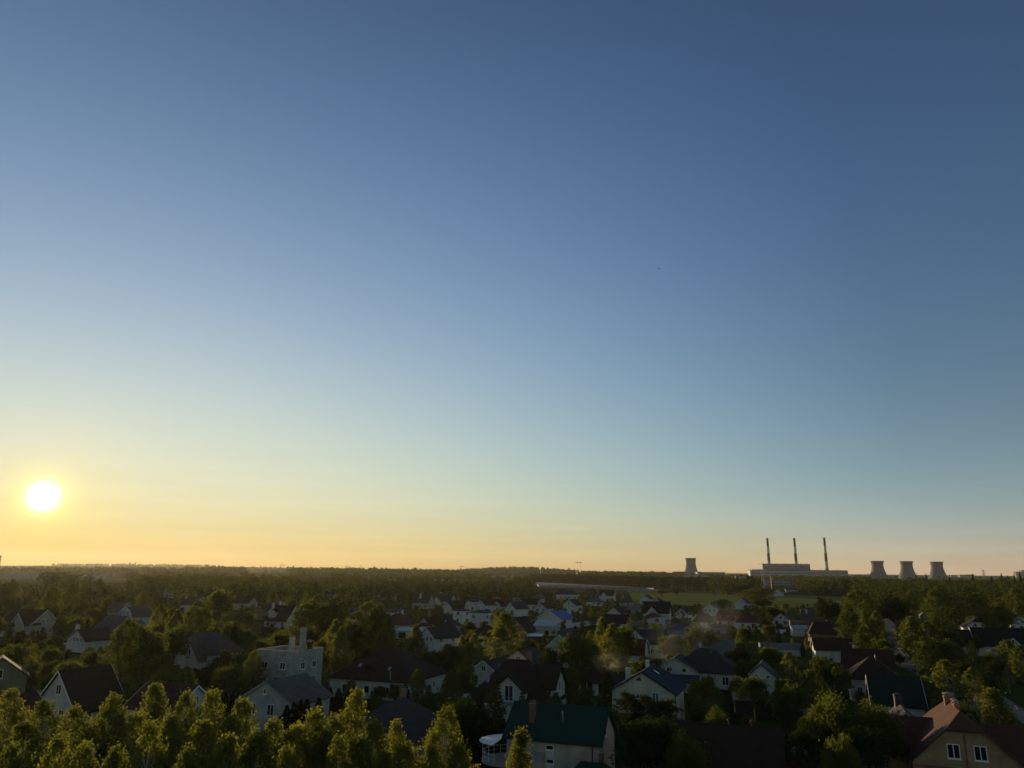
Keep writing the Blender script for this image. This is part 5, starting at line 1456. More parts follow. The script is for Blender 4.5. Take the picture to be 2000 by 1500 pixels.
# past about 300 of a kind the smallest ones in the picture become one mass
LEFT = []
for nm in ('broadleaf_tree', 'birch_tree', 'garden_shrub'):
    ts = sorted([t for t in TREES if NAME[t['kind']] == nm], key=lambda t: -(t['vb'] - t['vt']) * t['hw'])
    for t in ts[285:]:
        if t['label']:
            continue
        LEFT.append((t['x'], t['y'], 0, t['h'], t['w']))
        for ch in list(t['o'].children):
            bpy.data.objects.remove(ch)
        bpy.data.objects.remove(t['o'])
        t['o'] = None
TREES = [t for t in TREES if t['o'] is not None]
print('kept', len(TREES), 'to mass', len(LEFT))

# ---- labels of the garden trees: tied to the nearest house one can find
ORD = ['', 'second ', 'third ', 'fourth ', 'fifth ', 'sixth ', 'seventh ', 'eighth ', 'ninth ', 'tenth ', 'eleventh ', 'twelfth ', 'thirteenth ', 'fourteenth ', 'fifteenth ', 'sixteenth ']
LM = [(h_['short'], (h_['rect'][0] + h_['rect'][2]) / 2, (h_['rect'][1] + h_['rect'][3]) / 2, h_) for h_ in HOUSES if not h_['short'].startswith(('shed row', 'far cottage'))]
byl = {}
for t in TREES:
    if t['label']:
        continue
    vc = t['vt'] * 0.6 + t['vb'] * 0.4
    s_, u0, v0, hh_ = min(LM, key=lambda q: math.hypot(q[1] - t['u'], (q[2] - vc) * 1.6))
    x0, y0, x1, y1 = hh_['rect']
    if t['u'] < x0:
        rel = 'left of'
    elif t['u'] > x1:
        rel = 'right of'
    elif t['y'] > hh_['D']:
        rel = 'behind'
    else:
        rel = 'in front of'
    byl.setdefault((LOOK[t['kind']], rel, s_), []).append((math.hypot(t['u'] - u0, vc - v0), t))
for (lk, rel, s_), ts in byl.items():
    ts.sort(key=lambda q: q[0])
    for k, (d, t) in enumerate(ts):
        if len(ts) == 1:
            lb = '%s %s the %s' % (lk, rel, s_)
        else:
            lb = '%snearest %s %s the %s' % (ORD[k], lk, rel, s_)
        t['label'] = lb
        t['o']['label'] = lb
        t['o']['group'] = 'garden shrubs among the houses' if t['kind'] == 'shrub' else 'garden trees among the houses'

# ---- far woods: masses of crowns that nobody could count
def wood(name, label, spots, leaf, per, seed, mat='far_leaves', group=None):
    """spots: (x, y, ground z, height, width)"""
    rng = np.random.default_rng(seed)
    P = []
    S = []
    for x, y, z, h, w in spots:
        nc = 9
        cc = rng.normal(size=(nc, 3)) * np.array([w * 0.22, w * 0.22, h * 0.22])
        cc[:, 2] += h * 0.48
        cc[0] = (0, 0, h * 0.88)
        idx = rng.integers(0, nc, per)
        v = rng.normal(size=(per, 3))
        v /= np.linalg.norm(v, axis=1)[:, None]
        p = cc[idx] + v * (w * 0.24 * rng.uniform(0.3, 1.1, per))[:, None] * np.array([1, 1, 0.9])
        p[:, 2] = np.clip(p[:, 2], 0.3, None)
        P.append(p + np.array([x, y, z]))
    me = leaf_mesh(name, np.concatenate(P), leaf, mat, rng, 0.8)
    o = bpy.data.objects.new(name, me)
    COL.objects.link(o)
    tag(o, label, 'woodland', group, 'stuff')
    return o


if LEFT:
    wood('small_garden_trees', 'small dark trees and bushes filling the far gardens', LEFT, 0.3, 420, 77)
def gx(u, D):
    """how far to the right a thing stands that is seen in column u near the horizon, D metres out"""
    return at_d(u, 1116, D).x


# ------------------------------------------------------------------ ground, hills, roads
def hill(x, y):
    z = 0.0
    for cx, cy, sx, sy, h in HILLS:
        z += h * math.exp(-((x - cx) / sx) ** 2 - ((y - cy) / sy) ** 2)
    return z


HILLS = [(-3400, 7400, 1700, 1200, 28), (-5800, 7600, 1800, 1200, 12), (-1500, 9000, 2600, 1600, 16), (40, 3350, 260, 420, 20), (700, 5200, 1500, 900, 8), (-1800, 4600, 900, 700, 16), (-600, 2400, 500, 260, 9), (-3000, 5600, 1100, 500, 14), (3800, 9000, 2600, 1500, 8), (500, 2700, 350, 260, 4)]


def make_ground():
    ys = [-60, 0, 40, 80, 120, 160, 200, 260, 330, 420, 540, 700, 900, 1150, 1400, 1700, 2000, 2300, 2600, 2900, 3200, 3500, 3800, 4200, 4600, 5000, 5500, 6000, 6500, 7000, 7600, 8200, 9000, 10000, 11500]
    nx = 90
    V, Fc = [], []
    for y in ys:
        half = 140 + max(y, 0) * 0.95
        for k in range(nx + 1):
            x = -half + 2 * half * k / nx
            V.append((x, y, hill(x, y)))
    for j in range(len(ys) - 1):
        for k in range(nx):
            a = j * (nx + 1) + k
            Fc.append((a, a + 1, a + nx + 2, a + nx + 1))
    me = bpy.data.meshes.new('ground')
    me.from_pydata(V, [], Fc)
    o = bpy.data.objects.new('ground', me)
    COL.objects.link(o)
    smooth(o)
    m, n, l = new_mat('ground_cover')
    b = n['Principled BSDF']
    b.inputs['Roughness'].default_value = 1
    b.inputs['Specular IOR Level'].default_value = 0.0
    ge = n.new('ShaderNodeNewGeometry')
    # near: lawns, beds and bare earth
    nz = n.new('ShaderNodeTexNoise')
    nz.inputs['Scale'].default_value = 0.12
    nz.inputs['Detail'].default_value = 8
    nz.inputs['Roughness'].default_value = 0.7
    l.new(ge.outputs['Position'], nz.inputs['Vector'])
    cr = n.new('ShaderNodeValToRGB')
    e = cr.color_ramp.elements
    e[0].position, e[0].color = 0.30, (0.016, 0.026, 0.010, 1)
    e[1].position, e[1].color = 0.74, (0.055, 0.052, 0.030, 1)
    x = cr.color_ramp.elements.new(0.52)
    x.color = (0.036, 0.058, 0.018, 1)
    l.new(nz.outputs['Fac'], cr.inputs[0])
    # far: strips of field, pale and green, between dark woods
    mp = n.new('ShaderNodeMapping')
    mp.inputs['Scale'].default_value = (0.0016, 0.0042, 0.0)
    mp.inputs['Rotation'].default_value = (0, 0, 0.25)
    l.new(ge.outputs['Position'], mp.inputs['Vector'])
    vo = n.new('ShaderNodeTexVoronoi')
    vo.inputs['Scale'].default_value = 1
    l.new(mp.outputs[0], vo.inputs['Vector'])
    sp = n.new('ShaderNodeSeparateColor')
    l.new(vo.outputs['Color'], sp.inputs[0])
    c2 = n.new('ShaderNodeValToRGB')
    c2.color_ramp.interpolation = 'CONSTANT'
    e = c2.color_ramp.elements
    e[0].position, e[0].color = 0.0, (0.035, 0.050, 0.020, 1)
    e[1].position, e[1].color = 0.30, (0.075, 0.095, 0.030, 1)
    for pos, col in ((0.46, (0.10, 0.095, 0.045, 1)), (0.58, (0.030, 0.042, 0.018, 1)), (0.90, (0.17, 0.145, 0.075, 1))):
        q = c2.color_ramp.elements.new(pos)
        q.color = col
    l.new(sp.outputs[0], c2.inputs[0])
    sy = n.new('ShaderNodeSeparateXYZ')
    l.new(ge.outputs['Position'], sy.inputs[0])
    mr = n.new('ShaderNodeMapRange')
    mr.inputs['From Min'].default_value = 750
    mr.inputs['From Max'].default_value = 1000
    l.new(sy.outputs[1], mr.inputs['Value'])
    mx = n.new('ShaderNodeMix')
    mx.data_type = 'RGBA'
    l.new(mr.outputs[0], mx.inputs['Factor'])
    l.new(cr.outputs[0], mx.inputs['A'])
    l.new(c2.outputs[0], mx.inputs['B'])
    # the hills are wooded
    mh = n.new('ShaderNodeMapRange')
    mh.inputs['From Min'].default_value = 5
    mh.inputs['From Max'].default_value = 12
    l.new(sy.outputs[2], mh.inputs['Value'])
    mw = n.new('ShaderNodeMix')
    mw.data_type = 'RGBA'
    mw.inputs['B'].default_value = (0.028, 0.038, 0.016, 1)
    l.new(mh.outputs[0], mw.inputs['Factor'])
    l.new(mx.outputs['Result'], mw.inputs['A'])
    l.new(mw.outputs['Result'], b.inputs['Base Color'])
    me.materials.append(m)
    tag(o, 'dark green ground of gardens, fields and low hills', 'ground', kind='structure')


make_ground()


def sheet(name, label, cat, pts, z, mat):
    me = bpy.data.meshes.new(name)
    me.from_pydata([(p.x, p.y, z) for p in pts], [], [list(range(len(pts)))])
    me.materials.append(MATS[mat])
    o = bpy.data.objects.new(name, me)
    COL.objects.link(o)
    tag(o, label, cat, kind='structure')
    return o


def ribbon(name, label, cat, pts, wd, z, mat):
    V, Fc = [], []
    # smooth the polyline
    P = []
    for i in range(len(pts) - 1):
        p0, p1, p2, p3 = pts[max(0, i - 1)], pts[i], pts[i + 1], pts[min(len(pts) - 1, i + 2)]
        for k in range(8):
            t = k / 8
            P.append(0.5 * ((2 * p1) + (p2 - p0) * t + (2 * p0 - 5 * p1 + 4 * p2 - p3) * t * t + (3 * p1 - p0 - 3 * p2 + p3) * t ** 3))
    P.append(pts[-1])
    for i, p in enumerate(P):
        d = P[min(i + 1, len(P) - 1)] - P[max(0, i - 1)]
        d.normalize()
        nx, ny = -d.y, d.x
        V += [(p.x + nx * wd / 2, p.y + ny * wd / 2, z), (p.x - nx * wd / 2, p.y - ny * wd / 2, z)]
    for i in range(len(P) - 1):
        Fc.append((2 * i, 2 * i + 1, 2 * i + 3, 2 * i + 2))
    me = bpy.data.meshes.new(name)
    me.from_pydata(V, [], Fc)
    me.materials.append(MATS[mat])
    o = bpy.data.objects.new(name, me)
    COL.objects.link(o)
    tag(o, label, cat, kind='structure')
    return P


m_, n_, l_ = new_mat('meadow_grass')
b_ = n_['Principled BSDF']
b_.inputs['Roughness'].default_value = 1
b_.inputs['Specular IOR Level'].default_value = 0.0
ge_ = n_.new('ShaderNodeNewGeometry')
mpg = n_.new('ShaderNodeMapping')
mpg.inputs['Scale'].default_value = (0.004, 0.03, 0.1)
mpg.inputs['Rotation'].default_value = (0, 0, 0.3)
l_.new(ge_.outputs['Position'], mpg.inputs['Vector'])
nz_ = n_.new('ShaderNodeTexNoise')
nz_.inputs['Scale'].default_value = 1
nz_.inputs['Detail'].default_value = 7
l_.new(mpg.outputs[0], nz_.inputs['Vector'])
cr_ = n_.new('ShaderNodeValToRGB')
cr_.color_ramp.elements[0].position = 0.35
cr_.color_ramp.elements[0].color = (0.130, 0.155, 0.036, 1)
cr_.color_ramp.elements[1].position = 0.68
cr_.color_ramp.elements[1].color = (0.235, 0.245, 0.070, 1)
l_.new(nz_.outputs['Fac'], cr_.inputs[0])
l_.new(cr_.outputs[0], b_.inputs['Base Color'])
surf('lawn', (0.040, 0.070, 0.020), 1, 0.3, 0.2, 0.0)
surf('dry_ground', (0.085, 0.075, 0.045), 1, 0.3, 0.05, 0.0)

sheet('meadow', 'broad green meadow beyond the village, below the power station', 'meadow', [at(1228, 1157), at(1240, 1180), at(1460, 1186), at(1650, 1186), at(1790, 1206), at(1850, 1208), at(1840, 1176), at(1700, 1166), at(1560, 1163), at(1440, 1160)], 0.012, 'meadow_grass')
sheet('field', 'dry stubble strip of field before the far trees', 'field', [at(1180, 1153), at(1228, 1157), at(1440, 1160), at(1700, 1166), at(1700, 1163), at(1440, 1156.5), at(1230, 1152)], 0.02, 'dry_ground')
sheet('field', 'pale stubble field far off in the haze on the left', 'field', [at(-80, 1124.6), at(265, 1127), at(265, 1130), at(-80, 1128.6)], 0.03, 'dry_ground')
sheet('lawn', 'mown lawn beside the street at the right edge', 'lawn', [at(1925, 1362), at(1935, 1350), at(2060, 1366), at(2090, 1440), at(1985, 1440)], 0.012, 'lawn')
sheet('lawn', 'shaded garden lawn right of the brown cross-gabled house', 'lawn', [at(1092, 1352), at(1125, 1345), at(1150, 1360), at(1160, 1378), at(1098, 1378)], 0.012, 'lawn')
sheet('lawn', 'garden lawn behind the blue-roofed house', 'lawn', [at(1335, 1372), at(1345, 1358), at(1400, 1362), at(1410, 1385), at(1345, 1392)], 0.012, 'lawn')
sheet('lawn', 'garden lawn in front of the patchwork shed', 'lawn', [at(1510, 1385), at(1515, 1372), at(1570, 1378), at(1580, 1400), at(1500, 1400)], 0.012, 'lawn')
road_P = ribbon('road', 'grey village street curving past the gardens', 'road', [at(*p) for p in road_px], 5.2, 0.016, 'asphalt')
ribbon('footpath', 'pale footpath crossing the lawn at the right edge', 'path', [at(*p) for p in path_px], 3.6, 0.020, 'gravel')
ribbon('lane', 'dark lane behind the bottom gardens', 'road', [at(*p) for p in lane_px], 3.6, 0.016, 'asphalt')

# ------------------------------------------------------------------ the far woods
rw = random.Random(11)


def scatter(poly_px, n, hr, far=None):
    """spots inside a patch given by picture rows: (u0, u1, D0, D1)"""
    out = []
    for (u0, u1, D0, D1) in poly_px:
        for k in range(n):
            D = D0 + (D1 - D0) * rw.random() ** 0.8
            u = rw.uniform(u0, u1)
            x = gx(u, D)
            h = rw.uniform(*hr)
            out.append((x, D, hill(x, D), h, h * rw.uniform(0.7, 1.05)))
    return [s for s in out if clear_of_houses(s[0], s[1], 4)]


wood('woodland', 'dense dark trees behind the village on the hazy left', scatter([(280, 700, 470, 720)], 130, (9, 17)) + scatter([(-20, 290, 470, 760)], 75, (6, 11)) + scatter([(85, 178, 780, 880)], 22, (14, 18)) + scatter([(245, 700, 720, 1250)], 190, (11, 18)), 0.8, 230, 1)
wood('woodland', 'dark treetops beyond the middle of the village', scatter([(700, 1040, 560, 900)], 170, (8, 14)) + scatter([(640, 1035, 900, 1500)], 200, (9, 15)), 0.9, 150, 2)
BELT = []
for k in range(3):
    for q in range(120):
        t = (q + rw.random()) / 120
        u, D = 1035 + 450 * t, 1430 - 560 * t + k * 16 + rw.uniform(-6, 6)
        BELT.append((gx(u, D), D, 0, rw.uniform(14.5, 19) - 2 * t, rw.uniform(7, 10)))
wood('woodland', 'long straight belt of tall trees behind the glasshouses', BELT, 1.0, 150, 3)
wood('woodland', 'broad wood below the cooling towers on the right', scatter([(1590, 2040, 760, 1000)], 260, (12, 17.5)) + scatter([(1560, 2040, 1000, 1500)], 240, (10, 15)), 1.0, 170, 4)
wood('woodland', 'wood edge behind the houses on the right', scatter([(1660, 2040, 400, 760)], 150, (11, 18)), 0.75, 220, 5)
wood('woodland', 'tree belt around the industrial yard', scatter([(1385, 1480, 800, 900)], 26, (12, 17)) + scatter([(1560, 1720, 850, 1200)], 90, (12, 18)), 0.9, 170, 6)
wood('woodland', 'low wooded hill on the horizon behind the glasshouses', scatter([(900, 1130, 2700, 3500), (1080, 1330, 2300, 3000)], 520, (12, 19)), 2.6, 50, 7)
wood('woodland', 'far wood in front of the power station', scatter([(1380, 1700, 1900, 2800)], 420, (9, 14)), 2.2, 60, 8)
wood('woodland', 'distant tree lines on the left horizon', scatter([(-20, 480, 2200, 2600), (-20, 900, 3300, 4200), (100, 420, 6400, 7400), (430, 900, 5000, 5600), (560, 940, 2000, 2700)], 430, (12, 20)), 3.0, 40, 9)
for u_, D_, vt, lb in ((1788, 900, 1122, 'small spruce top left of the right cooling tower'), (1808, 910, 1119, 'tall spruce top just left of the right cooling tower'), (1854, 900, 1121, 'spruce top right of the right cooling tower'), (1899, 880, 1119, 'jagged spruce top under the far pylon'),
                        (1955, 860, 1118, 'tall spruce on the right skyline, left of the far apartment tower'), (1980, 870, 1121, 'spruce below the far apartment tower'), (1991, 850, 1117, 'tallest spruce at the right end of the skyline'), (1936, 900, 1123, 'low spruce top between the far pylon and the tall spruce')):
    tree_d('spruce', u_, vt, D_, 7.5, lb, group='spruces on the right skyline')

# ------------------------------------------------------------------ the power station
def hyper(name_label, u, D, h, rb, rt, group, gi):
    x = gx(u, D)
    root = empty('cooling_tower', (x, D, 0))
    m = MB()
    prof = []
    for k in range(15):
        q = k / 14
        rm = rt * 0.87
        if q < 0.76:
            r = rm + (rb - rm) * ((0.76 - q) / 0.76) ** 1.75
        else:
            r = rm + (rt - rm) * ((q - 0.76) / 0.24) ** 1.5
        prof.append((r, 5 + (h - 5) * q))
    m.lathe(prof + [(rt - 0.7, h), (rt * 0.93, h - 6)], 48, cap=False)
    smooth(m.build('shell', 'tower_concrete', root))
    r_ = MB()
    r_.lathe([(rt + 0.1, h - 1.2), (rt + 0.9, h - 1.1), (rt + 0.9, h + 0.25), (rt - 0.4, h + 0.3)], 48, cap=False)
    r_.build('rim', 'concrete', root)
    c = MB()
    for k in range(36):
        a0, a1 = 2 * PI * k / 36, 2 * PI * (k + 0.5) / 36
        for s in (1, -1):
            c.tube((rb * 1.03 * math.cos(a0), rb * 1.03 * math.sin(a0), 0), (rb * math.cos(a0 + s * 0.087), rb * math.sin(a0 + s * 0.087), 5.2), 0.45, n=4, cap=False)
    c.build('support_columns', 'concrete', root)
    tag(root, name_label, 'cooling tower', group)
    return root


CT = 'concrete cooling towers of the power station'
hyper('grey cooling tower standing alone left of the chimneys, with a wisp of steam', 1350, 3250, 79, 35, 23, CT, 0)
hyper('left cooling tower of the three beside one another', 1715, 3200, 73, 38, 26, CT, 1)
hyper('middle cooling tower of the three beside one another', 1772, 3200, 73, 38, 26, CT, 2)
hyper('right cooling tower of the three beside one another', 1831, 3200, 72, 38, 26, CT, 3)


def stack(u, vtop, D, label, n, z0):
    p = at_d(u, vtop, D)
    root = empty('power_station_chimney', (p.x, D, 0))
    h = p.z
    r0, r1 = 7.6, 4.4
    bands = [0, 0.13, 0.24, 0.42, 0.60, 0.80, 1.0] if n else [0, 0.10, 0.26, 0.43, 0.61, 0.80, 1.0]
    nb = len(bands) - 1
    for k in range(nb):
        m = MB()
        a, b = bands[k], bands[k + 1]
        m.lathe([(r0 + (r1 - r0) * a, h * a), (r0 + (r1 - r0) * b, h * b)], 20, cap=(k == nb - 1))
        smooth_ = m.build('band', 'chimney_red' if (nb - k) % 2 == 1 else 'chimney_white', root)
    g = MB()
    for q in (0.42, 0.61, 0.80, 0.985):
        r = r0 + (r1 - r0) * q
        g.lathe([(r + 0.05, h * q - 0.8), (r + 1.3, h * q - 0.4), (r + 1.3, h * q + 0.7), (r + 0.05, h * q + 0.8)], 20, cap=False)
    g.build('gallery', 'dark_metal', root)
    tag(root, label, 'chimney', 'striped chimneys of the power station')


stack(1498.5, 1051, 3300, 'red and white striped chimney nearest the lone cooling tower, leftmost of three', 0, 0)
stack(1551, 1051, 3300, 'red and white striped chimney in the middle, above the boiler house', 0, 0)
stack(1609.5, 1050, 3300, 'red and white striped chimney farthest right, behind the low hall', 1, 0)


def hall(u0, u1, D, h, dep, label, mat, name='power_station_hall', cat='building', bands=(), roofline=False, base=0.0):
    x0, x1 = gx(u0, D), gx(u1, D)
    root = empty(name, ((x0 + x1) / 2, D, 0))
    hw = (x1 - x0) / 2
    m = MB()
    m.box((-hw, 0, 0), (hw, dep, h))
    m.build('wall', mat, root)
    for z0, z1, mt in bands:
        w = MB()
        w.box((-hw + 1, -0.5, z0), (hw - 1, -0.02, z1))
        w.build('window_band', mt, root)
    r = MB()
    r.box((-hw - 0.6, -0.6, h + 0.02), (hw + 0.6, dep + 0.6, h + 1.1))
    r.build('roof', 'felt', root)
    if roofline:
        f = MB()
        k = -hw + 4
        while k < hw - 4:
            f.box((k, dep * 0.3, h + 1.12), (k + 2.4, dep * 0.3 + 3, h + rw.uniform(2.0, 4.2)))
            k += rw.uniform(7, 16)
        f.build('roof_fans', 'dark_metal', root)
    tag(root, label, cat)
    return root


hall(1490, 1583, 3280, 58, 60, 'tall blue-grey boiler house of the power station under the chimneys', 'plant_blue', bands=((43, 46, 'window_glass'), (50.5, 55, 'plant_pale'), (22, 24, 'plant_pale')), roofline=True)
hall(1470, 1492, 3275, 34, 60, 'stepped blue-grey annexe at the left end of the boiler house', 'plant_blue', bands=((26, 29, 'window_glass'),))
hall(1465, 1656, 3240, 30, 36, 'long low pale turbine hall in front of the boiler house', 'plant_pale', bands=((17, 21, 'plant_blue'), (24, 26, 'window_glass')), roofline=True)
hall(1583, 1655, 3290, 33, 40, 'grey hall right of the boiler house, below the right chimney', 'plant_blue', bands=((26, 28, 'window_glass'),), roofline=True)
hall(1318, 1340, 3100, 22, 40, 'low grey block left of the lone cooling tower', 'plant_blue')
hall(1362, 1416, 3000, 21, 40, 'long low grey block right of the lone cooling tower', 'plant_blue', bands=((4, 6, 'plant_pale'),))
hall(1672, 1690, 3200, 16, 20, 'small pale block left of the three cooling towers', 'plant_pale')
hall(1436, 1456, 1250, 17, 18, 'pale sunlit office block at the edge of the industrial yard', 'pale_block', 'office_block', bands=((3, 5, 'window_glass'), (8, 10, 'window_glass')))
hall(1436, 1450, 1130, 5, 14, 'low pale store in front of the sunlit office block', 'grey_plaster', 'store_building')
hall(1450, 1542, 1500, 6.5, 40, 'long pale factory shed with bright roof lights', 'plant_pale', 'factory_shed', bands=((2, 4, 'plant_blue'),))
hall(1505.5, 1509.5, 1080, 18, 4, 'narrow orange and white tower beside the pylon', 'rust_tiles', 'storage_tower', 'tower', bands=((13.5, 18, 'white_paint'),))
hall(1532, 1557, 940, 3.4, 3, 'row of white trailers parked along the yard', 'white_paint', 'trailer_row', 'trailers', bands=((0.3, 0.8, 'dark_metal'),))
hall(1685, 1700, 700, 9, 8, 'ruined pale wall among the trees below the left cooling tower', 'concrete', 'brick_shell', 'building')
for u0_, u1_, h_, lb in ((1856, 1869, 15, 'far pale apartment block on the right skyline, leftmost'), (1874, 1888, 17, 'far pale apartment block on the right skyline beside the long one'), (1889, 1902, 19, 'far pale long apartment block on the right skyline'), (1984, 1994, 40, 'far pale apartment tower at the right edge'), (1996, 2006, 50, 'tallest far apartment tower at the right edge')):
    hall(u0_, u1_, 5200, h_, 30, lb, 'concrete', 'apartment_block', 'apartment block', bands=tuple((z, z + 1.2, 'window_glass') for z in range(6, h_ - 4, 6)))
H('sunlit yard house', 'small sunlit white gabled house at the edge of the industrial yard', (1520, 1151, 7.0), (0, 0), 60, 11, 9, 4, 3, 'gable', 'white_plaster', 'rust_tiles', None, auto=False)

# glasshouses
gA, gB, gC, gD = at(1052, 1146.8), at(1276, 1153.6), at(1277, 1149.2, 3.0), at(1047, 1137, 3.4)
gl = empty('glasshouse', (0, 0, 0))
m = MB()
N = 16
for k in range(N):
    t0, t1 = k / N, (k + 1) / N
    a0, a1 = gA.lerp(gD, t0), gA.lerp(gD, t1)
    b0, b1 = gB.lerp(gC, t0), gB.lerp(gC, t1)
    for (p, q, r, s) in ((a0, b0, b1, a1),):
        am, bm = (p + s) / 2, (q + r) / 2
        V = [(p.x, p.y, 2.6), (q.x, q.y, 2.6), (bm.x, bm.y, 3.4), (am.x, am.y, 3.4), (r.x, r.y, 2.6), (s.x, s.y, 2.6)]
        m.slab(V, [(0, 1, 2, 3), (3, 2, 4, 5)], 0.15)
m.build('glass_roof', 'greenhouse_glass', gl)
m = MB()
m.slab([(gA.x, gA.y, 2.4), (gB.x, gB.y, 2.4), (gC.x, gC.y, 2.4), (gD.x, gD.y, 2.4)], [(0, 1, 2, 3)], 2.4)
m.build('wall', 'greenhouse_glass', gl)
tag(gl, 'huge pale glasshouse with many shallow ridges in front of the pine belt', 'glasshouse')
hl = at(1262, 1156)
m = MB()
m.prism_x([(-4, 0), (4, 0), (4, 2), (0, 3.0), (-4, 2)], -22, 22)
g2 = m.build('glasshouse', 'greenhouse_glass', None, (hl.x, hl.y, 0), R(-12))
tag(g2, 'low pale glasshouse at the field corner, in front of the huge one', 'glasshouse')
for i_, (u_, v_, w_, lb) in enumerate(((60, 1125, 90, 'long pale glasshouse roof in the far haze on the left'), (190, 1128, 50, 'bright far roof right of the long hazy glasshouse'), (40, 1136, 60, 'pale low shed roof below the long hazy glasshouse'), (868, 1133, 30, 'white far roof beyond the middle trees'), (898, 1137, 36, 'pale far shed in the gap of the middle trees'), (762, 1135, 16, 'tiny white far building left of the pale far shed'))):
    p = at_d(u_, v_, 1500 if i_ < 3 else 1150)
    m = MB()
    m.prism_x([(-14, 0), (14, 0), (14, 5), (0, 9), (-14, 5)], -w_ / 2, w_ / 2)
    o = m.build('far_shed', 'concrete', None, (p.x, p.y, 0), R(-6))
    tag(o, lb, 'shed')


# ------------------------------------------------------------------ pylons, masts, poles and wires
def lattice(root, h, wb, wt, arms, name='tower_frame', r=0.14, thin=False):
    m = MB()
    n = 5 if thin else 6
    for k in range(n):
        q0, q1 = k / n, (k + 1) / n
        w0, w1 = wb + (wt - wb) * q0 ** 0.55, wb + (wt - wb) * q1 ** 0.55
        c0 = [(sx * w0 / 2, sy * w0 / 2, h * q0) for sx, sy in ((-1, -1), (1, -1), (1, 1), (-1, 1))]
        c1 = [(sx * w1 / 2, sy * w1 / 2, h * q1) for sx, sy in ((-1, -1), (1, -1), (1, 1), (-1, 1))]
        for i in range(4):
            j = (i + 1) % 4
            m.tube(c0[i], c1[i], r, n=4, cap=False)
            m.tube(c0[i], c1[j], r * 0.6, n=4, cap=False)
            if not thin:
                m.tube(c0[j], c1[i], r * 0.6, n=4, cap=False)
            m.tube(c1[i], c1[j], r * 0.6, n=4, cap=False)
    m.build(name, 'steel', root)
    for z, l in arms:
        a = MB()
        for s in (-1, 1):
            a.tube((0, 0.4, z), (s * l, 0, z + 0.1), r * 0.7, n=4)
            a.tube((0, -0.4, z), (s * l, 0, z + 0.1), r * 0.7, n=4)
            a.tube((0, 0, z + 1.6), (s * l, 0, z + 0.1), r * 0.6, n=4)
            a.tube((s * l, 0, z + 0.1), (s * l, 0, z - 1.1), r * 0.5, n=4)
        a.build('cross_arm', 'steel', root)


def pylon(u, D, vtop, label, wb=0.22, rz=0.3, arms=((0.72, 0.2), (0.84, 0.26), (0.95, 0.17)), r=None):
    p = at_d(u, vtop, D)
    g = hill(p.x, D)
    h = max(p.z - g, 8)
    root = empty('pylon', (p.x, D, g), rz)
    lattice(root, h, h * wb, h * 0.05, [(h * z, h * l) for z, l in arms], r=(r or 0.05 + D / 16000), thin=r is not None and D < 1000)
    tag(root, label, 'pylon')
    return root


pylon(1490, 745, 1108, 'tall lattice pylon standing in the meadow before the power station', 0.27, r=0.055)
pylon(1920, 1500, 1113, 'distant pylon with wide cross arms on the right skyline')
pylon(1786, 1300, 1117, 'distant pylon right of the middle cooling tower')
for u_, D_, vt, wd, lb in ((1130, 1900, 1098, 14, 'portal pylon with flat top rising over the wooded hill'), (552, 4200, 1103, 26, 'tiny far portal pylon on the left horizon'), (903, 4600, 1106, 28, 'tiny far portal pylon on the middle horizon')):
    p = at_d(u_, vt, D_)
    g = hill(p.x, D_)
    h = p.z - g
    root = empty('pylon', (p.x, D_, g), 0.2)
    m = MB()
    r = 0.12 + D_ / 10000
    for s in (-1, 1):
        for dx in (-1.2, 1.2):
            m.tube((s * wd * 0.34 + dx * 2, 0, 0), (s * wd * 0.3 + dx * 0.4, 0, h), r, n=4)
        for q in range(6):
            m.tube((s * wd * 0.34 - 2, 0, h * q / 6), (s * wd * 0.3 + 1.2, 0, h * (q + 1) / 6), r * 0.6, n=4)
            m.tube((s * wd * 0.34 + 2, 0, h * q / 6), (s * wd * 0.3 - 1.2, 0, h * (q + 1) / 6), r * 0.6, n=4)
    m.build('tower_frame', 'steel', root)
    a = MB()
    a.tube((-wd * 0.62, 0, h), (wd * 0.62, 0, h), r * 1.3, n=4)
    a.tube((-wd * 0.5, 0, h - 2), (wd * 0.5, 0, h - 2), r, n=4)
    for q in range(9):
        x = -wd * 0.5 + wd * q / 8
        a.tube((x, 0, h - 2), (x + wd / 16, 0, h), r * 0.7, n=4)
    a.build('cross_arm', 'steel', root)
    tag(root, lb, 'pylon')


def pole(name, u0, v0, ut, vt, label, mat='pole_wood', r=0.11, arm=True, cat='utility pole', group=None, h=None):
    """foot at pixel (u0, v0) on the ground, top at row vt"""
    f = at(u0, v0)
    p = at_d(ut, vt, f.y)
    h = p.z if h is None else h
    root = empty(name, (f.x, f.y, 0), R(-30))
    m = MB()
    m.tube((0, 0, 0), (0, 0, h), r, r * 0.7, 8)
    m.build('post', mat, root)
    if arm:
        a = MB()
        a.box((-0.75, -0.05, h - 0.5), (0.75, 0.05, h - 0.38))
        for x in (-0.68, -0.25, 0.25, 0.68):
            a.tube((x, 0, h - 0.38), (x, 0, h - 0.18), 0.045, n=6)
        a.build('cross_arm', 'dark_metal', root)
    tag(root, label, cat, group)
    return Vector((f.x, f.y, h - 0.2))


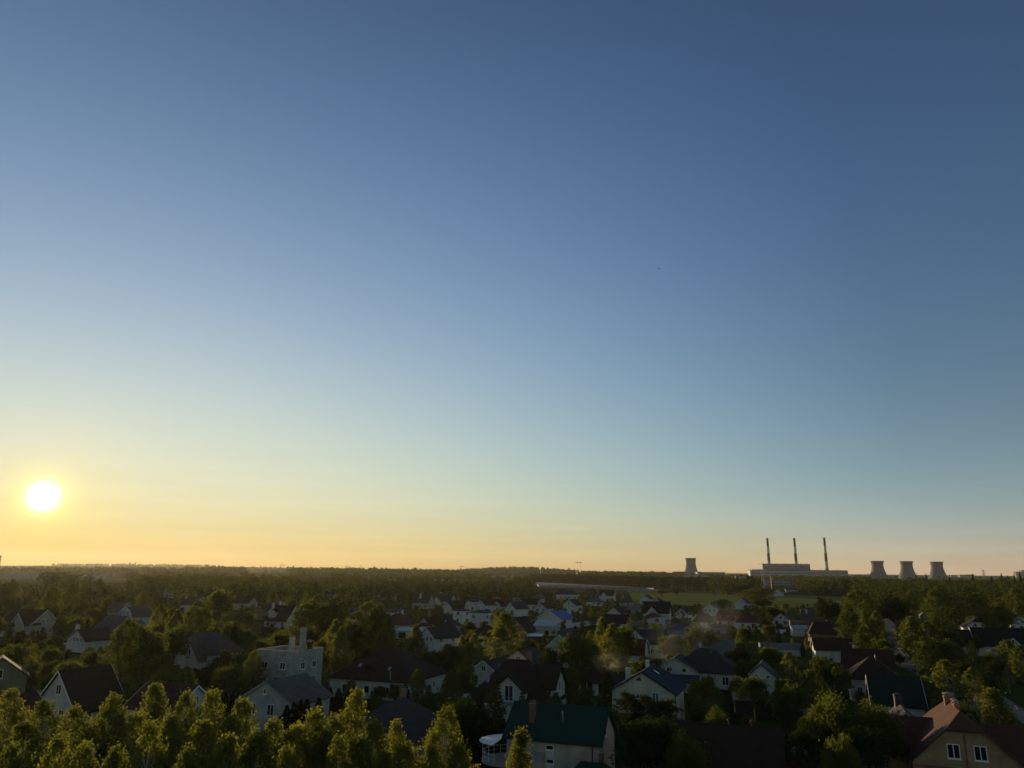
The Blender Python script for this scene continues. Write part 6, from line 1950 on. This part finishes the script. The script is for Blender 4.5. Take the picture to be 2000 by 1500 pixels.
SP = 'poles along the village street'
P1 = pole('utility_pole', 1690, 1250, 1687, 1222, 'braced utility pole where the street meets the big dark tree', 'pole_concrete', group=SP)
P2 = pole('utility_pole', 1762, 1291, 1759.5, 1266, 'utility pole on the street behind the dark pyramid roof', 'pole_wood', group=SP)
P3 = pole('utility_pole', 1793, 1321, 1786, 1283, 'leaning utility pole at the street corner behind the green tiled roof', 'pole_concrete', group=SP)
P4 = pole('utility_pole', 1826, 1321, 1823.5, 1297, 'utility pole across the street beside the tall birch', 'pole_wood', group=SP)
P5 = pole('utility_pole', 1869, 1375, 1861.5, 1320, 'tall concrete pole with insulators right of the tall birch', 'pole_concrete', 0.15, group=SP)
P6 = pole('utility_pole', 1909.5, 1276, 1907, 1252, 'utility pole below the white clipped gable of the villa', 'pole_wood', group=SP)
P7 = pole('utility_pole', 1943, 1294, 1939, 1268, 'utility pole below the right part of the villa', 'pole_wood', group=SP)
P8 = pole('utility_pole', 1886.5, 1273, 1881, 1245, 'utility pole at the left gables of the villa', 'pole_wood', group=SP)
P9 = pole('utility_pole', 1692, 1500, 1685.5, 1425, 'near grey utility pole by the silver car at the bottom', 'pole_concrete', 0.14, arm=False, group=SP)
P10 = pole('utility_pole', 261, 1337, 262.5, 1290, 'wooden pole in the haze between the steep roof and the red-brown gable', 'pole_wood', 0.12)
P11 = pole('utility_pole', 361, 1333, 366, 1280, 'leaning wooden pole left of the flat grey block', 'pole_wood', 0.12)
P12 = pole('utility_pole', 122, 1302, 124, 1255, 'wooden pole above the steep dark roof in the haze', 'pole_wood', 0.12)
P13 = pole('utility_pole', 760, 1369, 763, 1312, 'grey pole in front of the skylit hipped roof', 'pole_concrete', 0.12)
P14 = pole('utility_pole', 1208, 1437, 1206.5, 1379, 'thin steel pole right of the green roof', 'steel', 0.07, arm=False)
P15 = pole('utility_pole', 1541, 1301, 1538.5, 1264, 'thin wooden pole below the ribbed greenhouse', 'pole_wood', 0.09, arm=False)
br = MB()
br.tube((P1.x + 0.15, P1.y - 0.1, 5.2), (P1.x + 2.2, P1.y - 1.0, 0), 0.09, 0.1, 7)
for o in COL.objects:
    if o.name == 'utility_pole':
        m_br = br.build('brace', 'pole_concrete', None)
        m_br.parent = o
        m_br.matrix_parent_inverse = (Matrix.Translation(o.location) @ Matrix.Rotation(o.rotation_euler.z, 4, 'Z')).inverted()
        break


def wires(pts, label, off=((-0.6, 0), (0.6, 0)), sag=0.9, r=0.022):
    m = MB()
    for dx, dz in off:
        for a, b in zip(pts, pts[1:]):
            prev = None
            for k in range(9):
                t = k / 8
                q = a.lerp(b, t) + Vector((dx * 0.8, dx * 0.5, dz - sag * 4 * t * (1 - t)))
                if prev is not None:
                    m.tube(prev, q, r, n=4, cap=False)
                prev = q
    o = m.build('overhead_wire', 'steel', None)
    tag(o, label, 'wire')


P0 = P5 + (P5 - P4) * 0.9
wires([P1, P2, P3, P4, P5, at_d(1985, 1395, 118)], 'pair of overhead wires sagging from pole to pole along the street', r=0.04)
wires([P8, P6, P7, P7 + Vector((22, -12, 0))], 'overhead wires along the back of the villa', r=0.03)
wires([P12, P10, P11, at_d(500, 1322, 142)], 'overhead wires crossing the hazy gardens on the left')
wires([at_d(500, 1320, 140), P13 + Vector((0, 0, -1.2)), at_d(905, 1355, 118)], 'thin wire passing the wall of the skylit hipped house', off=((0, 0),), sag=0.5)
FP = 'thin poles along the far meadow edge'
for i_, (u_, v0, vt) in enumerate(((1334, 1154, 1144), (1339, 1154.5, 1143), (1377, 1156, 1143), (1401, 1157, 1141.5), (1414, 1157, 1142), (1427, 1158, 1142.5), (1434, 1158, 1144), (1552, 1158, 1147), (1613, 1159, 1145), (1272, 1127, 1117))):
    pole('lamp_post', u_, v0, u_, vt, 'thin pale pole at the far meadow edge before the dark trees', 'pole_concrete', 0.22, False, 'pole', FP)
for u_, D_, vt, lb in ((705, 5000, 1103.5, 'thin mast with a head on the middle-left horizon'), (254, 3000, 1098, 'left one of two thin masts on the left horizon'), (264.5, 3000, 1098.5, 'right one of two thin masts on the left horizon'), (185.5, 1900, 1107, 'short lattice mast before the hazy glasshouses'), (1.5, 1900, 1085, 'lattice mast at the left edge on the horizon'), (508.5, 4500, 1104, 'tiny mast left of the far portal pylon'),
                        (1056, 2400, 1112, 'thin mast on the wooded hill'), (1417, 2800, 1119, 'small lattice mast right of the lone cooling tower')):
    pylon(u_, D_, vt, lb, 0.10, 0.1, ((0.93, 0.06),), r=0.10 + D_ / 10000)


# ------------------------------------------------------------------ fences
def fence(name, pts, h, mat, label, post=2.4, pm='concrete', cat='fence', t=0.08):
    root = empty(name, (0, 0, 0))
    m, q = MB(), MB()
    for a, b in zip(pts, pts[1:]):
        d = b - a
        n = max(1, int(d.length / post))
        dn = d.normalized()
        nx, ny = -dn.y * t / 2, dn.x * t / 2
        for k in range(n):
            p0, p1 = a.lerp(b, k / n), a.lerp(b, (k + 1) / n)
            p0, p1 = p0 + dn * 0.07, p1 - dn * 0.07
            m.slab([(p0.x - nx, p0.y - ny, h), (p1.x - nx, p1.y - ny, h), (p1.x + nx, p1.y + ny, h), (p0.x + nx, p0.y + ny, h)], [(0, 1, 2, 3)], h - 0.05)
        for k in range(n + 1):
            p = a.lerp(b, k / n)
            q.box((p.x - 0.06, p.y - 0.06, 0), (p.x + 0.06, p.y + 0.06, h + 0.08))
    m.build('panel', mat, root)
    q.build('post', pm, root)
    tag(root, label, cat)
    return root


fence('panel_fence', [at(1500, 1338), at(1570, 1338), at(1664, 1349)], 1.9, 'fence_grey', 'grey concrete panel fence left of the dark pyramid-roofed house')
fence('panel_fence', [at(1090, 1232), at(1170, 1219)], 2.2, 'panel_white', 'pale corrugated fence right of the polythene shelter', 2.6)
fence('panel_fence', [at(1094, 1240), at(1120, 1236)], 2.0, 'blue_sheet', 'dark blue sheet fence below the pale corrugated fence', 2.4)
fence('panel_fence', [at(1486, 1236), at(1535, 1238)], 1.6, 'panel_white', 'low white fence right of the dull red roofed house', 3)
fence('panel_fence', [at(1224, 1224), at(1262, 1219), at(1310, 1219)], 2.0, 'fence_grey', 'grey fence behind the shed row', 3)
fence('sheet_gate', [at_d(1556, 1500, 94), at_d(1600, 1501, 92)], 1.8, 'blue_sheet', 'dark sheet metal gate at the bottom beside the dark-tiled house', 1.6, 'dark_metal', 'gate')
fence('garden_fence', [at_d(1530, 1462, 103), at_d(1590, 1470, 101), at_d(1650, 1476, 99)], 1.5, 'dark_wood', 'dark wooden fence in the shaded garden by the parked cars', 2.4, 'dark_wood')
fence('garden_fence', [at(1092, 1352), at(1135, 1341)], 1.7, 'dark_wood', 'dark hedge-like fence left of the pillared house', 2.2, 'dark_wood')
fence('panel_fence', [at(1515, 1392), at(1582, 1402)], 1.7, 'grey_paint', 'pale wire fence right of the patchwork shed', 2.6, 'steel')

# ------------------------------------------------------------------ vehicles and small things
def car(u, v, rz, label, paint, z=0.0, D=None):
    p = at(u, v) if D is None else at_d(u, v, D)
    root = empty('car', (p.x, p.y, 0), R(rz))
    side = [(-2.05, 0.35), (-2.12, 0.62), (-2.0, 0.82), (-1.35, 0.92), (-0.75, 1.40), (0.75, 1.44), (1.45, 0.98), (2.0, 0.92), (2.12, 0.65), (2.05, 0.35)]
    m = MB()
    n = len(side)
    rings = []
    for y, s in ((-0.86, 0), (-0.80, 1), (0.80, 1), (0.86, 0)):
        rings.append([m.p((x * (1 if s else 0.985), y * (1 if z < 0.95 else 0.86), z - (0 if s else 0.03))) for x, z in side])
    for a, b in zip(rings, rings[1:]):
        for k in range(n):
            j = (k + 1) % n
            m.f.append([a[k], a[j], b[j], b[k]]); m.m.append(0)
    m.f.append(rings[0][::-1]); m.m.append(0)
    m.f.append(rings[-1]); m.m.append(0)
    m.build('body', paint, root)
    g = MB()
    for sy in (-1, 1):
        g.prism_x([(sy * 0.725, 0.98), (sy * 0.728, 1.34), (sy * 0.765, 1.34), (sy * 0.80, 0.98)], -0.95, 1.1)
    g.face([(-1.34, -0.66, 0.96), (-1.34, 0.66, 0.96), (-0.79, 0.62, 1.39), (-0.79, -0.62, 1.39)])
    g.face([(1.43, -0.66, 1.02), (0.80, -0.62, 1.44), (0.80, 0.62, 1.44), (1.43, 0.66, 1.02)])
    g.build('window', 'window_glass', root)
    for sx in (-1.3, 1.3):
        for sy in (-0.78, 0.78):
            w = MB()
            w.tube((sx, sy - 0.1, 0.31), (sx, sy + 0.1, 0.31), 0.31, n=14)
            wo = w.build('wheel', 'rubber', root)
            h = MB()
            h.tube((sx, sy - 0.112, 0.31), (sx, sy + 0.112, 0.31), 0.18, n=10)
            h.build('hub', 'steel', wo)
    for sy in (-0.6, 0.6):
        h = MB()
        h.box((-2.13, sy - 0.18, 0.62), (-2.03, sy + 0.18, 0.78))
        h.build('headlight', 'panel_white', root)
    tag(root, label, 'car')


car(1678, 1492, 158, 'silver estate car parked beside the near grey utility pole', 'car_silver', D=94)
car(1538, 1500, 158, 'pale car half hidden behind the dark-tiled house at the bottom', 'car_white', D=95)
car(1551, 1420, 150, 'dark car with bright roof edge parked under the dark broad tree', 'car_dark', D=112)
car(1576, 1432, 150, 'silver car parked beside the dark car under the dark broad tree', 'car_silver', D=109)
car(1806, 1308, 125, 'dark car on the village street with its white lamps', 'car_dark')
car(1638, 1238, 160, 'white car between the two dark roofs beside the street', 'car_white')
car(1322, 1209, 160, 'silver car parked by the big black-roofed house', 'car_silver')
car(1345, 1208, 160, 'white car parked right of the silver car by the big black-roofed house', 'car_white')

# road sign at the crossing
sp_ = at(1988, 1412)
rs = empty('road_sign', (sp_.x, sp_.y, 0), R(-25))
part(rs, 'post', 'steel', lambda m: m.tube((0, 0.05, 0), (0, 0.05, 2.9), 0.04, n=8))
pl_ = part(rs, 'sign_border', 'sign_red', lambda m: m.prism_x([(-0.56, 2.0), (0.56, 2.0), (0.0, 2.97)], -0.015, 0.015))
pl_.rotation_euler.z = R(90)
pf_ = part(rs, 'sign_face', 'white_paint', lambda m: m.prism_x([(-0.40, 2.09), (0.40, 2.09), (0.0, 2.78)], -0.022, 0.022), pl_)
part(rs, 'symbol', 'rubber', lambda m: m.box((-0.026, -0.05, 2.16), (0.026, 0.05, 2.52)), pl_)
tag(rs, 'triangular warning sign with red border beside the footpath', 'road sign')

# white water tank and garden hoops
wt = at(1519, 1388)
tk = empty('water_tank', (wt.x, wt.y, 0), R(-12))
part(tk, 'tank', 'panel_white', lambda m: m.box((-0.95, -0.5, 0.5), (0.95, 0.5, 1.55)))
part(tk, 'stand', 'dark_metal', lambda m: [m.box((x - 0.06, y - 0.06, 0), (x + 0.06, y + 0.06, 0.495)) for x in (-0.8, 0.8) for y in (-0.4, 0.4)])
tag(tk, 'white box tank on a stand right of the patchwork shed', 'tank')
HG = 'garden hoops before the bungalow'
for u_, v_, lb in ((1398, 1334, 'left wire hoop in the garden before the bungalow'), (1413, 1337, 'middle wire hoop in the garden before the bungalow'), (1433, 1338, 'right wire hoop in the garden before the bungalow'), (1357, 1345, 'pale wire hoop below the bungalow gable')):
    p = at(u_, v_)
    m = MB()
    for y in (-0.8, 0, 0.8):
        for k in range(10):
            a0, a1 = PI * k / 10, PI * (k + 1) / 10
            m.tube((0.9 * math.cos(a0), y, 1.5 * math.sin(a0)), (0.9 * math.cos(a1), y, 1.5 * math.sin(a1)), 0.03, n=5)
    m.tube((0, -0.8, 1.5), (0, 0.8, 1.5), 0.03, n=5)
    o = m.build('garden_hoop', 'white_paint', None, (p.x, p.y, 0), R(-20))
    tag(o, lb, 'garden hoop', HG)

# a bird high over the village
bp = at_d(1287, 525, 90)
bd = empty('bird', bp, R(40))
bd.scale = (0.6, 0.6, 0.6)
m = MB()
m.lathe([(0.005, -0.20), (0.045, -0.12), (0.06, 0.0), (0.045, 0.12), (0.03, 0.18), (0.004, 0.24)], 10)
b0 = m.build('body', 'feather', bd)
b0.rotation_euler = (R(90), 0, 0)
for s in (-1, 1):
    w = MB()
    w.slab([(s * 0.03, 0.09, 0.02), (s * 0.18, 0.12, 0.10), (s * 0.36, 0.02, 0.05), (s * 0.18, 0.0, 0.09), (s * 0.03, -0.06, 0.02)], [(0, 1, 2, 3, 4)] if s < 0 else [(4, 3, 2, 1, 0)], 0.012)
    w.build('wing', 'feather', bd)
tl = MB()
tl.slab([(-0.02, -0.18, 0.01), (0.02, -0.18, 0.01), (0.06, -0.33, 0.01), (-0.06, -0.33, 0.01)], [(0, 1, 2, 3)], 0.01)
tl.build('tail', 'feather', bd)
tag(bd, 'small dark bird flying alone in the open sky', 'bird')
# ------------------------------------------------------------------ smoke and haze
def smoke(label, u, v, D, size, dens, seed, col=(0.72, 0.74, 0.76), aniso=0.5, rot=0.0):
    p = at_d(u, v, D)
    bpy.ops.mesh.primitive_ico_sphere_add(subdivisions=3, radius=1)
    o = bpy.context.object
    o.name = 'smoke'
    o.data.name = 'smoke'
    o.location = p
    o.scale = size
    o.rotation_euler = (0, rot, 0)
    m, n, l = new_mat('smoke_%d' % seed)
    for x in list(n):
        if x.type != 'OUTPUT_MATERIAL':
            n.remove(x)
    pv = n.new('ShaderNodeVolumePrincipled')
    pv.inputs['Color'].default_value = (*col, 1)
    pv.inputs['Anisotropy'].default_value = aniso
    tc = n.new('ShaderNodeTexCoord')
    nz = n.new('ShaderNodeTexNoise')
    nz.inputs['Scale'].default_value = 1.7
    nz.inputs['Detail'].default_value = 4
    nz.inputs['Distortion'].default_value = 0.8
    mp = n.new('ShaderNodeMapping')
    mp.inputs['Location'].default_value = (seed * 3.1, seed * 1.7, 0)
    l.new(tc.outputs['Object'], mp.inputs['Vector'])
    l.new(mp.outputs[0], nz.inputs['Vector'])
    ln = n.new('ShaderNodeVectorMath')
    ln.operation = 'LENGTH'
    l.new(tc.outputs['Object'], ln.inputs[0])
    fo = n.new('ShaderNodeMapRange')
    fo.inputs['From Min'].default_value = 0.2
    fo.inputs['From Max'].default_value = 0.95
    fo.inputs['To Min'].default_value = 1
    fo.inputs['To Max'].default_value = 0
    l.new(ln.outputs['Value'], fo.inputs['Value'])
    cr = n.new('ShaderNodeMapRange')
    cr.inputs['From Min'].default_value = 0.42
    cr.inputs['From Max'].default_value = 0.75
    l.new(nz.outputs['Fac'], cr.inputs['Value'])
    mu = n.new('ShaderNodeMath')
    mu.operation = 'MULTIPLY'
    l.new(fo.outputs[0], mu.inputs[0])
    l.new(cr.outputs[0], mu.inputs[1])
    m2 = n.new('ShaderNodeMath')
    m2.operation = 'MULTIPLY'
    m2.inputs[1].default_value = dens
    l.new(mu.outputs[0], m2.inputs[0])
    l.new(m2.outputs[0], pv.inputs['Density'])
    l.new(pv.outputs[0], n['Material Output'].inputs['Volume'])
    o.data.materials.append(m)
    tag(o, label, 'smoke', kind='stuff')


smoke('thin garden smoke drifting over the trees right of the red gambrel barn', 1335, 1245, 186, (13, 7, 6.5), 0.032, 1, rot=-0.35)
smoke('garden smoke drifting up past the sheds to the red roofs', 1400, 1215, 215, (10, 6, 7.5), 0.03, 2, rot=-0.6)
smoke('pale puff of smoke above the pillared house', 1195, 1292, 142, (4.2, 3, 2.2), 0.08, 3)
smoke('pale steam trailing from the lone cooling tower', 1354, 1087, 3250, (26, 14, 11), 0.03, 4, rot=-0.3)
smoke('small grey plume over the turbine hall', 1603, 1112, 3240, (16, 8, 6), 0.05, 5, col=(0.25, 0.25, 0.25), rot=-0.3)

hz = MB()
hz.box((-9500, -80, -3), (9500, 11000, 200))
hm, hn, hl_ = new_mat('haze_air')
for x in list(hn):
    if x.type != 'OUTPUT_MATERIAL':
        hn.remove(x)
hv = hn.new('ShaderNodeVolumePrincipled')
hv.inputs['Color'].default_value = (0.95, 0.90, 0.80, 1)
hv.inputs['Density'].default_value = 0.000027
hv.inputs['Anisotropy'].default_value = 0.50
hl_.new(hv.outputs[0], hn['Material Output'].inputs['Volume'])
ho = hz.build('haze', 'haze_air')
tag(ho, 'golden evening haze over the village and far fields', 'haze', kind='stuff')

# ------------------------------------------------------------------ sky and sun
SUN = ray(85, 970).normalized()
SUN_EL = math.asin(SUN.z)
SUN_AZ = math.atan2(SUN.x, SUN.y)
w = bpy.data.worlds.new('World')
SC.world = w
w.use_nodes = True
wn, wl = w.node_tree.nodes, w.node_tree.links
bg = wn['Background']
st = wn.new('ShaderNodeTexSky')
st.sky_type = 'NISHITA'
st.sun_disc = False
st.sun_elevation = SUN_EL
st.sun_rotation = SUN_AZ
st.altitude = 200
st.air_density = 1.0
st.dust_density = 0.0
st.ozone_density = 2.0


def wmath(op, a, b=None, c=None):
    q = wn.new('ShaderNodeMath')
    q.operation = op
    for k, x in enumerate((a, b, c)):
        if x is None:
            continue
        if isinstance(x, (int, float)):
            q.inputs[k].default_value = x
        else:
            wl.new(x, q.inputs[k])
    return q.outputs[0]


# bright halo of the low sun in the sky
tc = wn.new('ShaderNodeTexCoord')
dt = wn.new('ShaderNodeVectorMath')
dt.operation = 'DOT_PRODUCT'
nm = wn.new('ShaderNodeVectorMath')
nm.operation = 'NORMALIZE'
wl.new(tc.outputs['Generated'], nm.inputs[0])
wl.new(nm.outputs[0], dt.inputs[0])
dt.inputs[1].default_value = SUN
ang = wmath('ARCCOSINE', wmath('MINIMUM', dt.outputs['Value'], 0.9999999))
sepc = wn.new('ShaderNodeSeparateColor')
wl.new(st.outputs[0], sepc.inputs[0])
comb = wn.new('ShaderNodeCombineColor')
# the evening sky: the sky model toned by height above the horizon and distance from the sun, plus the halo
TONE = [(-0.9095, 1.6050, -0.7269, 1.7032, 0.7402, -2.6553, 2.2435, -4.0204), (-1.0242, 1.9369, -1.4583, 2.1519, -0.2506, -1.7751, 2.0957, -3.2499), (-1.6601, 4.1500, -3.4632, 3.1321, -1.3047, -1.6857, 3.9588, -4.2694)]
HALO = [((60.0, 60.0, 60.0), 0.58), ((4.2, 3.3, 0.3), 1.5), ((1.1, 0.5, -0.5), 4.5), ((0.25, 0.18, 0.1), 10.0)]
sz = wn.new('ShaderNodeSeparateXYZ')
wl.new(nm.outputs[0], sz.inputs[0])
zz = wmath('MINIMUM', wmath('MAXIMUM', sz.outputs[2], 0.0), 0.7)
cc = wmath('MINIMUM', wmath('MAXIMUM', dt.outputs['Value'], 0.5), 1.0)
hh = wmath('EXPONENT', wmath('MULTIPLY', zz, -1 / 0.09))
hc = wmath('MULTIPLY', hh, cc)
z2, c2, cz = wmath('MULTIPLY', zz, zz), wmath('MULTIPLY', cc, cc), wmath('MULTIPLY', cc, zz)
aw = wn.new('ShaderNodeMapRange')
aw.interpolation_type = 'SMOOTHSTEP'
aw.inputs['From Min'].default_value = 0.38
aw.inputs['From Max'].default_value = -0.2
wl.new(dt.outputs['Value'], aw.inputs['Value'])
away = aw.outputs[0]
# thin layers of cloud veil low over the horizon
mpw = wn.new('ShaderNodeMapping')
mpw.inputs['Scale'].default_value = (2.2, 2.2, 42.0)
wl.new(nm.outputs[0], mpw.inputs['Vector'])
nzw = wn.new('ShaderNodeTexNoise')
nzw.inputs['Scale'].default_value = 1.6
nzw.inputs['Detail'].default_value = 5
nzw.inputs['Distortion'].default_value = 0.6
wl.new(mpw.outputs[0], nzw.inputs['Vector'])
low = wmath('EXPONENT', wmath('MULTIPLY', zz, -1 / 0.07))
veil = wmath('MULTIPLY_ADD', wmath('MULTIPLY', wmath('SUBTRACT', nzw.outputs['Fac'], 0.5), low), 0.34, 1.0)
for ch in range(3):
    k0, k1, k2, k3, k4, k5, k6, k7 = TONE[ch]
    e = wmath('MULTIPLY_ADD', zz, k1, k0)
    for f, k in ((z2, k2), (cc, k3), (c2, k4), (cz, k5), (hh, k6), (hc, k7)):
        e = wmath('MULTIPLY_ADD', f, k, e)
    y = wmath('MULTIPLY', sepc.outputs[ch], wmath('EXPONENT', e))
    y = wmath('MULTIPLY', y, veil)
    # the sky opposite the sun: less blue, a little dimmer
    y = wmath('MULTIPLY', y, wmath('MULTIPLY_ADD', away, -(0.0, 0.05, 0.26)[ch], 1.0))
    for amp, sig in HALO:
        g = wmath('EXPONENT', wmath('MULTIPLY', wmath('POWER', wmath('DIVIDE', ang, R(sig)), 2.0), -1.0))
        y = wmath('MULTIPLY_ADD', g, amp[ch], y)
    wl.new(y, comb.inputs[ch])
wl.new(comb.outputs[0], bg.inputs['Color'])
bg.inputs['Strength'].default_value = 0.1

sd = bpy.data.lights.new('sun', 'SUN')
sd.energy = 4.6
sd.angle = R(0.6)
sd.color = (1.0, 0.74, 0.38)
so = bpy.data.objects.new('sun', sd)
COL.objects.link(so)
so.location = SUN * 300
so.rotation_euler = (-SUN).to_track_quat('-Z', 'Y').to_euler()

SC.view_settings.view_transform = 'Standard'
SC.view_settings.look = 'None'
SC.view_settings.exposure = 0.0
SC.view_settings.gamma = 1
SC.render.engine = 'CYCLES'
cy = SC.cycles
cy.use_denoising = True
cy.max_bounces = 5
cy.diffuse_bounces = 3
cy.glossy_bounces = 2
cy.transmission_bounces = 4
cy.transparent_max_bounces = 4
cy.volume_bounces = 1
cy.sample_clamp_indirect = 4
cy.volume_step_rate = 2.0
cy.volume_max_steps = 64
